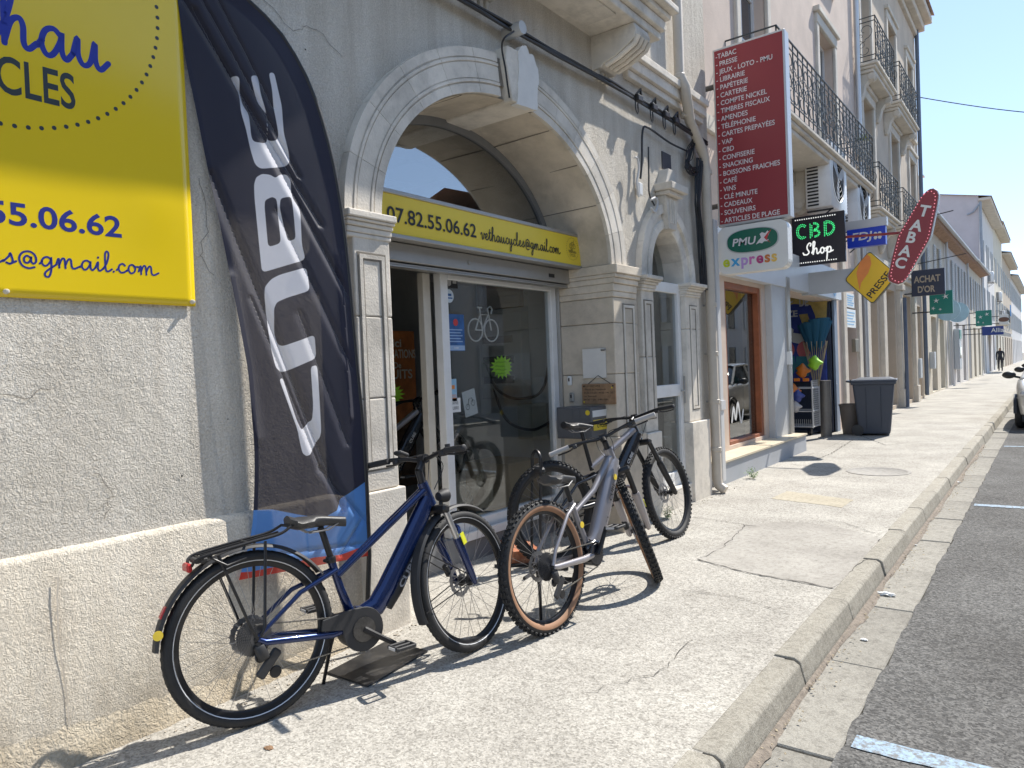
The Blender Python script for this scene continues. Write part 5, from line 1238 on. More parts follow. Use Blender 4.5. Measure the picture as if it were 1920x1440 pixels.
def cockpit(root, S, top, rise, half, sweep, grip_m, stem_len, levers=True, display=False, bar_r=.011):
    """stem, bar, grips, brake levers; S = steering transform; top = (y,z) of the head tube top"""
    y, z = top; cy, cz = y+stem_len, z+rise
    g = MB(S); g.tube([(0, y+.002, z-.005), (0, y-.012, z+rise*.55)], .019, 12); g.tube([(0, y-.012, z+rise*.5), (0, cy, cz)], [.021, .018], 10, wx=.9); g.lathe([(.024, -.022), (.024, .022)], 12, 'x', (0, cy, cz)); st = g.build('stem', m_satin, root, True)
    L = [(-half, cy-sweep, cz+.015), (-half*.6, cy-sweep*.5, cz+.022), (-half*.28, cy-.005, cz+.010), (-.04, cy, cz), (.04, cy, cz), (half*.28, cy-.005, cz+.010), (half*.6, cy-sweep*.5, cz+.022), (half, cy-sweep, cz+.015)]
    g = MB(S); g.tube(catmull(L, 5), bar_r, 10); hb_ = g.build('handlebar', m_satin, root, True)
    for sx in (-1, 1):
        a = Vector((sx*half, cy-sweep, cz+.015)); b = Vector((sx*(half-.13), cy-sweep*.72, cz+.0185))
        g = MB(S); g.tube([a+(a-b).normalized()*.004, a, a.lerp(b, .15), a.lerp(b, .5), a.lerp(b, .85), b], [.010, .0165, .0155, .0165, .0155, .017], 12); g.build('grip', grip_m, hb_, True)
        if levers:
            c = a.lerp(b, 1.28); g = MB(S); g.box(c+Vector((0, .014, -.012)), (.032, .040, .026), None, .006); g.tube([c+Vector((0, .02, -.012)), c+Vector((-sx*.06, .038, -.004))], .011, 8)
            br = g.build('brake_lever', m_pla, hb_)
            g = MB(S); g.tube(catmull([tuple(c+Vector((sx*.005, .030, -.016))), tuple(c+Vector((sx*.05, .062, -.024))), tuple(c+Vector((sx*.12, .060, -.022)))], 4), [.006]*4+[.0055]*4+[.006], 7); g.build('lever_blade', m_satin, br, True)
            g = MB(S); g.tube(catmull([tuple(c+Vector((-sx*.06, .04, 0))), tuple(c+Vector((-sx*.14, .10, .0))), (sx*.05, cy+.09, cz-.05), (sx*.02, cy+.03, cz-.16)], 6), .0026, 5); g.build('brake_hose', m_cable, hb_, True)
    if display:
        g = MB(S); g.box((-half*.45, cy-sweep*.1+.012, cz+.045), (.052, .075, .022), Matrix.Rotation(-.35, 3, 'X'), .008); g.build('display', m_pla, hb_)
        g = MB(S); g.tube([(half*.55, cy-.005, cz+.02), (half*.55, cy-.005, cz+.05)], .014, 10); g.build('bell', m_pla, hb_, True)
def fork(root, S, hub, bot, wd, low_m, st_r=.017, crown_z=None, boot=None, cast=.028, up_r=.016):
    """suspension fork: crown, stanchions, lowers with arch; hub=(y,z), bot=(y,z) of head tube bottom"""
    hy, hz = hub; by, bz = bot
    ax = Vector((0, hy-by, hz-bz)); d = Vector((0, ax.y, ax.z)).normalized()
    cr = Vector((0, by, bz))+d*.03
    cy = cr.y+.012
    g = MB(S); g.box((0, cy, cr.z), (2*wd+.045, .05, .04), Matrix.Rotation(-.35, 3, 'X'), .010); f = g.build('fork', m_satin, root)
    for sx in (-1, 1):
        a = Vector((sx*wd, cy+.004, cr.z)); e = Vector((sx*wd, hy-.008, hz-.005)); k = a.lerp(e, .40)
        g = MB(S); g.tube([a, a.lerp(e, .5)], up_r, 12); g.build('stanchion', m_silv if boot is None else boot, f, True)
        g = MB(S); g.tube([k, k.lerp(e, .05), k.lerp(e, .6), e, e+d*.018], [cast*.75, cast*.82, cast*.72, cast*.62, cast*.4], 12); g.build('fork_leg', low_m, f, True)
    k0 = Vector((0, cy+.004, cr.z)).lerp(Vector((0, hy, hz)), .41)
    g = MB(S); g.tube(catmull([(-wd, k0.y+.01, k0.z), (-wd*.8, k0.y+.035, k0.z+.045), (0, k0.y+.045, k0.z+.062), (wd*.8, k0.y+.035, k0.z+.045), (wd, k0.y+.01, k0.z)], 4), .011, 8); g.build('fork_arch', low_m, f, True)
    g = MB(S); g.box((-wd-.004, hy-.05, hz+.065), (.035, .045, .07), Matrix.Rotation(.4, 3, 'X'), .008); g.build('brake_caliper', m_pla, f)
    g = MB(S); g.lathe([(.006, -wd-.02), (.010, -wd-.015), (.010, wd+.015), (.006, wd+.02)], 10, 'x', (0, hy, hz)); g.build('axle', m_steel, f)
    return f
def steer(top, bot, delta):
    a = Vector((0, top[0], top[1])); b = Vector((0, bot[0], bot[1])); ax = (a-b).normalized()
    return Matrix.Translation(b) @ Matrix.Rotation(delta, 4, ax) @ Matrix.Translation(-b)
def bike_root(name, label, p, heading, lean, group=None):
    return thing(name, label, 'bicycle', p, (0, -lean, heading-math.pi/2), group)
def stretched_tube(root, name, m, pts, rs, n=14, wx=1.):
    g = MB(); g.tube(pts, rs, n, wx=wx); return g.build(name, m, root, True)

# ---------------------------------------------------------------- blue trekking e-bike
def ground_c(px, py): q = atz(px, py); return Vector((q.x, q.y, 0))
a, b = ground_c(440, 1372), ground_c(868, 1222); u = (b-a).normalized()
HB = rad(76.5); ub = Vector((math.cos(HB), math.sin(HB), 0))
blue = bike_root('blue_bicycle', 'dark blue step-through electric bicycle with mudguards and a rear rack', a+u*.10, HB, .085)
r, tw = .355, .026; WB = 1.105; H0 = (0, r); H1 = (WB, r); top, bot = (.885, .885), (.925, .765); S = steer(top, bot, rad(17))
wheel(blue, Matrix.Translation((0, 0, r)), r, tw, 'black', None, None, True, True)
wheel(blue, S @ Matrix.Translation((0, WB, r)), r, tw, 'black', None, None, True, False)
BB = (.475, .275)
g = MB()                                                          # down tube with battery: deep rounded box section
pts = [(0, .915, .815), (0, .86, .725), (0, .75, .565), (0, .64, .415), (0, .575, .345), (0, .50, .325)]
g.tube(pts, [.036, .047, .050, .052, .050, .042], 16, wx=.78); g.tube([(0, .37, .61), (0, .405, .47), (0, .455, .315)], [.0185, .019, .024], 14)
g.tube([(0, top[0]+.0, top[1]), (0, bot[0], bot[1])], [.026, .030], 16)
for sx in (-.012, .012): g.tube([(sx, .885, .845), (sx*1.2, .66, .70), (sx*.8, .395, .525)], [.018, .0155, .013], 12)
g.tube([(0, .50, .325), (0, .46, .335)], .04, 12)
frame = g.build('frame', m_bpaint, blue, True)
g = MB(); g.tube([(0, .888, .70), (0, .79, .555), (0, .685, .405), (0, .625, .335)], [.024, .036, .040, .036], 14, wx=.86); g.build('battery', m_pla, blue, True)
g = MB()
for sx in (-1, 1):
    g.tube([(sx*.036, .435, .292), (sx*.044, .33, .285), (sx*.062, .03, .335), (sx*.062, 0, r)], [.018, .0165, .014, .012], 10)
    g.tube([(sx*.060, .0, r+.005), (sx*.050, .20, .50), (sx*.020, .385, .555)], [.0095, .0105, .0115], 10)
g.build('rear_triangle', m_bpaint, blue, True)
stretched_tube(blue, 'seat_post', m_satin, [(0, .375, .60), (0, .345, .72), (0, .335, .755)], .0145)
g = MB(); g.lathe([(.021, -.014), (.023, -.01), (.023, .01), (.021, .014)], 14, 'z'); g.box((0, -.027, 0), (.02, .016, .014), None, .003); g.tube([(.01, -.03, 0), (.035, -.02, .0)], .004, 6); o = g.build('seat_clamp', m_satin, blue, True); o.location = (0, .372, .603)
saddle(blue, .335, .785, .165, .27)
g = MB(); g.lathe([(.0, -.055), (.078, -.055), (.092, -.035), (.092, .035), (.078, .052), (.0, .052)], 24, 'x', (0, BB[0], BB[1])); g.box((0, BB[0]-.06, BB[1]+.035), (.08, .13, .09), None, .02); g.build('motor', m_pla, blue, 50)
ring_p = [(BB[0]+.098*math.cos(t), BB[1]+.098*math.sin(t)) for t in [rad(-175+10*k) for k in range(28)]]+[(BB[0]-.06, BB[1]+.10), (BB[0]-.19, BB[1]+.085), (BB[0]-.20, BB[1]+.04), (BB[0]-.10, BB[1]+.02)]
g = MB(); g.prism(ring_p, (.054, 0, 0), (0, 1, 0), (0, 0, 1), .010); bevel(g.build('chain_guard', m_pla, blue), .003, 1)
g = MB(); g.M = Matrix.Translation((.066, *BB)); g.lathe([(.055, 0), (.055, .003), (.03, .005), (0, .005)], 24, 'x'); g.build('guard_window', mat('smoked disc', (.09, .085, .08), .3, .5, .4, 40), blue, True)
crank_set(blue, BB, rad(-35), .17, .060); chain(blue, BB, .062, H0, .055, .15); derailleur(blue, H0, .165)
cockpit(blue, S, top, .115, .325, .06, m_pla, .03, True, True)
fork(blue, S, H1, bot, .062, m_bpaint, boot=None)
def arc_strip(root, S, c, R, wd, a0, a1, m, name, th=.0025):
    g = MB(S @ Matrix.Translation((0, *c))); g.torus(R, [(.0, -wd/2), (.010, -wd*.36), (.013, 0), (.010, wd*.36), (0, wd/2), (-.002, wd/2), (.008, wd*.34), (.0105, 0), (.008, -wd*.34), (-.002, -wd/2)], 40, 'x', rad(a0), rad(a1)); return g.build(name, m, root, True)
I4 = Matrix.Identity(4)
rf = arc_strip(blue, I4, H0, .370, .066, 32, 174, m_pla, 'rear_mudguard'); arc_strip(blue, S, H1, .376, .060, 58, 200, m_pla, 'front_mudguard')
g = MB(); g.box((0, -.334, r+.180), (.034, .012, .05), Matrix.Rotation(-.50, 3, 'X'), .004); g.build('rear_reflector', m_redl, rf)
g = MB(); g.lathe([(.019, .0), (.019, .0014), (0, .0016)], 16, 'x', (.035, -.365, r+.105)); g.build('sticker', m_ysticker, rf)
# fender stays
g = MB()
for sx in (-1, 1): g.tube([(sx*.06, WB, r+.01), (sx*.034, WB-.31, r+.20)], .003, 5); g.tube([(sx*.06, WB, r), (sx*.034, WB-.36, r-.08)], .003, 5)
o = g.build('mudguard_stay', m_satin, blue); o.matrix_local = S
# rack
g = MB(); ZT = .752
for sx in (-1, 1):
    g.tube(catmull([(sx*.055, .18, ZT+.035), (sx*.062, .12, ZT+.012), (sx*.062, 0, ZT), (sx*.062, -.17, ZT-.02), (sx*.05, -.215, ZT-.035), (sx*.03, -.225, ZT-.055)], 5), .0062, 8)
    g.tube([(sx*.066, .06, ZT-.005), (sx*.070, .03, .40), (sx*.068, .01, r+.01)], .0065, 8); g.tube([(sx*.060, -.13, ZT-.03), (sx*.072, -.03, .42), (sx*.068, .0, r)], .0065, 8)
    g.tube([(sx*.060, -.17, ZT-.025), (sx*.066, -.10, ZT-.075), (sx*.066, -.02, ZT-.06)], .005, 8)
g.tube([(-.055, .18, ZT+.035), (.055, .18, ZT+.035)], .0062, 8); g.tube([(-.06, -.19, ZT-.03), (.06, -.19, ZT-.03)], .005, 8); g.tube([(-.06, .0, ZT-.002), (.06, .0, ZT-.002)], .005, 8)
for xx in (-.022, .022): g.tube([(xx, .15, ZT+.012), (xx, -.19, ZT-.022)], .0045, 6)
rack = g.build('rear_rack', m_satin, blue, True)
g = MB(); g.box((0, -.235, ZT-.062), (.075, .022, .035), None, .007); g.build('tail_light', m_redl, rack); g = MB(); g.box((0, -.19, ZT-.04), (.09, .05, .02), None, .005); g.build('rack_plate', m_pla, rack)
# headlamp
g = MB(S); g.lathe([(.0, -.035), (.022, -.03), (.033, 0), (.036, .028), (.030, .034), (0, .034)], 18, 'y', (0, 1.02, .80)); g.tube([(0, .985, .74), (0, 1.01, .775)], .009, 8); hl = g.build('headlamp', m_pla, blue, True)
g = MB(S); g.lathe([(.03, .0345), (.028, .036), (0, .037)], 18, 'y', (0, 1.02, .80)); g.build('lens', mat('lamp lens', (.5, .5, .5), .1, 0, 0), hl)
# kickstand on the left side
stretched_tube(blue, 'kickstand', m_satin, [(-.045, .38, .275), (-.085, .375, .20), (-.165, .36, .015)], [.012, .009, .008])
# down tube lettering and shock label
def on_plane(mb, s_, p, d, up, h, wd, bold=.02, shear=0., lift=.002): put_text(mb, s_, p, d, up, h, wd, bold, shear, lift)
dd = Vector((0, .75-.605, .565-.375)).normalized(); up_ = Vector((0, -dd.z, dd.y))
g = MB(); on_plane(g, 'CUBE', Vector((.0385, .705, .405)), dd, up_, .030, .15, .03); g.build('lettering', mat('grey lettering', (.30, .30, .32), .5), blue)
g = MB(S); g.box((.088, 1.032, .575), (.004, .028, .06), Matrix.Rotation(.33, 3, 'X')); g.build('decal', m_dials, blue)

# ---------------------------------------------------------------- grey hardtail e-mtb with tan sidewalls
HG = rad(87.0); gr0 = ground_c(1030, 1188)
grey = bike_root('grey_bicycle', 'silver grey electric mountain bike with tan tyre walls and its front wheel turned', gr0+Vector((.0, .03, 0)), HG, .115)
r, tw = .352, .029; WB = 1.085; H0 = (0, r); H1 = (WB, r); top, bot = (.775, .915), (.835, .775); S = steer(top, bot, rad(38))
wheel(grey, Matrix.Translation((0, 0, r)), r, tw, 'tan', (58, .008), None, False, True)
wheel(grey, S @ Matrix.Translation((0, WB, r)), r, tw, 'tan', (58, .008), None, False, False)
BB = (.435, .325)
g = MB(); g.tube([(0, .825, .84), (0, .77, .76), (0, .66, .60), (0, .55, .44), (0, .50, .385), (0, .455, .37)], [.044, .056, .060, .060, .056, .045], 16, wx=.80)
g.tube([(0, top[0], top[1]), (0, bot[0], bot[1])], [.028, .032], 16)
frame = g.build('frame', m_gdark, grey, True)
g = MB(); g.tube([(0, .315, .655), (0, .355, .53), (0, .42, .36)], [.019, .021, .026], 14); g.tube([(0, .79, .86), (0, .56, .68), (0, .335, .585)], [.026, .019, .015], 12); g.build('seat_tube', m_gdark, grey, True)
g = MB()
for sx in (-1, 1):
    g.tube([(sx*.040, .40, .325), (sx*.052, .30, .325), (sx*.066, .03, .345), (sx*.066, 0, r)], [.019, .020, .016, .013], 10)
    g.tube([(sx*.064, 0, r+.005), (sx*.060, .04, .43), (sx*.046, .21, .595), (sx*.020, .325, .635)], [.011, .011, .011, .011], 10)
g.build('rear_triangle', m_gpaint, grey, True)
stretched_tube(grey, 'seat_post', m_satin, [(0, .320, .65), (0, .285, .755)], .0155)
saddle(grey, .26, .795, .15, .27)
g = MB(); g.lathe([(0, -.06), (.06, -.06), (.068, -.04), (.068, .04), (.06, .055), (0, .055)], 22, 'x', (0, *BB)); g.box((0, BB[0]+.02, BB[1]+.04), (.10, .16, .08), None, .02); g.build('motor', m_kpaint, grey, 50)
crank_set(grey, BB, rad(60), .165, .068); chain(grey, BB, .07, H0, .062, .15); derailleur(grey, H0, .175)
cockpit(grey, S, top, .075, .355, .05, m_greyg, .045)
fork(grey, S, H1, bot, .066, m_gpaint, boot=m_satin, cast=.033, up_r=.018)
stretched_tube(grey, 'kickstand', m_satin, [(-.075, .03, .33), (-.10, .06, .22), (-.155, .10, .015)], [.012, .010, .009])
dd = Vector((0, .77-.55, .76-.44)).normalized(); up_ = Vector((0, -dd.z, dd.y))
g = MB(); on_plane(g, 'CUBE', Vector((.050, .665, .595)), dd, up_, .030, .12, .03); g.build('lettering', m_dink, grey)
for p in ((.049, .745, .735), (.0245, .365, .51)):
    g = MB(); g.lathe([(.019, .0), (.019, .0016), (0, .002)], 16, 'x', p); g.build('sticker', m_ysticker, grey)
g = MB(S); g.box((.101, 1.035, .50), (.004, .022, .05), Matrix.Rotation(.35, 3, 'X')); g.build('decal', m_dials, grey)
for p in ((.0525, .60, .51), (.0525, .565, .455), (.0525, .70, .66)):
    g = MB(); g.lathe([(.006, 0), (.006, .001), (0, .0012)], 10, 'x', p); g.build('frame_bolt', m_pla, grey)

# ---------------------------------------------------------------- black full-suspension e-mtb
HK = rad(69); fc = ground_c(1268, 1008); uk = Vector((math.cos(HK), math.sin(HK), 0))
black = bike_root('black_bicycle', 'black full-suspension electric mountain bike parked by the mailbox', fc-uk*1.21, HK, .06)
r, tw = .372, .030; WB = 1.21; H0 = (0, r); H1 = (WB, r); top, bot = (.835, .955), (.885, .83); S = steer(top, bot, rad(21))
wk = wheel(black, Matrix.Translation((0, 0, r)), r, tw, 'black', (60, .008), None, False, True)
wheel(black, S @ Matrix.Translation((0, WB, r)), r, tw, 'black', (60, .008), None, False, False)
BB = (.445, .345)
g = MB(); g.tube([(0, .875, .885), (0, .82, .80), (0, .70, .63), (0, .58, .47), (0, .52, .40)], [.046, .058, .064, .062, .05], 16, wx=.8)
g.tube([(0, top[0], top[1]), (0, bot[0], bot[1])], [.028, .033], 16); g.tube([(0, .40, .62), (0, .46, .36)], [.020, .030], 12)
frame = g.build('frame', m_kpaint, black, True)
g = MB(); g.tube([(0, .84, .915), (0, .62, .79), (0, .385, .66)], [.030, .024, .020], 14); g.build('top_tube', m_gpaint, black, True)
g = MB()
for sx in (-1, 1):
    g.tube([(sx*.045, .46, .40), (sx*.06, .28, .385), (sx*.070, .02, r)], [.020, .018, .014], 10); g.tube([(sx*.070, 0, r), (sx*.060, .20, .56), (sx*.035, .40, .60)], [.012, .012, .013], 10)
g.build('swing_arm', m_kpaint, black, True)
g = MB(); g.tube([(0, .42, .59), (0, .56, .66)], .020, 12); g.tube([(0, .55, .655), (0, .63, .695)], .011, 10); g.build('rear_shock', m_satin, black, True)
stretched_tube(black, 'seat_post', m_satin, [(0, .395, .64), (0, .34, .86), (0, .325, .945)], [.017, .0155, .013])
saddle(black, .31, .985, .145, .27)
g = MB(); g.lathe([(0, -.06), (.06, -.06), (.068, -.04), (.068, .04), (.06, .055), (0, .055)], 22, 'x', (0, *BB)); g.box((0, BB[0]+.02, BB[1]+.04), (.10, .16, .09), None, .02); g.build('motor', m_kpaint, black, 50)
crank_set(black, BB, rad(20), .165, .068); chain(black, BB, .07, H0, .062, .15); derailleur(black, H0, .175)
cockpit(black, S, top, .06, .385, .06, m_pla, .05)
fork(black, S, H1, bot, .068, m_satin, boot=m_satin, cast=.034, up_r=.019)
dd = Vector((0, .82-.58, .80-.47)).normalized(); up_ = Vector((0, -dd.z, dd.y))
g = MB(); on_plane(g, 'CUBE', Vector((.053, .72, .655)), dd, up_, .026, .10, .03); g.build('lettering', m_refl, black)

# upright display stand that holds the black bicycle's rear wheel
sp = fc-uk*1.21-uk*.10
t = thing('bicycle_stand', 'black tubular bicycle stand with a round hook behind the grey bicycle', 'bicycle stand', (sp.x-.02, sp.y-.05, 0), (0, 0, HK-math.pi/2))
g = MB()
for sx in (-.055, .055): g.tube([(sx, -.02, .01), (sx, 0, .45), (sx, .02, .72)], .010, 8)
g.tube(catmull([(-.055, .02, .72), (-.05, .02, .80), (0, .02, .84), (.05, .02, .80), (.055, .02, .72)], 5), .012, 8); g.build('upright', m_satin, t, True)
g = MB(); g.tube([(-.2, .12, .012), (-.055, -.02, .012), (-.2, -.25, .012)], .012, 8); g.tube([(.2, .12, .012), (.055, -.02, .012), (.2, -.25, .012)], .012, 8); g.tube([(-.055, -.02, .012), (.055, -.02, .012)], .012, 8); g.build('foot', m_satin, t, True)
g = MB(); g.box((0, .03, .70), (.14, .05, .05), None, .015); g.build('clamp', m_pla, t)
# the bicycle standing inside behind the glass
ins = copy_tree(black); ins.location = (-4.35, 3.45, .2); ins.rotation_euler = (0, rad(-4), rad(80)-math.pi/2)
ins.name = 'black_bicycle'; tag(ins, 'dark mountain bike standing inside the shop behind the glass pane', 'bicycle')
ins = copy_tree(blue); ins.location = (-4.5, 3.0, .2); ins.rotation_euler = (0, rad(-4), rad(190)-math.pi/2)
ins.name = 'dark_bicycle'; tag(ins, 'dark bicycle standing in the shadow inside the open doorway', 'bicycle')
# ================================================================== tobacconist's house
X2 = -3.38
random.seed(21)
m_pink = mat('pink render', (.62, .51, .43), .92, 0, .08, 1.5, .3, 40, spec=.2, dirt=(.42, .35, .30), dscale=.8, damt=.5)
m_tan = mat('tan render', (.56, .47, .37), .92, 0, .1, 1.5, .3, 40, spec=.2, dirt=(.38, .33, .28), dscale=.8, damt=.5)
m_crm = mat('cream render', (.66, .60, .49), .92, 0, .08, 1.5, .25, 40, spec=.2, dirt=(.48, .43, .36), dscale=.8, damt=.5)
m_wht = mat('white render', (.68, .65, .62), .92, 0, .06, 1.2, .25, 40, spec=.2, dirt=(.48, .45, .42), dscale=.6, damt=.5)
m_lav = mat('pale grey render', (.58, .54, .54), .92, 0, .06, 1.2, .2, 40, spec=.2, dirt=(.45, .42, .42), dscale=.5, damt=.5)
m_trim = mat('pale stone trim', (.62, .57, .49), .9, 0, .12, 3, .4, 40, spec=.2, dirt=(.36, .33, .29), dscale=2, damt=.5)
m_wood = mat('orange varnished wood', (.27, .085, .035), .45, 0, .25, 8)
m_gpan = mat('light grey shop panel', (.46, .48, .50), .4, 0, .05, 4)
m_navy = mat('navy interior wall', (.035, .045, .075), .7, 0, .15, 3)
m_shut = mat('pale grey shutter', (.56, .57, .57), .6, 0, .06, 5)
m_dsh = mat('brown wooden door', (.15, .11, .09), .6, 0, .2, 8)
m_bgl = mat('dark window glass', (.035, .04, .05), .08, 0, .1, 2, spec=.8)
m_win = mat('white window frame', (.66, .66, .65), .5, 0, .05, 5)
m_roof = MATS['clay roof tile']
def facade(root, x, y0, y1, z0, z1, holes, m, name='wall', th=.3):
    """street wall as strips round rectangular openings (y0,y1,z0,z1)"""
    g = local(root); ys = sorted({y0, y1, *[h[0] for h in holes], *[h[1] for h in holes]}); zs = sorted({z0, z1, *[h[2] for h in holes], *[h[3] for h in holes]})
    vs = []; fs = []; idx = {}
    def vid(p):
        if p not in idx: idx[p] = len(vs); vs.append(p)
        return idx[p]
    for i in range(len(ys)-1):
        for j in range(len(zs)-1):
            cy, cz = (ys[i]+ys[i+1])/2, (zs[j]+zs[j+1])/2
            if any(h[0] < cy < h[1] and h[2] < cz < h[3] for h in holes): continue
            fs.append(tuple(vid((x, a, b)) for a, b in ((ys[i], zs[j]), (ys[i+1], zs[j]), (ys[i+1], zs[j+1]), (ys[i], zs[j+1]))))
    for h in holes:
        a = [vid((x, h[0], h[2])), vid((x, h[1], h[2])), vid((x, h[1], h[3])), vid((x, h[0], h[3]))]; b = [vid((x-th, *q)) for q in ((h[0], h[2]), (h[1], h[2]), (h[1], h[3]), (h[0], h[3]))]
        for k in range(4): fs.append((a[k], a[(k+1) % 4], b[(k+1) % 4], b[k]))
    g.add(vs, fs)
    return g.build(name, m, root)
def window(root, x, y0, y1, z0, z1, m_frame=None, rec=.16, trim=None, mull=1, bars=2, shutters=None, nm='window'):
    g = local(root); X = x-rec; f = .06
    for q in ((y0, y0+f, z0, z1), (y1-f, y1, z0, z1), (y0+f, y1-f, z0, z0+f), (y0+f, y1-f, z1-f, z1)): g.lim(X-.05, X, *q)
    for k in range(mull): c = y0+(y1-y0)*(k+1)/(mull+1); g.lim(X-.05, X+.004, c-.03, c+.03, z0+f, z1-f)
    for k in range(bars): c = z0+(z1-z0)*(k+1)/(bars+1); g.lim(X-.045, X-.005, y0+f, y1-f, c-.015, c+.015)
    w_ = g.build(nm, m_frame or m_win, root)
    g = local(root); g.lim(X-.04, X-.03, y0+f, y1-f, z0+f, z1-f); g.build('pane', m_bgl, w_)
    if trim:
        g = local(root); t_ = trim
        g.lim(x-.02, x+.05, y0-t_, y0, z0, z1); g.lim(x-.02, x+.05, y1, y1+t_, z0, z1); g.lim(x-.02, x+.06, y0-t_, y1+t_, z1, z1+t_*1.2); g.lim(x-.02, x+.11, y0-t_-.06, y1+t_+.06, z1+t_*1.2, z1+t_*1.2+.10)
        bevel(g.build('surround', m_trim, w_), .012, 1)
        g = local(root); g.lim(x-.02, x+.10, y0-t_-.03, y1+t_+.03, z0-.10, z0); bevel(g.build('sill', m_trim, w_), .01, 1)
    if shutters:
        for s_, (a, b) in ((-1, (y0-shutters, y0)), (1, (y1, y1+shutters))):
            g = local(root); g.lim(x+.012, x+.05, a+.01, b-.01, z0, z1); n = int((z1-z0)/.09)
            for k in range(n): g.box((x+.055, (a+b)/2, z0+.05+(z1-z0-.1)*(k+.5)/n), (.018, b-a-.12, .05), Matrix.Rotation(.5, 3, 'Y'))
            g.build('shutter', m_shut, w_)
    return w_
def scroll(g, c, ax, s_, flip=1, r=.006):
    """one S-shaped iron scroll in the plane of ax and z"""
    P = []
    for k in range(15): a = -math.pi*.5+k*.42; q = .20*(1-k/17); P.append((q*math.cos(a)*flip, .22+.0+q*math.sin(a)))
    P2 = [(-x, -z) for x, z in P]
    full = P[::-1]+P2
    c = Vector(c); g.tube([c+Vector(ax)*(x*s_)+Vector((0, 0, z*s_)) for x, z in full], r, 4, caps=False)
def railing(root, x, y0, y1, z0, z1, ends=(), step=.26, xb=None, name='railing'):
    g = local(root); H = z1-z0
    for z in (z0+.03, z0+.14, z1-.10, z1): g.tube([(x, y0, z), (x, y1, z)], .013 if z == z1 else .009, 6)
    n = max(2, int((y1-y0)/step)); d = (y1-y0)/n
    for i in range(n+1): g.tube([(x, y0+d*i, z0), (x, y0+d*i, z1)], .010, 5)
    for i in range(n):
        scroll(g, (x, y0+d*(i+.5), z0+H*.5), (0, 1, 0), H*.95, 1 if i % 2 else -1, .008); scroll(g, (x+.004, y0+d*(i+.27), z0+H*.5), (0, 1, 0), H*.42, -1, .006); scroll(g, (x+.004, y0+d*(i+.75), z0+H*.5), (0, 1, 0), H*.42, 1, .006)
    for ye in ends:
        w_ = x-xb
        for z in (z0+.03, z0+.14, z1-.10, z1): g.tube([(xb, ye, z), (x, ye, z)], .011, 6)
        m_ = max(1, round(w_/.3))
        for i in range(m_): scroll(g, (xb+w_*(i+.5)/m_, ye, z0+H*.5), (1, 0, 0), H*.95, 1, .008); scroll(g, (xb+w_*(i+.3)/m_, ye, z0+H*.5), (1, 0, 0), H*.45, -1, .006)
        for i in range(m_+1): g.tube([(xb+w_*i/m_, ye, z0), (xb+w_*i/m_, ye, z1)], .010, 5)
    o = g.build(name, mat('dark green iron', (.045, .055, .06), .5, .2, .2, 20), root, kind='stuff'); return o
def slab(root, x0, x1, y0, y1, z, name='balcony'):
    g = local(root)
    for a, b, p in ((-.20, -.12, .10), (-.12, -.06, .05), (-.06, 0, 0)): g.lim(x0, x1-p, y0+p, y1-p, z+a+.0005, z+b-.0005)
    return bevel(g.build(name, m_trim, root), .012, 1)
def console(root, x, y, z, d=.5, wd=.2, h=.6):
    pr = [(0, 0), (d, 0), (d*1.02, -.08*h), (d*.9, -.22*h), (d*.62, -.30*h), (d*.42, -.48*h), (d*.34, -.75*h), (d*.22, -.95*h), (.06, -h), (0, -h)]; k = len(pr); g = local(root)
    vs = [(x+a, yy, z+b) for yy in (y-wd/2, y+wd/2) for a, b in pr]; g.add(vs, [tuple(range(k)), tuple(range(2*k-1, k-1, -1))]+[((j+1) % k, j, j+k, (j+1) % k+k) for j in range(k)])
    for s_ in (-1, 1):
        g.M = Matrix.Translation(-Vector(root.location)) @ Matrix.Translation((x+d*.82, y+s_*(wd/2+.008), z-.14*h)); g.lathe([(.0, -.012), (.085*h/.6, -.012), (.085*h/.6, .012), (0, .012)], 16, 'y')
        g.M = Matrix.Translation(-Vector(root.location)) @ Matrix.Translation((x+d*.16, y+s_*(wd/2+.008), z-.82*h)); g.lathe([(.0, -.012), (.06*h/.6, -.012), (.06*h/.6, .012), (0, .012)], 16, 'y')
    return bevel(g.build('console', m_trim, root), .008, 1)
# ---- 2A pink house
pink = thing('pink_house', 'pink rendered house with a long iron balcony above the tobacconist', 'house', (X2, 12.6, 0))
holesA = [(9.08, 10.55, .33, 2.48), (11.57, 14.72, 0, 2.52), (15.75, 16.8, .0, 2.7), (9.95, 11.15, 4.73, 7.6), (14.25, 15.45, 4.73, 7.6), (9.95, 11.15, 8.7, 11.1), (14.25, 15.45, 8.7, 11.1)]
facade(pink, X2, 7.83, 17.45, 0, 12, holesA, m_pink)
g = local(pink); g.lim(X2-8, X2-.3, 7.83, 8.0, 2.6, 12); g.lim(X2-8, X2-.3, 17.25, 17.44, 0, 12); g.build('party_wall', m_pink, pink)
g = local(pink); g.add([(X2+.35, 7.7, 12.0), (X2+.35, 17.5, 12.0), (X2-4, 17.5, 13.4), (X2-4, 7.7, 13.4), (X2-8, 17.5, 12), (X2-8, 7.7, 12)], [(0, 1, 2, 3), (3, 2, 4, 5)]); g.build('roof', m_roof, pink)
g = local(pink); g.lim(X2-.1, X2+.12, 7.83, 17.45, 11.6, 11.75); g.lim(X2-.1, X2+.28, 7.83, 17.45, 11.76, 11.95); bevel(g.build('cornice', m_trim, pink), .02, 1)
for h in holesA[3:]: window(pink, X2, *h, trim=.16, mull=1, bars=3)
sb_ = slab(pink, X2-.1, -2.68, 9.38, 15.5, 4.71)
railing(pink, -2.72, 9.42, 15.46, 4.71, 5.67, (9.42, 15.46), .24, X2)
for y in (9.6, 12.5, 15.25): console(pink, X2, y, 4.51, .55, .26, .66)
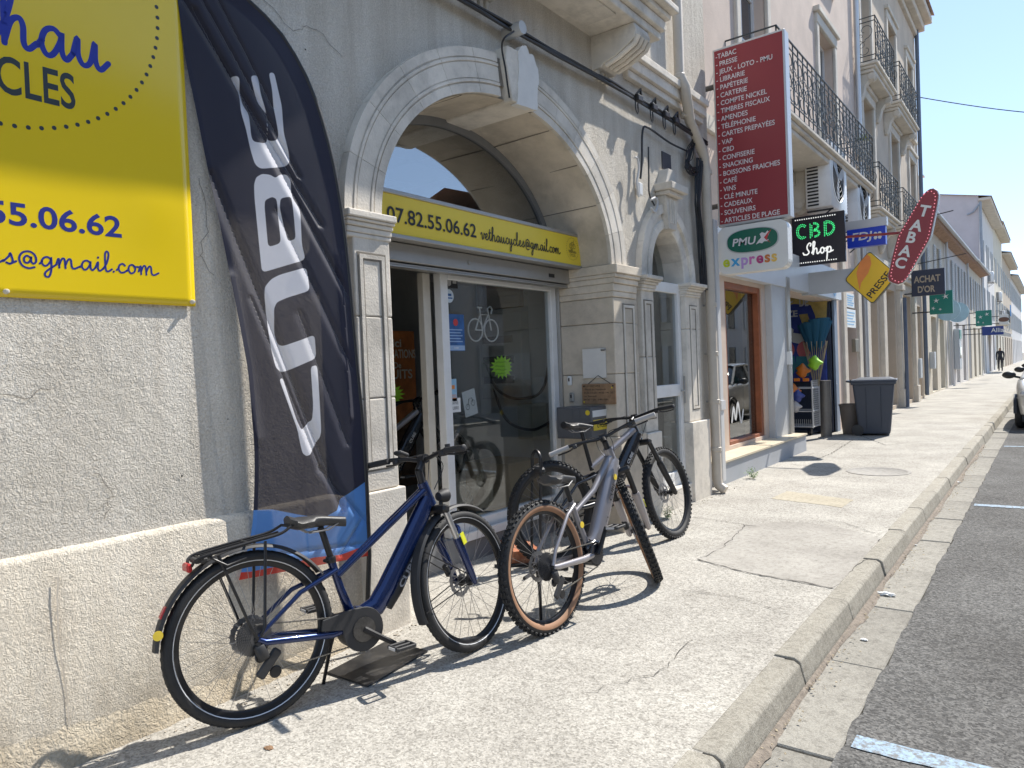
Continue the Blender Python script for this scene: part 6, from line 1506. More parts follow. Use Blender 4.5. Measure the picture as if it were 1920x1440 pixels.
g = local(pink); g.lim(X2-.02, X2+.05, 7.86, 17.43, 4.30, 4.5); bevel(g.build('string_course', m_trim, pink), .01, 1)
g = local(pink); g.lim(X2-.02, X2+.06, 15.45, 15.72, 0, 4.28); g.lim(X2-.02, X2+.06, 16.85, 17.2, 0, 4.28); bevel(g.build('pilaster', m_trim, pink), .012, 1)
# potted succulent on the ledge beyond
# shop window with orange wood frame on a low tiled base
sf = thing('tobacconist_storefront', 'tobacconist shop front with an orange wood framed window and grey panels', 'shop front', (X2, 9.5, 0))
def tb(): return local(sf)
g = tb(); g.lim(X2-.02, X2+.30, 7.95, 11.55, -.02, .25); bevel(g.build('base', mat('grey painted base', (.40, .42, .45), .7, 0, .08, 4, dirt=(.3, .29, .27), damt=.5), sf), .008, 1)
for k in range(8): g = tb(); g.lim(X2-.2, X2+.32, 7.95+.45*k, 7.95+.45*(k+1)-.006, .252, .275); g.build('sill_tile', mat('cream tile', (.62, .54, .40), .4, 0, .05, 3), sf)
g = tb()
for q in ((9.08, 9.17, .30, 2.48), (10.45, 10.55, .30, 2.48), (9.17, 10.45, .30, .38), (9.17, 10.45, 2.40, 2.48)): g.lim(X2-.12, X2-.02, *q)
bevel(g.build('window_frame', m_wood, sf), .006, 1)
g = tb(); g.lim(X2-.10, X2-.095, 9.17, 10.45, .38, 2.40); g.build('glass_pane', mat_glass('tobacco glass', (.55, .58, .58), .14), sf)
g = tb(); g.lim(X2-.9, X2-.85, 9.0, 10.8, .2, 2.6); g.build('display_back', mat('display curtain', (.25, .25, .24), .9, 0, .2, 3), sf)
def curve_sheet(pts): return pts
g = tb(); ribbon(g, catmull([(9.45, .62), (9.53, .80), (9.60, .64), (9.70, .86), (9.80, .58), (9.90, .74)], 5), .05, (X2-.094, 0, 0), AY, AZ, .001); g.build('window_decal', mat('frosted film', (.62, .63, .63), .6), sf)
g = tb(); g.lim(X2-.05, X2+.10, 10.72, 11.56, .0, 2.72); bevel(g.build('post', m_gpan, sf), .01, 1)
g = tb(); g.lim(X2+.10, X2+.13, 11.38, 11.54, 0.02, 2.7); g.build('shutter_rail', m_alu, sf)
g = tb(); g.lim(X2-.05, X2+.04, 14.72, 14.95, 0, 2.72); g.build('post', mat('blue grey paint', (.20, .25, .33), .5), sf)
g = tb(); g.lim(X2+.10, X2+.16, 11.36, 11.45, 1.35, 1.55); g.build('intercom', m_white, sf)
g = tb(); g.lim(X2-.05, X2+.12, 7.9, 15.0, 2.54, 3.1); fa = g.build('fascia', mat('white fascia', (.60, .63, .66), .4, 0, .04, 3), sf)
g = tb()
for y in (14.3,): ribbon(g, catmull([(y-.3, 3.0), (y, 2.9), (y+.12, 3.05), (y+.02, 2.72), (y+.16, 2.6), (y+.3, 2.74)], 5), .05, (X2+.12, 0, 0), AY, AZ, .003)
g.build('fascia_print', mat('sky blue print', (.25, .48, .72), .5), fa)
# shop entrance
en = thing('shop_entrance', 'dark navy entrance recess of the tobacconist', 'entrance', (X2-1, 13.2, 0))
g = local(en); g.lim(X2-3, X2-.06, 11.40, 11.48, 0, 2.7); g.lim(X2-3, X2-.06, 15.45, 15.53, 0, 2.7); g.lim(X2-3.1, X2-3, 11.4, 15.53, 0, 2.7); g.build('recess_wall', m_navy, en)
g = local(en); g.lim(X2-1.6, X2-.02, 14.64, 14.70, 0, 2.5); g.build('side_panel', m_navy, en)
g = local(en); g.lim(X2-3.1, X2-.3, 11.4, 15.53, 2.7, 2.76); g.build('recess_ceiling', m_navy, en)
g = local(en); g.lim(X2-3, X2-.30, 11.48, 15.45, .004, .02); g.build('recess_floor', mat('entrance tile', (.22, .22, .23), .5, 0, .1, 4), en)
# picture board with the town's name: night sky, cheese-yellow shape, white lamb-like patch, round pink shapes
YB = 14.62
pb = thing('picture_board', 'large colourful picture board lettered with the town name in the tobacconist entrance', 'board', (-4.8, YB, .9))
def yp(px, py, d=0): q = aty(px, py, YB-d); return q
a = yp(1440, 545); b = yp(1552, 715)
g = local(pb); g.lim(a.x, b.x, YB-.03, YB-.005, b.z, a.z, .01); g.build('board', mat('ultramarine print', (.035, .06, .30), .5, 0, .35, 6), pb)
def blob(name, m, pts, d): 
    g = local(pb); g.prism([(yp(*p, .03).x, yp(*p, .03).z) for p in pts], (0, YB-.03-d, 0), (1, 0, 0), (0, 0, 1), .0015); return g.build(name, m, pb)
m_by = mat('straw print', (.58, .43, .14), .6, 0, .25, 9); m_bp = mat('pink print', (.60, .16, .17), .6, 0, .15, 7); m_bt = mat('teal print', (.05, .22, .27), .6, 0, .15, 7); m_bw = mat('white print', (.6, .6, .58), .6)
blob('yellow_shape', m_by, [(1452, 552), (1500, 547), (1545, 545), (1551, 560), (1548, 640), (1536, 640), (1528, 590), (1520, 572), (1490, 570), (1452, 575)], .002)
blob('straw_fan', m_by, [(1498, 590), (1514, 588), (1522, 612), (1507, 615)], .002)
blob('white_patch', m_bw, [(1475, 620), (1482, 613), (1488, 618), (1487, 624), (1508, 627), (1511, 638), (1500, 645), (1486, 642), (1480, 632), (1476, 628)], .002)
for cx in (1477, 1507):
    blob('pink_shape', m_bp, [(cx+13*math.cos(k*.45), 656+16*math.sin(k*.45)) for k in range(14)], .003); blob('teal_shape', m_bt, [(cx-14, 668), (cx+13, 668), (cx+15, 690), (cx+9, 705), (cx-10, 705), (cx-16, 690)], .004)
g = local(pb)
for s_, x0, x1, yb, h in (('TABAC', 1440, 1487, 572, 14), ('DE', 1499, 1516, 575, 16), ('MÈZE', 1452, 1496, 597, 15)):
    p = yp(x0, yb, .03); q = yp(x1, yb, .03); tt = yp(x0, yb-h, .03); put_text(g, s_, (p.x, YB-.032, p.z), AX, AZ, tt.z-p.z, q.x-p.x, .03, lift=.004)
g.build('words', mat('grey white print', (.55, .55, .56), .6), pb)
# white wire display cart with toys
YC = 14.15; q0 = aty(1474, 790, YC); q1 = aty(1531, 790, YC)
ct = thing('display_cart', 'white wire display cart in the tobacconist entrance', 'cart', (q1.x, YC, 0))
x0, x1 = q0.x-.3, q1.x; m_wire = mat('white wire', (.60, .60, .60), .5)
g = local(ct)
for x in (x0, x1):
    for y in (YC-.25, YC+.25): g.tube([(x, y, .14), (x, y, 1.0 if x == x0 else 1.02)], .014, 6)
for z in (.16, .45, .88):
    for y in (YC-.25, YC+.25): g.tube([(x0, y, z), (x1, y, z)], .012, 6)
    for x in (x0, x1): g.tube([(x, YC-.25, z), (x, YC+.25, z)], .012, 6)
g.build('frame', m_wire, ct)
g = local(ct)
for k in range(11): y = YC-.25+.5*k/10; g.tube([(x1, y, .16), (x1, y, 1.02)], .004, 4)
for k in range(22): z = .18+.84*k/21; g.tube([(x1, YC-.25, z), (x1, YC+.25, z)], .004, 4)
for k in range(24): x = x0+(x1-x0)*k/23; g.tube([(x, YC-.25, .16), (x, YC-.25, .30)], .004, 4)
g.build('grille', m_wire, ct)
g = local(ct); g.lim(x0, x1, YC-.25, YC+.25, .15, .165); g.build('tray', mat('cart tray', (.3, .3, .3), .6), ct)
for x in (x0+.05, x1-.05):
    g = local(ct); g.M = g.M @ Matrix.Translation((x, YC-.2, .06)); g.lathe([(.03, -.018), (.06, -.015), (.06, .015), (.03, .018)], 14, 'x'); g.build('castor', m_black, ct, True)
def toy(name, label, c, s_, m, kind):
    t = thing(name, label, 'toy', c); g = MB()
    if kind == 'bucket': g.lathe([(s_*.6, 0), (s_*.65, .01), (s_*.9, s_*1.3), (s_*.95, s_*1.32), (s_*.85, s_*1.25)], 16); g.tube([(-s_*.9, 0, s_*1.3), (0, 0, s_*1.9), (s_*.9, 0, s_*1.3)], .005, 5)
    else:
        g.add([(v.x*s_*(1+.25*math.sin(5*v.z+2*v.x)), v.y*s_*.7, v.z*s_*(1+.2*math.cos(4*v.x))) for v in vs_ico], fs_ico)
    g.build('body', m, t, True); return t
bmx = bmesh.new(); bmesh.ops.create_icosphere(bmx, subdivisions=3, radius=1); vs_ico = [v.co.copy() for v in bmx.verts]; fs_ico = [tuple(v.index for v in f.verts) for f in bmx.faces]; bmx.free()
m_to = mat('orange plastic', (.75, .22, .03), .4); m_tg = mat('lime plastic', (.35, .72, .05), .4); m_tb = mat('toy blue plastic', (.07, .10, .35), .4); m_tw = mat('toy white plastic', (.6, .58, .58), .45)
for nm, lb, px, py, d, s_, m_, kd in (('toy_ball', 'lime green toy racket head above the cart', 1528, 680, -.20, .12, m_tg, 'b'), ('toy_spade', 'orange plastic toy spade hung over the cart', 1505, 695, -.1, .12, m_to, 'b'),
        ('bagged_toy', 'orange and white bagged toy hanging on the cart', 1488, 733, -.27, .12, m_to, 'b'), ('bagged_toy', 'blue bagged toy with white straps hanging low on the cart', 1496, 742, -.30, .11, m_tb, 'b'), ('bagged_toy', 'white bagged doll hanging lowest on the cart', 1492, 762, -.31, .10, m_tw, 'b'), ('bagged_toy', 'white and red bagged toy at the cart corner', 1482, 748, -.28, .09, m_tw, 'b')):
    toy(nm, lb, aty(px, py, YC+d), s_, m_, kd)
for px, m_, lb in ((1477, m_tg, 'lime'), (1494, m_to, 'orange'), (1511, m_to, 'second orange')):
    c = aty(px, 712, YC-.27); g = MB(); g.box(c, (.11, .03, .06), None, .008); tag(g.build('price_clip', m_), lb+' plastic hanger clip on the cart rail', 'clip')
# sheaf of blue fishing nets standing behind the cart
c = aty(1530, 690, YC+.2)
fn_ = thing('fishing_nets', 'sheaf of blue children\'s fishing nets on bamboo sticks by the cart', 'nets', (c.x, c.y, .9))
g = local(fn_)
for k in range(14): a = k*.45; g.tube([(c.x+.04*math.cos(a), c.y+.04*math.sin(a), .9), (c.x+.22*math.cos(a), c.y+.10*math.sin(a), 1.75)], .006, 5)
g.build('stick', mat('bamboo', (.45, .36, .22), .6), fn_, kind='stuff')
g = local(fn_); z0 = aty(1530, 655, c.y).z; z1 = aty(1530, 603, c.y).z
for k in range(9):
    a = k*.7; bx = c.x+.2*math.cos(a); by = c.y+.10*math.sin(a)
    for j in range(12): th = j*.52; g.add([(bx+.13*math.cos(th), by+.1*math.sin(th), z1+.06*math.sin(k)), (bx+.13*math.cos(th+.52), by+.1*math.sin(th+.52), z1+.06*math.sin(k)), (bx*.5+c.x*.5, by*.5+c.y*.5, z0-.05)], [(0, 1, 2)])
m_net, n_, l_, b_ = nodes_of('blue net'); b_.inputs['Base Color'].default_value = (.02, .12, .22, 1); b_.inputs['Alpha'].default_value = .75; b_.inputs['Roughness'].default_value = .8
g.build('net', m_net, fn_, kind='stuff')

# ---- air conditioners under the balcony
def aircon(loc, L, D, H, label, grille_side=True):
    t = thing('air_conditioner', label, 'air conditioner', loc); g = MB(); g.box((D/2, L/2, H/2), (D, L, H), None, .02); cs = g.build('case', m_white, t, 60)
    g = MB(); g.M = Matrix.Translation((D+.001, L*.42, H*.5)); R_ = min(L*.38, H*.42)
    g.lathe([(R_, 0), (R_, .012), (R_*.96, .014), (R_*.94, .0)], 32, 'x'); g.build('fan_ring', m_white, t, True)
    g = MB(); g.M = Matrix.Translation((D+.001, L*.42, H*.5)); g.lathe([(R_*.93, 0.002), (0, .002)], 32, 'x'); g.build('fan_opening', mat('fan shade', (.12, .12, .12), .7), t)
    for k in range(3):
        g = MB(); a = k*2.094+.4; g.M = Matrix.Translation((D+.004, L*.42, H*.5)) @ Matrix.Rotation(a, 4, 'X'); g.prism([(0, -.03), (R_*.5, -.10), (R_*.88, -.06), (R_*.85, .08), (R_*.4, .05), (0, .03)], (0, 0, 0), (0, 1, 0), (0, 0, 1), .006); g.build('fan_blade', mat('grey fan blade', (.35, .35, .35), .5), t)
    g = MB()
    for q in range(5): rr = R_*(.2+.19*q); g.M = Matrix.Translation((D+.012, L*.42, H*.5)); g.torus(rr, [(.003, 0), (0, .003), (-.003, 0), (0, -.003)], 30)
    g.build('fan_guard', m_wire, t, kind='stuff')
    for k in range(int(H/.055)):
        g = MB(); g.box((D*.30, -.004, .05+.055*k), (D*.42, .012, .026)); g.build('louvre', m_black, t)
    g = MB()
    for y in (.1, L-.1): g.tube([(0, y, -.03), (D, y, -.03)], .02, 4); g.tube([(0, y, -.3), (D*.9, y, -.04)], .014, 4)
    g.build('wall_bracket', m_iron, t)
aircon((X2+.22, 12.25, 3.85), 1.1, .40, 1.06, 'white air conditioner with its fan showing under the long balcony')
aircon((X2+.22, 14.35, 3.78), 1.1, .38, 1.02, 'second white air conditioner with a plain slatted front under the balcony')

# ================================================================== projecting signs
m_sred = mat('dark red sign face', (.28, .032, .04), .4, 0, .03, 2); m_salu = mat('sign aluminium', (.55, .55, .55), .4, .5, .04, 3)
m_swhite = mat('white acrylic', (.74, .73, .69), .3, 0, .02, 2); m_let = mat('white lettering', (.70, .66, .66), .5, 0, 0)
YR = 7.90
sg = thing('list_sign', 'tall dark red projecting sign listing the tobacconist\'s goods in white capitals', 'sign', (-2.6, YR, 2.95))
def lb_(): return local(sg)
g = lb_(); g.lim(-2.985, -2.195, YR, YR+.15, 2.945, 4.93); bevel(g.build('case', m_salu, sg), .008, 1)
g = lb_(); g.lim(-2.962, -2.218, YR-.004, YR, 2.972, 4.905); g.build('face', m_sred, sg)
lines = ['-TABAC', '- PRESSE', '- JEUX - LOTO - PMU', '- LIBRAIRIE', '- PAPÈTERIE', '- CARTERIE', '- COMPTE NICKEL', '- TIMBRES FISCAUX', '- AMENDES', '- TÉLÉPHONIE', '- CARTES PREPAYÉES', '- VAP', '- CBD', '- CONFISERIE', '- SNACKING', '- BOISSONS FRAICHES', '- CAFÉ', '- VINS', '- CLÉ MINUTE', '- CADEAUX', '- SOUVENIRS', '- ARTICLES DE PLAGE']
ref = text_geo('BOISSONS FRAICHES', .012)[2]; sc = .62/(ref[1]-ref[0])
for i, s_ in enumerate(lines):
    g = lb_(); v, f, bb_ = text_geo(s_, .012); base = 4.815-.0872*i
    o_ = Vector((-2.945, YR-.0062, base)); g.add([o_+AX*((p[0]-bb_[0])*sc)+AZ*(p[1]*sc*1.12) for p in v], f); g.build('text_line', m_let, sg)
for z in (4.55, 3.2): g = lb_(); g.tube([(X2, YR+.08, z), (-2.98, YR+.08, z)], .03, 8); g.build('bracket', m_iron, sg)
# rounded white sign below
def rrect(x0, x1, z0, z1, r, k=6):
    out = []
    for cx, cz, a0 in ((x1-r, z0+r, -90), (x1-r, z1-r, 0), (x0+r, z1-r, 90), (x0+r, z0+r, 180)):
        for j in range(k+1): a = rad(a0+90*j/k); out.append((cx+r*math.cos(a), cz+r*math.sin(a)))
    return out
def fprism(root, name, poly, y, d, m, bv=0):
    """polygon in x,z facing the viewer (-y), front face at y, going back by d"""
    g = local(root); g.prism([(x, z) for x, z in poly], (0, y+d, 0), (1, 0, 0), (0, 0, 1), d); o = g.build(name, m, root)
    return bevel(o, bv, 2) if bv else o
ps = thing('betting_sign', 'rounded white betting sign with a green oval and coloured word express', 'sign', (-2.6, YR, 2.41))
fprism(ps, 'case', rrect(-2.985, -2.225, 2.405, 2.93, .09), YR-.02, .16, m_swhite, .015)
def ovl(cx, cz, a, b, k=40, pw=2.6): return [(cx+a*math.copysign(abs(math.cos(t))**(2/pw), math.cos(t)), cz+b*math.copysign(abs(math.sin(t))**(2/pw), math.sin(t))) for t in [2*math.pi*i/k for i in range(k)]]
fprism(ps, 'oval_rim', ovl(-2.60, 2.745, .288, .135), YR-.024, .003, m_salu); fprism(ps, 'oval', ovl(-2.602, 2.747, .275, .125), YR-.028, .003, mat('dark green acrylic', (.012, .13, .085), .3, 0, .02))
g = local(ps); put_text(g, 'PMU', (-2.82, YR-.029, 2.70), AX, AZ, .085, .25, .02, .18, .002); g.build('letters', m_let, ps)
cols = [('e', (.55, .62, .02)), ('x', (.05, .35, .65)), ('p', (.50, .30, .62)), ('r', (.62, .16, .42)), ('e', (.50, .06, .20)), ('s', (.60, .18, .04)), ('s', (.80, .50, .10))]
x = -2.935; 
for i, (c, cc) in enumerate(cols):
    g = local(ps); v, f, bb_ = text_geo(c, .03); sc2 = .165; wd = (bb_[1]-bb_[0])*sc2; g.add([Vector((x+(p[0]-bb_[0])*sc2, YR-.0225, 2.49+p[1]*sc2)) for p in v], f); g.build('letter', mat('express '+str(i), cc, .5, 0, 0), ps); x += wd+.012
# jockey and horse emblem: a simple leaping shape in white with a red cap stroke
g = local(ps); ho = [(-2.56, 2.69), (-2.53, 2.73), (-2.50, 2.76), (-2.515, 2.80), (-2.49, 2.815), (-2.455, 2.80), (-2.43, 2.825), (-2.41, 2.80), (-2.425, 2.77), (-2.46, 2.76), (-2.455, 2.735), (-2.42, 2.73), (-2.43, 2.71), (-2.47, 2.715), (-2.49, 2.695), (-2.52, 2.705)]
g.prism(ho, (0, YR-.0305, 0), (1, 0, 0), (0, 0, 1), .001); g.build('horse_emblem', m_let, ps)
g = local(ps); g.prism([(-2.47, 2.755), (-2.43, 2.80), (-2.385, 2.835), (-2.42, 2.785), (-2.44, 2.735), (-2.40, 2.69), (-2.45, 2.73)], (0, YR-.0312, 0), (1, 0, 0), (0, 0, 1), .001); g.build('red_stroke', m_red, ps)
# CBD shop led sign
YK = 12.15; kx0, kx1, kz0, kz1 = -3.36, -2.56, 2.93, 3.73
cs_ = thing('led_sign', 'black CBD Shop sign with green led letters and white led rows', 'sign', (-2.7, YK, 2.8))
g = local(cs_); g.lim(kx0, kx1, YK, YK+.06, kz0, kz1); bevel(g.build('panel', mat('black acrylic', (.018, .018, .028), .3, 0, .05), cs_), .006, 1)
m_ledg = mat_emit('green led', (.05, .75, .22), .28); m_ledw = mat_emit('white led', (.8, .8, .76), .22); m_ledr = mat_emit('red led', (.85, .25, .3), .25)
def dots(g, pts, r, y):
    for x, z in pts: g.add([(x+r*math.cos(k*math.pi/3), y, z+r*math.sin(k*math.pi/3)) for k in range(6)], [tuple(range(6))])
def along(path, step):
    P = [Vector((*p, 0)) for p in path]; out = []; acc = 0
    for i in range(len(P)-1):
        d = (P[i+1]-P[i]).length
        while acc <= d: q = P[i].lerp(P[i+1], acc/d); out.append((q.x, q.y)); acc += step
        acc -= d
    return out
g = local(cs_); W_ = kx1-kx0; bz = 3.37
def arcp(cx, cz, a, b, t0, t1, k=24): return [(cx+a*math.cos(rad(t0+(t1-t0)*i/k)), cz+b*math.sin(rad(t0+(t1-t0)*i/k))) for i in range(k+1)]
for off in (0, .026):
    dots(g, along(arcp(kx0+.16, bz+.115, .085-off, .115-off, 50, 310), .027), .010, YK-.004)
    bx = kx0+.285+off; dots(g, along([(bx, bz+off), (bx, bz+.23-off)], .027), .010, YK-.004); dots(g, along(arcp(bx+.06-off, bz+.172, .07-off*.6, .058-off*.7, 90, -90), .027), .010, YK-.004); dots(g, along(arcp(bx+.06-off, bz+.058, .085-off*.6, .058-off*.7, 90, -90), .027), .010, YK-.004)
    dx = kx0+.50+off; dots(g, along([(dx, bz+off), (dx, bz+.23-off)], .027), .010, YK-.004); dots(g, along(arcp(dx+.03-off, bz+.115, .12-off*.6, .115-off, 90, -90), .027), .010, YK-.004)
g.build('led_letters', m_ledg, cs_, kind='stuff')
g = local(cs_); dots(g, [(kx0+.06+.6*i/17, kz1-.05) for i in range(18)], .011, YK-.004); dots(g, [(kx0+.06+.6*i/17, kz0+.05) for i in range(18)], .011, YK-.004); g.build('led_row', m_ledw, cs_, kind='stuff')
g = local(cs_); put_script(g, 'Shop', (kx0+.18, YK-.004, 3.10), AX, AZ, .092, .44, .022, .002); g.build('script', m_ledw, cs_)
# TABAC lozenge
YT = 12.15
def tp(x, y, yy=YT): q = aty(1560+x/2.88, 340+y/2.88, yy); return (q.x, q.z)
tbp = [tp(*p) for p in ((510, 52), (528, 40), (550, 36), (570, 48), (579, 70), (572, 120), (536, 290), (525, 318), (400, 530), (380, 550), (355, 560), (325, 552), (305, 540), (298, 520), (325, 400), (352, 300), (362, 280), (490, 75))]
tt_ = thing('tobacco_sign', 'tilted dark red lozenge TABAC sign edged with small red lamps', 'sign', (-1.7, YT, 2.5))
fprism(tt_, 'case', tbp[::-1], YT, .14, m_salu, .01)
cxm = sum(p[0] for p in tbp)/len(tbp); czm = sum(p[1] for p in tbp)/len(tbp)
fprism(tt_, 'face', [(cxm+(p[0]-cxm)*.97, czm+(p[1]-czm)*.985) for p in tbp][::-1], YT-.004, .006, m_sred)
g = local(tt_); dots(g, along([(cxm+(p[0]-cxm)*.86, czm+(p[1]-czm)*.945) for p in tbp+[tbp[0]]], .050), .0085, YT-.008); g.build('lamp', m_ledr, tt_, kind='stuff')
for c, x, y in (('T', 500, 160), ('A', 457, 238), ('B', 430, 303), ('A', 397, 375), ('C', 372, 440)):
    cx_, cz_ = tp(x, y); th = rad(-18); ax_ = Vector((math.cos(th), 0, math.sin(th))); ay_ = Vector((-math.sin(th), 0, math.cos(th))); h_ = .165; v, f, bb_ = text_geo(c, .03); s2 = h_/(bb_[3]-bb_[2]); o_ = Vector((cx_, YT-.007, cz_))-ax_*((bb_[1]-bb_[0])*s2/2)-ay_*(h_/2)
    g = local(tt_); put_text(g, c, o_, ax_, ay_, h_, None, .03, 0, .002); g.build('letter', m_swhite, tt_)
g = local(tt_); p = tp(330, 280); g.tube([(X2, YT+.07, p[1]+.10), (p[0]+.1, YT+.07, p[1])], .022, 6); g.build('arm', m_sred, tt_)
# yellow press diamond
YP = 12.65
pr_ = thing('press_sign', 'yellow diamond-shaped PRESSE sign with an orange feather, on a grey bracket', 'sign', (-2.3, YP, 2.3))
D4 = [aty(*p, YP) for p in ((1630, 470), (1583, 525), (1636, 571), (1683, 515))]
def softp(P, f=.10, k=4):
    out = []
    for i in range(len(P)):
        a, b, c = Vector((*P[i-1], 0)), Vector((*P[i], 0)), Vector((*P[(i+1) % len(P)], 0)); p0 = b.lerp(a, f); p1 = b.lerp(c, f)
        for j in range(k+1): t = j/k; q = p0*(1-t)**2+b*2*t*(1-t)+p1*t*t; out.append((q.x, q.y))
    return out
dp = softp([(p.x, p.z) for p in D4]); fprism(pr_, 'case', dp, YP, .12, mat('dark edge', (.10, .09, .05), .5), .004)
cxp = sum(p.x for p in D4)/4; czp = sum(p.z for p in D4)/4
fprism(pr_, 'face', [(cxp+(x-cxp)*.955, czp+(z-czp)*.955) for x, z in dp], YP-.004, .006, mat('yellow acrylic', (.80, .50, .02), .35, 0, .02))
ad = (D4[3]-D4[2]).normalized(); au = Vector((-ad.z, 0, ad.x)); o_ = D4[2].lerp(D4[3], .12)+au*.07; o_.y = YP-.006
g = local(pr_); put_text(g, 'PRESSE', o_, ad, au, .105, .46, .015, 0, .002); g.build('letters', m_dink, pr_)
fe = [(1626, 477), (1612, 492), (1606, 512), (1609, 530), (1612, 545), (1615, 530), (1628, 512), (1634, 495), (1632, 482)]
g = local(pr_); g.prism([(aty(*p, YP).x, aty(*p, YP).z) for p in fe], (0, YP-.007, 0), (1, 0, 0), (0, 0, 1), .001); g.build('feather', mat('orange feather print', (.80, .26, .06), .5), pr_)
g = local(pr_); q = aty(1577, 505, YP); q2 = aty(1600, 545, YP); g.lim(X2, q2.x, YP+.02, YP+.10, q2.z, q.z); g.build('bracket', m_gpan, pr_)
# lottery sign
YF = 13.1; fd = thing('lottery_sign', 'small blue FDJ lottery sign hung under a grey box', 'sign', (-2.5, YF, 3.2))
a = aty(1588, 432, YF); b = aty(1661, 457, YF)
g = local(fd); g.lim(X2, b.x+.02, YF, YF+.14, a.z-.0, a.z+.14); g.build('box', m_salu, fd)
g = local(fd); g.lim(a.x, b.x, YF-.01, YF+.12, b.z, a.z-.003); g.build('panel', mat('vivid blue acrylic', (.01, .05, .50), .35, 0, .02), fd)
g = local(fd); W_ = b.x-a.x; H_ = a.z-b.z; o_ = Vector((a.x+.12*W_, YF-.011, b.z+.22*H_)); put_text(g, 'FDJ', o_, AX, AZ, .56*H_, .50*W_, .02, .15, .002)
for k in range(4): an = k*math.pi/2+.8; g.add([(a.x+.80*W_+.045*math.cos(an)+.03*math.cos(j), YF-.013, b.z+.5*H_+.045*math.sin(an)+.032*math.sin(j)) for j in range(6)], [tuple(range(6))])
g.build('letters', m_swhite, fd)
def box_sign(name, label, px0, py0, px1, py1, y, m, x_wall, th=.12):
    a = aty(px0, py0, y); b = aty(px1, py1, y); t = thing(name, label, 'sign', (a.x, y, b.z)); g = local(t); g.lim(a.x, b.x, y, y+th, b.z, a.z); bevel(g.build('panel', m, t), .01, 1)
    for z in (a.z-.08, b.z+.08): g = local(t); g.tube([(x_wall, y+.06, z), (a.x, y+.06, z)], .02, 6); g.build('bracket', m_iron, t)
    return t, a.x, b.x, b.z, a.z
t, x0, x1, z0, z1 = box_sign('gold_buyer_sign', 'dark navy sign with gold ACHAT D\'OR lettering', 1708, 508, 1772, 551, 22.0, mat('midnight acrylic', (.025, .032, .06), .4), -3.2)
g = local(t); m_gold = mat('gold lettering', (.42, .34, .24), .5)
put_text(g, 'ACHAT', (x0+.06, 21.998, z0+.35), AX, AZ, .185, (x1-x0)*.80, .03, 0, .004); put_text(g, "D'OR", (x0+.15, 21.998, z0+.08), AX, AZ, .185, (x1-x0)*.52, .03, 0, .004); g.build('letters', m_gold, t)
m_bank = mat('bank green acrylic', (.01, .20, .15), .35, 0, .03)
def birds(t, x0, x1, z0, z1, y):
    g = local(t); W_, H_ = x1-x0, z1-z0
    for u, v, s_, th in ((.70, .74, .20, .3), (.30, .58, .18, .1), (.16, .26, .13, -.3), (.46, .20, .10, -.6)):
        P = [(0, 1.), (.22, .22), (1., .30), (.28, -.12), (.45, -.9), (-.08, -.28), (-.75, -.6), (-.30, .05), (-.95, .45), (-.18, .25)]; c, q = math.cos(th), math.sin(th)
        g.prism([(x0+u*W_+s_*W_*.8*(a*c-b*q), z0+v*H_+s_*W_*.8*(a*q+b*c)) for a, b in P][::-1], (0, y-.001, 0), (1, 0, 0), (0, 0, 1), .002)
    g.build('bird_emblem', m_swhite, t)
t, x0, x1, z0, z1 = box_sign('bank_sign', 'green bank sign with four white flying stars, below the gold buyer sign', 1742, 547, 1787, 587, 24.0, m_bank, -3.3); birds(t, x0, x1, z0, z1, 24.0-.003)
t, x0, x1, z0, z1 = box_sign('bank_sign', 'smaller green bank sign farther along the row of low houses', 1829, 583, 1860, 610, 36.0, m_bank, -3.4); birds(t, x0, x1, z0, z1, 36.0-.003)
t, x0, x1, z0, z1 = box_sign('insurance_sign', 'dark blue insurance sign with pale lettering down the street', 1841, 613, 1882, 627, 40.0, mat('insurer blue acrylic', (.015, .04, .22), .4), -3.4)
g = local(t); put_text(g, 'Allianz', (x0+.35, 39.998, z0+.12), AX, AZ, .20, .75, .01, 0, .004); g.build('letters', m_swhite, t)
t, x0, x1, z0, z1 = box_sign('oval_sign', 'white sign with a brown oval far down the street', 1873, 590, 1891, 608, 46.0, m_swhite, -3.4)
fprism(t, 'oval', ovl((x0+x1)/2, (z0+z1)/2, .22, .12), 45.99, .004, mat('brown oval print', (.16, .08, .05), .5))

# ================================================================== tan house with balconies
tan = thing('tan_house', 'tall tan stone house with small iron balconies on two floors', 'house', (X2, 22, 0))
holesB = [(18.0, 19.2, .1, 3.15), (20.2, 21.65, .1, 3.15), (22.75, 24.3, .1, 3.15), (25.1, 26.3, .1, 2.95), (18.1, 19.3, 4.75, 7.4), (21.6, 22.8, 4.75, 7.4), (24.75, 25.85, 4.95, 7.4), (18.1, 19.3, 7.95, 10.4), (21.6, 22.8, 7.95, 10.4), (24.75, 25.85, 8.15, 10.4)]
facade(tan, X2, 17.45, 26.75, 0, 12.2, holesB, m_tan)
g = local(tan); g.lim(X2-8, X2-.3, 26.5, 26.74, 0, 12.2); g.lim(X2-8, X2-.3, 17.46, 17.6, 0, 12.2); g.build('side_wall', m_tan, tan)
g = local(tan); g.add([(X2+.55, 17.4, 12.35), (X2+.55, 27.1, 12.35), (X2-4, 27.1, 13.8), (X2-4, 17.4, 13.8), (X2-8, 27.1, 12.3), (X2-8, 17.4, 12.3)], [(0, 1, 2, 3), (3, 2, 4, 5)]); g.build('roof', m_roof, tan)
g = local(tan)
for a, b, p in ((11.7, 11.87, .10), (11.87, 12.1, .28), (12.1, 12.3, .48)): g.lim(X2-.1, X2+p, 17.45, 26.78+p*.6, a+.001, b-.001)
bevel(g.build('cornice', m_trim, tan), .02, 1)
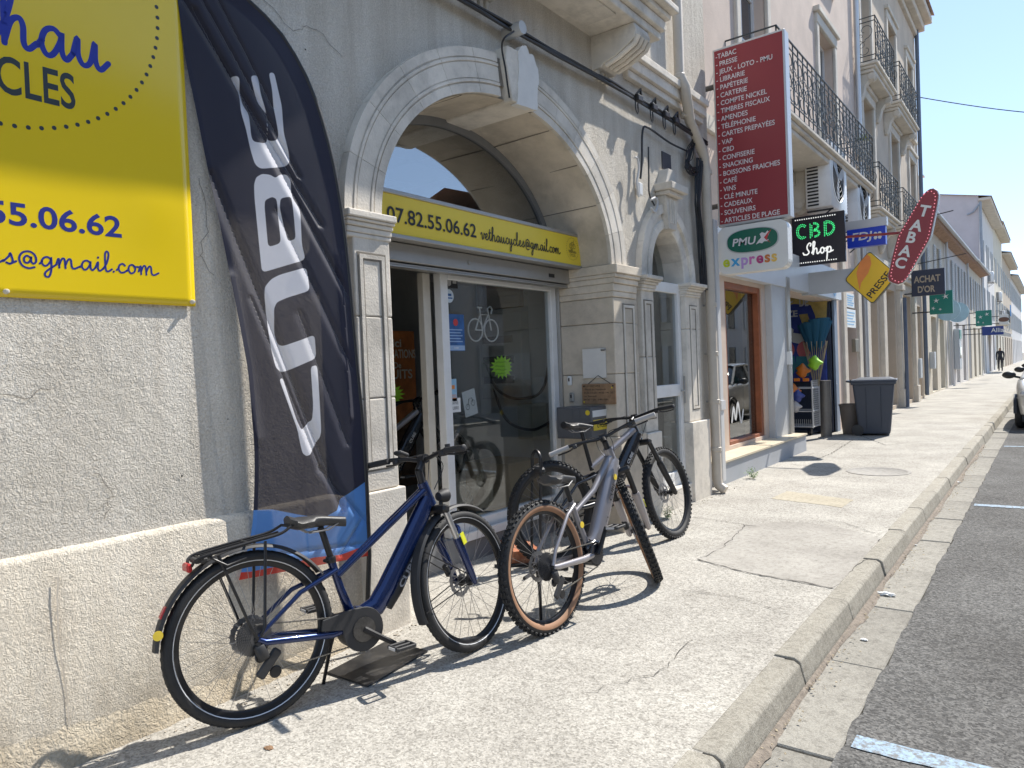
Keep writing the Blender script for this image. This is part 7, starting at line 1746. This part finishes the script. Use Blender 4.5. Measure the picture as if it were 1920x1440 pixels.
for h in holesB[4:]: window(tan, X2, *h, trim=.17, mull=1, bars=3)
for y0, y1, z, e in ((17.55, 20.0, 4.72, .45), (20.7, 23.6, 4.72, .45), (17.55, 20.0, 7.92, .45), (20.7, 23.7, 7.92, .45)):
    slab(tan, X2-.05, X2+e, y0, y1, z); railing(tan, X2+e-.04, y0+.04, y1-.04, z, z+.98, (y0+.04, y1-.04), .28, X2)
    for y in (y0+.25, y1-.25): console(tan, X2, y, z-.2, e*.8, .2, .55)
for h in holesB[:4]: window(tan, X2, h[0], h[1], h[2], h[3], m_dsh, .3, None, 1, 1, None, 'shop_window')
for y in (17.5, 19.5, 21.95, 24.5):
    g = local(tan); g.lim(X2-.02, X2+.10, y, y+.38, 0, 3.2); g.lim(X2-.02, X2+.13, y-.03, y+.41, 0, .5); g.lim(X2-.02, X2+.16, y-.04, y+.42, 3.2, 3.36); bevel(g.build('pilaster', m_trim, tan), .012, 1)
g = local(tan); g.lim(X2-.02, X2+.10, 17.47, 26.73, 3.5, 3.62); g.lim(X2-.02, X2+.16, 17.47, 26.73, 3.62, 3.76); bevel(g.build('string_course', m_trim, tan), .01, 1)
dpz = thing('downpipe', 'pale grey downpipe between the pink house and the tan house', 'downpipe', (X2+.08, 17.38, 0)); g = local(dpz); g.tube([(X2+.08, 17.38, 11.6), (X2+.08, 17.38, .1)], .055, 10); g.build('pipe', m_salu, dpz, True)
g = local(dpz); g.lathe([(.05, 5.7), (.15, 5.97), (.16, 6.13), (.14, 6.13), (.04, 5.8)], 14, 'z', (X2+.12, 17.38, 0)); g.build('hopper', m_trim, dpz, True)
pl = thing('succulent', 'small yellow-green plant growing from the downpipe hopper', 'plant', (X2+.14, 17.38, 6.1)); g = MB()
for k in range(40):
    d = Vector((random.uniform(-1, 1), random.uniform(-1, 1), random.uniform(.2, 1.2))).normalized()*random.uniform(.1, .26); sd = d.cross(Vector((0, 0, 1))).normalized()*.03; g.add([(0, 0, 0), d*.6+sd, d, d*.6-sd], [(0, 1, 2, 3)])
g.build('leaves', mat('succulent green', (.22, .26, .05), .6), pl)
dpz2 = thing('downpipe', 'dark steel downpipe at the far corner of the tan house', 'downpipe', (X2+.08, 26.65, 0)); g = local(dpz2); g.tube([(X2+.08, 26.66, 12), (X2+.08, 26.66, .1)], .06, 10); g.build('pipe', mat('slate blue pipe', (.12, .15, .20), .5), dpz2, True)
for y0, z, L in ((23.8, 5.3, 1.2), (26.0, 4.3, 1.3)):                    # iron bars for flags sticking out
    g = MB(); g.tube([(X2, y0, z), (X2+L, y0+.15, z+.18)], .015, 6); tag(g.build('flag_bar', m_iron), 'upper thin iron bar sticking out of the tan house wall' if z > 5 else 'lower thin iron bar sticking out near the corner of the tan house', 'bar')
# notices by the entrance of the tan house
for px0, py0, px1, py1, lb in ((1587, 548, 1602, 578, 'upper white printed notice on the wall after the tobacconist'), (1585, 578, 1605, 615, 'lower larger white notice with blue print after the tobacconist')):
    a = atx(px0, py0, X2+.03); b = atx(px1, py1, X2+.03); t = thing('wall_notice', lb, 'notice', (X2+.02, a.y, b.z)); g = local(t); g.lim(X2, X2+.03, a.y, b.y, b.z, a.z); g.build('plate', m_swhite, t)
    g = local(t)
    for k in range(5): z = a.z-(a.z-b.z)*(.15+.16*k); g.lim(X2+.03, X2+.034, a.y+.1*(b.y-a.y), a.y+(.9-.1*(k % 3))*(b.y-a.y), z-.02, z)
    g.build('print', MATS['sky blue print'], t)
g = MB(); q = atx(1604, 648, X2+.04); g.box(q, (.08, .35, .28), None, .01); tag(g.build('letter_box', mat('bronze letter box', (.22, .20, .16), .5, .4)), 'bronze letter box set in the wall near the wheeled bin', 'letter box')
# tall dark post beside the tan house
g = MB(); q = atx(1697, 700, X2+.12); g.tube([(X2+.16, q.y, 0), (X2+.16, q.y, 3.0)], .05, 8); tag(g.build('dark_post', mat('slate blue post', (.10, .13, .19), .5)), 'tall slate blue post standing against the tan house', 'post')

# ================================================================== row of low cream houses, then taller ones
X3 = -3.50
def low_house(name, label, y0, y1, ze, m, doors, wins, shut, zroof=1.3):
    t = thing(name, label, 'house', (X3, y0, 0)); holes = [(a, b, 0.05, c) for a, b, c in doors]+[(a, b, c, d) for a, b, c, d in wins]
    facade(t, X3, y0, y1, 0, ze, holes, m)
    g = local(t); g.lim(X3-7, X3-.3, y0+.01, y0+.25, 0, ze); g.build('side_wall', m, t)
    g = local(t); g.add([(X3+.45, y0-.05, ze+.0), (X3+.45, y1, ze+.0), (X3-4, y1, ze+zroof), (X3-4, y0-.05, ze+zroof), (X3-8, y1, ze), (X3-8, y0-.05, ze)], [(0, 1, 2, 3), (3, 2, 4, 5)]); rf_ = g.build('roof', m_roof, t)
    n = int((y1-y0)/.22)
    if n < 60:
        for k in range(n): g = local(t); y = y0+(y1-y0)*(k+.5)/n; g.M = g.M @ Matrix.Translation((X3+.46, y, ze+.02)) @ Matrix.Rotation(-.3, 4, 'Y'); g.lathe([(.09, -.02), (.10, .0)], 8, 'x'); g.tube([(0, 0, 0), (-.5, 0, .0)], .09, 8); g.build('eave_tile', m_roof, rf_)
    g = local(t); g.lim(X3, X3+.42, y0, y1, ze-.10, ze-.02); g.build('eave_board', mat('brown eave', (.33, .22, .18), .8), t)
    g = local(t); g.tube([(X3+.50, y0, ze-.03), (X3+.50, y1, ze-.03)], .07, 8); g.build('gutter', mat('zinc gutter', (.42, .42, .42), .5, .5), t, True)
    for a, b, c in doors: window(t, X3, a, b, .05, c, m_dsh if (int(a) % 2) else m_gpan, .22, None, 1, 1, None, 'shop_window')
    for (a, b, c, d) in wins: window(t, X3, a, b, c, d, None, .15, None, 1, 2, shut)
    g = local(t); g.tube([(X3+.10, y1-.2, ze-.1), (X3+.10, y1-.2, .1)], .05, 8); g.build('downpipe', m_salu, t, True)
    return t
low_house('low_house', 'cream low house with big shop openings and pale shutters next to the tan house', 26.8, 34.5, 6.15, m_crm, [(27.6, 28.8, 2.9), (29.8, 31.2, 2.8), (32.2, 33.6, 2.8)], [(28.0, 29.0, 3.7, 5.5), (31.4, 32.4, 3.7, 5.5)], .55)
low_house('low_house', 'second cream low house with white shutters and a cash machine', 34.5, 43.5, 6.15, m_wht, [(35.2, 36.6, 2.8), (38.0, 39.4, 2.8), (41.0, 42.4, 2.8)], [(35.8, 36.8, 3.7, 5.5), (38.8, 39.8, 3.7, 5.5), (41.6, 42.6, 3.7, 5.5)], .55)
low_house('low_house', 'last low house of the row, before the tall grey gable', 43.5, 52.9, 6.2, m_crm, [(44.2, 45.6, 2.8), (47.0, 48.4, 2.8), (50.0, 51.4, 2.8)], [(44.8, 45.8, 3.7, 5.5), (48.0, 49.0, 3.7, 5.5), (50.8, 51.8, 3.7, 5.5)], .55)
def tall_house(name, label, y0, y1, ze, m, gable=None, fl=3):
    t = thing(name, label, 'house', (X3, y0, 0)); holes = []; n = max(2, int((y1-y0)/3.6))
    for k in range(n):
        yc = y0+(y1-y0)*(k+.5)/n; holes.append((yc-.9, yc+.9, .05, 2.7))
        for f_ in range(1, fl): holes.append((yc-.5, yc+.5, .6+3.1*f_, 2.5+3.1*f_))
    facade(t, X3, y0, y1, 0, ze, holes, m)
    for k, h in enumerate(holes): window(t, X3, *h, m_dsh if h[2] < 1 else None, .18, None, 1, 2, .5 if h[2] > 1 else None, 'shop_window' if h[2] < 1 else 'window')
    g = local(t); g.prism([(X3-.001, 0), (X3-.001, ze), (X3-5, ze+1.0), (X3-10, ze+.2), (X3-10, 0)], (0, y0, 0), (1, 0, 0), (0, 0, 1), -.2); g.build('gable_wall', gable or m, t)
    g = local(t); g.add([(X3+.7, y0-.15, ze-.15), (X3+.7, y1, ze-.15), (X3-5, y1, ze+1.05), (X3-5, y0-.15, ze+1.05), (X3-10.3, y1, ze+.25), (X3-10.3, y0-.15, ze+.25)], [(0, 1, 2, 3), (3, 2, 4, 5)]); g.build('roof', m_roof, t); g = local(t); g.lim(X3, X3+.65, y0-.1, y1, ze-.35, ze-.17); bevel(g.build('cornice', m_trim, t), .03, 1)
    return t
gh = tall_house('tall_house', 'tall house with a blank pale grey gable wall rising above the low row', 53, 66, 11.1, m_wht, m_lav)
g = local(gh); g.tube([(X3-3.2, 53.4, 11.5), (X3-3.2, 53.4, 12.9)], .16, 8); g.lim(X3-3.5, X3-2.9, 53.1, 53.7, 12.9, 12.98); g.build('flue', m_salu, gh)
g = local(gh); g.tube([(X3+.1, 52.95, 10.7), (X3+.1, 52.92, .3)], .08, 8); g.tube([(X3-.6, 52.92, 10.0), (X3-.3, 52.92, 10.1), (X3+.1, 52.92, 10.6)], .05, 6); g.build('downpipe', mat('blue grey pipe', (.30, .34, .38), .5), gh)
tall_house('tall_house', 'cream house with balconies beyond the grey gable house', 66, 78, 11.4, m_crm)
tall_house('tall_house', 'farthest tan house visible at the end of the pavement', 78, 94, 10.4, m_tan); tall_house('tall_house', 'far white house closing the row', 94, 125, 9.7, m_wht, None, 3)
random.seed(5)
for k, (y, z, lb) in enumerate(((59, 6.2, 'white air conditioner high on the gable house front'), (68, 5.4, 'white air conditioner on the cream house beyond the gable'), (72, 4.1, 'lower white air conditioner on the cream house beyond the gable'))): aircon((X3, y, z), .9, .35, .7, lb)
t = thing('iron_balcony', 'small iron balcony on the cream house beyond the gable', 'balcony', (X3, 68, 3.6)); slab(t, X3-.05, X3+.8, 66.8, 70.5, 3.65); railing(t, X3+.76, 66.85, 70.45, 3.65, 4.6, (66.85,), .4, X3)
t = thing('awning', 'white scalloped shop awning far down the street', 'awning', (X3, 60, 2.6)); g = local(t); g.add([(X3, 57.5, 3.1), (X3, 62, 3.1), (X3+1.3, 62, 2.55), (X3+1.3, 57.5, 2.55), (X3+1.3, 62, 2.35), (X3+1.3, 57.5, 2.35), (X3, 57.5, 2.6)], [(0, 1, 2, 3), (3, 2, 4, 5), (0, 3, 5, 6)]); g.build('canvas', mat('white canvas', (.62, .60, .56), .8), t)
t = thing('hung_laundry', 'blue cloth hung out on a far facade', 'cloth', (X3+.3, 84, 5)); g = local(t); g.box((X3+.3, 84, 5.3), (.05, 1.2, 1.1), None, .02); g.build('cloth', mat('blue cloth', (.05, .22, .5), .8), t)
t = thing('cash_machine', 'teal and grey cash machine canopy on the white low house', 'cash machine', (X3, 37.2, .6)); g = local(t); g.lim(X3, X3+.22, 36.95, 37.8, .7, 2.5, .03); g.build('case', m_gpan, t); g = local(t); g.lim(X3+.22, X3+.24, 37.0, 37.75, 2.05, 2.45); g.build('teal_panel', m_bank, t)
g = local(t); g.lim(X3+.22, X3+.235, 37.1, 37.65, 1.2, 1.7); g.build('screen', m_bgl, t)
for y, z, lb in ((32.0, 3.1, 'pale blue round sign seen edge-on on the cream low house'), (35.6, 3.15, 'pale blue round sign seen edge-on on the white low house')):
    t = thing('round_sign', lb, 'sign', (X3+.3, y, z)); g = MB(); g.lathe([(.0, -.05), (.42, -.05), (.42, .05), (0, .05)], 24, 'y'); g.build('disc', mat('pale blue acrylic', (.35, .52, .60), .4), t); g = MB(); g.tube([(-.3, 0, 0), (-.1, 0, 0)], .03, 6); g.build('bracket', m_iron, t)
for y, z, lb in ((29.3, 1.2, 'small grey meter box on the first low house'), (25.0, 1.0, 'pale grey meter box on the tan house')):
    x_ = X3 if y > 26 else X2; g = MB(); g.box((x_+.08, y, z), (.16, .4, .6), None, .015); tag(g.build('meter_box', m_gpan), lb, 'meter box')
# overhead wire across the sky
t = thing('overhead_wire', 'thin dark wire strung across the street from the tan house', 'wire', (X2, 24, 8.0)); g = local(t)
a = aty(1722, 182, 26.7); b = aty(2100, 222, 27.1); g.tube([a.lerp(b, k/12)-Vector((0, 0, .12*math.sin(math.pi*k/12))) for k in range(13)], .014, 5); g.build('wire', m_cable, t)

# ================================================================== bollard, planter, wheeled bin
t = thing('bollard', 'grey half-round steel bollard at the tobacconist entrance', 'bollard', (-3.28, 13.6, 0)); g = MB(); n = 14
pr = [(.095*math.cos(rad(-90+180*k/n))*1.0, .095*math.sin(rad(-90+180*k/n))) for k in range(n+1)]
g.prism([(a, b) for a, b in pr], (0, 0, 0), (1, 0, 0), (0, 1, 0), 1.03); o = g.build('shell', mat('weathered grey steel', (.16, .155, .15), .5, .5, .15, 5, dirt=(.3, .27, .22), dscale=4, damt=.4), t, 40); o.rotation_euler = (0, rad(1.5), rad(-60))
g = MB(); g.lathe([(.14, 0), (.14, .012), (.10, .02)], 20); g.build('foot_ring', MATS['old iron'], t)
t = thing('planter', 'brown-grey round plastic planter beside the wheeled bin', 'planter', (-3.03, 14.35, 0)); g = MB(); g.lathe([(.13, 0), (.135, .01), (.185, .52), (.195, .525), (.195, .56), (.18, .56), (.165, .50), (0, .48)], 28); g.build('pot', mat('taupe plastic', (.14, .12, .105), .6, 0, .06, 4), t, 40)
t = thing('wheeled_bin', 'dark blue-grey wheeled rubbish bin with its lid shut', 'bin', (-2.62, 14.35, 0), (0, 0, rad(8))); m_bin = mat('blue grey bin plastic', (.045, .056, .08), .5, 0, .08, 3)
def frus(g, x0, y0, z0, a0, b0, z1, a1, b1, dx=0, dy=0):
    vs = [(x0+sx*a0, y0+sy*b0, z0) for sx, sy in ((-1, -1), (1, -1), (1, 1), (-1, 1))]+[(x0+dx+sx*a1, y0+dy+sy*b1, z1) for sx, sy in ((-1, -1), (1, -1), (1, 1), (-1, 1))]; g.add(vs, [(3, 2, 1, 0), (4, 5, 6, 7)]+[(k, (k+1) % 4, 4+(k+1) % 4, 4+k) for k in range(4)])
g = MB(); frus(g, 0, 0, .03, .25, .27, .94, .335, .33); bevel(g.build('body', m_bin, t), .03, 3)
g = MB(); frus(g, 0, 0, .92, .36, .355, .975, .365, .36); bevel(g.build('rim', m_bin, t), .012, 2)
g = MB(); frus(g, .01, 0, .977, .375, .37, 1.01, .37, .36); frus(g, .01, 0, 1.008, .33, .33, 1.04, .25, .26); bevel(g.build('lid', mat('bin lid plastic', (.07, .085, .115), .42, 0, .06, 3), t), .015, 2)
g = MB(); g.tube([(-.36, -.25, .97), (-.43, -.25, .985), (-.43, .25, .985), (-.36, .25, .97)], .018, 8); g.build('handle', m_bin, t, True)
for y in (-.27, .27):
    g = MB(Matrix.Translation((-.27, y, .10))); g.lathe([(.04, -.025), (.10, -.022), (.10, .022), (.04, .025)], 20, 'y'); g.build('wheel', m_black, t, 40)
g = MB(); g.box((.1, -.335, .985), (.22, .06, .03), None, .01); g.build('lid_catch', m_bin, t)
for sx in (-.12, .12):
    g = MB(); g.box((sx, -.305, .5), (.012, .012, .75), Matrix.Rotation(.065, 3, 'X'), .004); g.build('rib', m_bin, t)

# ================================================================== far pedestrian
def person(p, heading, h, label):
    t = thing('person', label, 'person', p, (0, 0, heading)); s_ = h/1.75
    J = {'pel': (0, 0, .95), 'wai': (0, 0, 1.10), 'che': (0, .01, 1.32), 'nec': (0, .01, 1.48), 'hea': (0, .02, 1.58), 'top': (0, .02, 1.68), 'hl': (-.10, 0, .90), 'kl': (-.10, .10, .50), 'al': (-.10, .05, .09), 'tl': (-.10, .20, .04),
         'hr': (.10, 0, .90), 'kr': (.10, -.02, .50), 'ar': (.10, -.20, .10), 'tr': (.10, -.06, .04), 'sl': (-.19, 0, 1.41), 'el': (-.23, -.06, 1.13), 'wl': (-.21, .06, .88), 'fl': (-.20, .09, .79), 'sr': (.19, 0, 1.41), 'er': (.23, .02, 1.13), 'wr': (.22, .12, .90), 'fr': (.21, .15, .82)}
    Rd = {'pel': .125, 'wai': .11, 'che': .135, 'nec': .06, 'hea': .085, 'top': .08, 'hl': .095, 'kl': .06, 'al': .045, 'tl': .04, 'hr': .095, 'kr': .06, 'ar': .045, 'tr': .04, 'sl': .07, 'el': .045, 'wl': .032, 'fl': .04, 'sr': .07, 'er': .045, 'wr': .032, 'fr': .04}
    E_ = [('pel', 'wai'), ('wai', 'che'), ('che', 'nec'), ('nec', 'hea'), ('hea', 'top'), ('pel', 'hl'), ('hl', 'kl'), ('kl', 'al'), ('al', 'tl'), ('pel', 'hr'), ('hr', 'kr'), ('kr', 'ar'), ('ar', 'tr'), ('che', 'sl'), ('sl', 'el'), ('el', 'wl'), ('wl', 'fl'), ('che', 'sr'), ('sr', 'er'), ('er', 'wr'), ('wr', 'fr')]
    ks = list(J); me = bpy.data.meshes.new('body'); me.from_pydata([tuple(c*s_ for c in J[k]) for k in ks], [(ks.index(a), ks.index(b)) for a, b in E_], [])
    o = bpy.data.objects.new('body', me); COL.objects.link(o); o.parent = t
    sk = o.modifiers.new('skin', 'SKIN'); 
    if not me.skin_vertices: me.attributes
    for i, k in enumerate(ks):
        v = me.skin_vertices[0].data[i]; v.radius = (Rd[k]*s_, Rd[k]*s_); v.use_root = (k == 'pel')
    su = o.modifiers.new('sub', 'SUBSURF'); su.levels = 2; su.render_levels = 2
    m, n, l, b = nodes_of('dark clothes and skin'); b.inputs['Roughness'].default_value = .8
    tc = n.new('ShaderNodeTexCoord'); sp = n.new('ShaderNodeSeparateXYZ'); l.new(tc.outputs['Object'], sp.inputs[0]); r = n.new('ShaderNodeValToRGB'); r.color_ramp.interpolation = 'CONSTANT'
    e = r.color_ramp.elements; e[0].position = 0; e[0].color = (.03, .03, .035, 1); e[1].position = .52; e[1].color = (.022, .025, .035, 1)
    k = e.new(.845); k.color = (.32, .20, .14, 1); k = e.new(.93); k.color = (.02, .016, .012, 1)
    dv = n.new('ShaderNodeMath'); dv.operation = 'DIVIDE'; l.new(sp.outputs['Z'], dv.inputs[0]); dv.inputs[1].default_value = h; l.new(dv.outputs[0], r.inputs['Fac']); l.new(r.outputs['Color'], b.inputs['Base Color']); me.materials.append(m)
pq = aty(1876, 690, 62); person((pq.x, 62, 0), rad(180), 1.75, 'person in dark clothes walking on the pavement far down the street')

# ================================================================== parked cars
m_cw = mat('white car paint', (.62, .61, .58), .25, 0, .02, 2, coat=.8); m_cd = mat('silver grey car paint', (.30, .31, .33), .25, .6, .02, 2, coat=.8)
m_cg = mat('car glass', (.02, .025, .03), .03, 0, 0, spec=.9); m_hl = mat('headlamp glass', (.45, .47, .5), .06, .2, .3, 14, spec=.9)
def car(p, paint, label, L=3.95, Wd=1.74, H=1.48):
    """compact hatchback facing -y, nose at local y=0"""
    t = thing('parked_car', label, 'car', p); Wh = Wd/2
    st = [(0.0, .36, .62, .70), (.06, .26, .72, .80), (.35, .20, .86, .93), (.85, .18, .96, .98), (1.15, .18, 1.00, 1.0), (2.2, .18, 1.02, 1.0), (3.2, .18, 1.03, .99), (3.75, .24, 1.0, .93), (3.93, .34, .92, .84)]
    vs = []; fs = []; k = 12
    for y, zb, zt, wf in st:
        w_ = Wh*wf; zm = zb+(zt-zb)*.55
        sec = [(-w_*.90, zb), (-w_*.98, zb+.10), (-w_, zm), (-w_*.985, zt-.12), (-w_*.93, zt-.03), (-w_*.80, zt)]; sec = sec+[(-x, z) for x, z in sec[::-1]]
        vs += [(x, y, z) for x, z in sec]
    for i in range(len(st)-1):
        for j in range(k): fs.append((i*k+j, i*k+(j+1) % k, (i+1)*k+(j+1) % k, (i+1)*k+j))
    fs += [tuple(range(k))[::-1], tuple((len(st)-1)*k+j for j in range(k))]
    g = MB(); g.add(vs, fs); body = g.build('body', paint, t, 50); s2 = body.modifiers.new('sub', 'SUBSURF'); s2.levels = 1; s2.render_levels = 2
    # cabin
    cb_ = [(1.02, 1.0, .74), (1.75, H-.04, .60), (2.4, H, .60), (3.2, H-.06, .58), (3.78, 1.02, .70)]
    vs = []; fs = []
    for y, z, w_ in cb_:
        a = Wh*w_/.74*.80; vs += [(-Wh*.86, y, .96), (-a*.99, y, max(.98, z-.06)), (-a*.80, y, max(.99, z)), (a*.80, y, max(.99, z)), (a*.99, y, max(.98, z-.06)), (Wh*.86, y, .96)]
    for i in range(4):
        for j in range(5): fs.append((i*6+j, i*6+j+1, i*6+j+7, i*6+j+6))
    g = MB(); g.add(vs, fs); g.build('windows', m_cg, t, 30)
    g = MB(); rp = [(1.72, H-.045), (2.4, H+.004), (3.22, H-.05)]
    vs = []; fs = []
    for y, z in rp: vs += [(-Wh*.66, y, z-.03), (-Wh*.55, y, z+.008), (0, y, z+.02), (Wh*.55, y, z+.008), (Wh*.66, y, z-.03)]
    for i in range(2):
        for j in range(4): fs.append((i*5+j, i*5+j+1, i*5+j+6, i*5+j+5))
    g.add(vs, fs); g.build('roof', paint, t, True)
    g = MB()
    for s_ in (-1, 1):
        g.tube([(s_*Wh*.86, 1.0, .97), (s_*Wh*.655, 1.74, H-.06)], .03, 6); g.tube([(s_*Wh*.655, 3.2, H-.09), (s_*Wh*.84, 3.8, 1.0)], .045, 6); g.tube([(s_*Wh*.655, 1.74, H-.06), (s_*Wh*.67, 2.4, H-.025), (s_*Wh*.655, 3.2, H-.09)], .03, 6); g.tube([(s_*Wh*.87, 2.35, .97), (s_*Wh*.68, 2.35, H-.04)], .03, 6)
    g.build('pillars', paint, t, True)
    for s_ in (-1, 1):
        g = MB(); g.add([(v.x*.16+s_*Wh*.70, v.y*.16+.20, v.z*.085+.70) for v in vs_ico], fs_ico); h_ = g.build('headlight', m_hl, t, True)
        g = MB(); g.add([(v.x*.07+s_*Wh*.55, v.y*.05+.045, v.z*.05+.40) for v in vs_ico], fs_ico); g.build('fog_light', m_black, t, True)
        g = MB(); g.add([(v.x*.12+s_*(Wh+.10), v.y*.07+1.22, v.z*.075+1.04) for v in vs_ico], fs_ico); g.tube([(s_*Wh*.9, 1.25, .98), (s_*(Wh+.06), 1.23, 1.02)], .025, 6); g.build('mirror', m_black, t, True)
        for y in (.72, 3.18):
            g = MB(Matrix.Translation((s_*(Wh-.09), y, .31))); g.torus(.25, ring(10, .062, .09), 28); wl = g.build('wheel', m_rub, t, True)
            g = MB(Matrix.Translation((s_*(Wh-.09), y, .31))); g.lathe([(0, s_*.05), (.06, s_*.06), (.18, s_*.05), (.205, s_*.075), (.205, -.05*s_)], 24, 'x'); g.build('rim', m_silv, wl, True)
            g = MB(Matrix.Translation((s_*(Wh-.02), y, .31))); g.torus(.335, [(.03, -.03), (.03, .022), (-.015, .022), (-.015, -.03)], 20, 'x', 0, math.pi); g.build('wheel_arch', m_black, t)
    g = MB(); g.box((0, -.005, .43), (.9, .05, .16), None, .02); g.build('grille', m_black, t); g = MB(); g.box((0, -.035, .46), (.52, .012, .11), None, .004); g.build('number_plate', m_swhite, t)
    g = MB(); g.lim(-Wh*.85, Wh*.85, .3, 3.7, .16, .30); g.build('underbody', m_black, t)
    return t
car((.235, 16.6, ZR+.012), m_cw, 'white hatchback parked first at the kerb')
car((.26, 21.6, ZR+.012), m_cd, 'silver grey hatchback parked behind the white one')
car((.26, 27.0, ZR+.012), m_cw, 'pale hatchback parked third along the kerb')

# ================================================================== houses across the street (seen mirrored in the shop glass)
X4 = 8.2
def opp(name, label, y0, y1, ze, m):
    t = thing(name, label, 'house', (X4, y0, 0)); holes = []
    n = max(2, int((y1-y0)/3)); g = local(t); g.lim(X4, X4+7, y0, y1-.02, -.3, ze); g.build('wall', m, t)
    for k in range(n):
        yc = y0+(y1-y0)*(k+.5)/n
        for z0, z1 in ((.0, 2.3), (3.4, 5.2)):
            g = local(t); g.lim(X4-.05, X4+.02, yc-.55, yc+.55, z0, z1); w_ = g.build('window', m_bgl, t)
            for s_ in (-1, 1): g = local(t); g.lim(X4-.08, X4-.02, yc+s_*.57, yc+s_*1.1, z0, z1); g.build('shutter', m_shut, w_)
    g = local(t); g.add([(X4-.5, y0, ze), (X4-.5, y1, ze), (X4+3.5, y1, ze+1.3), (X4+3.5, y0, ze+1.3), (X4+7.5, y1, ze), (X4+7.5, y0, ze)], [(0, 3, 2, 1), (3, 5, 4, 2)]); g.build('roof', m_roof, t)
    g = local(t); yc = (y0+y1)/2; g.tube([(X4+2.5, yc, ze+.9), (X4+2.5, yc, ze+3.2)], .03, 6)
    for k in range(5): g.tube([(X4+2.5, yc-.5+.05*k, ze+2.4+.15*k), (X4+2.5, yc+.5-.05*k, ze+2.4+.15*k)], .012, 4)
    g.build('antenna', m_iron, t)
for k, (y0, y1, ze, m, lb) in enumerate(((-8, 2, 6.6, m_crm, 'cream house across the street, opposite the yellow sign'), (2, 12, 7.2, m_tan, 'tan house across the street, opposite the bicycle shop'), (12, 21, 6.6, m_wht, 'white house across the street, opposite the tobacconist'), (21, 33, 7.4, m_crm, 'cream house across the street, opposite the tan balconies'), (33, 50, 6.8, m_wht, 'long white house across the street, opposite the low row'))): opp('house_opposite', lb, y0, y1, ze, m)
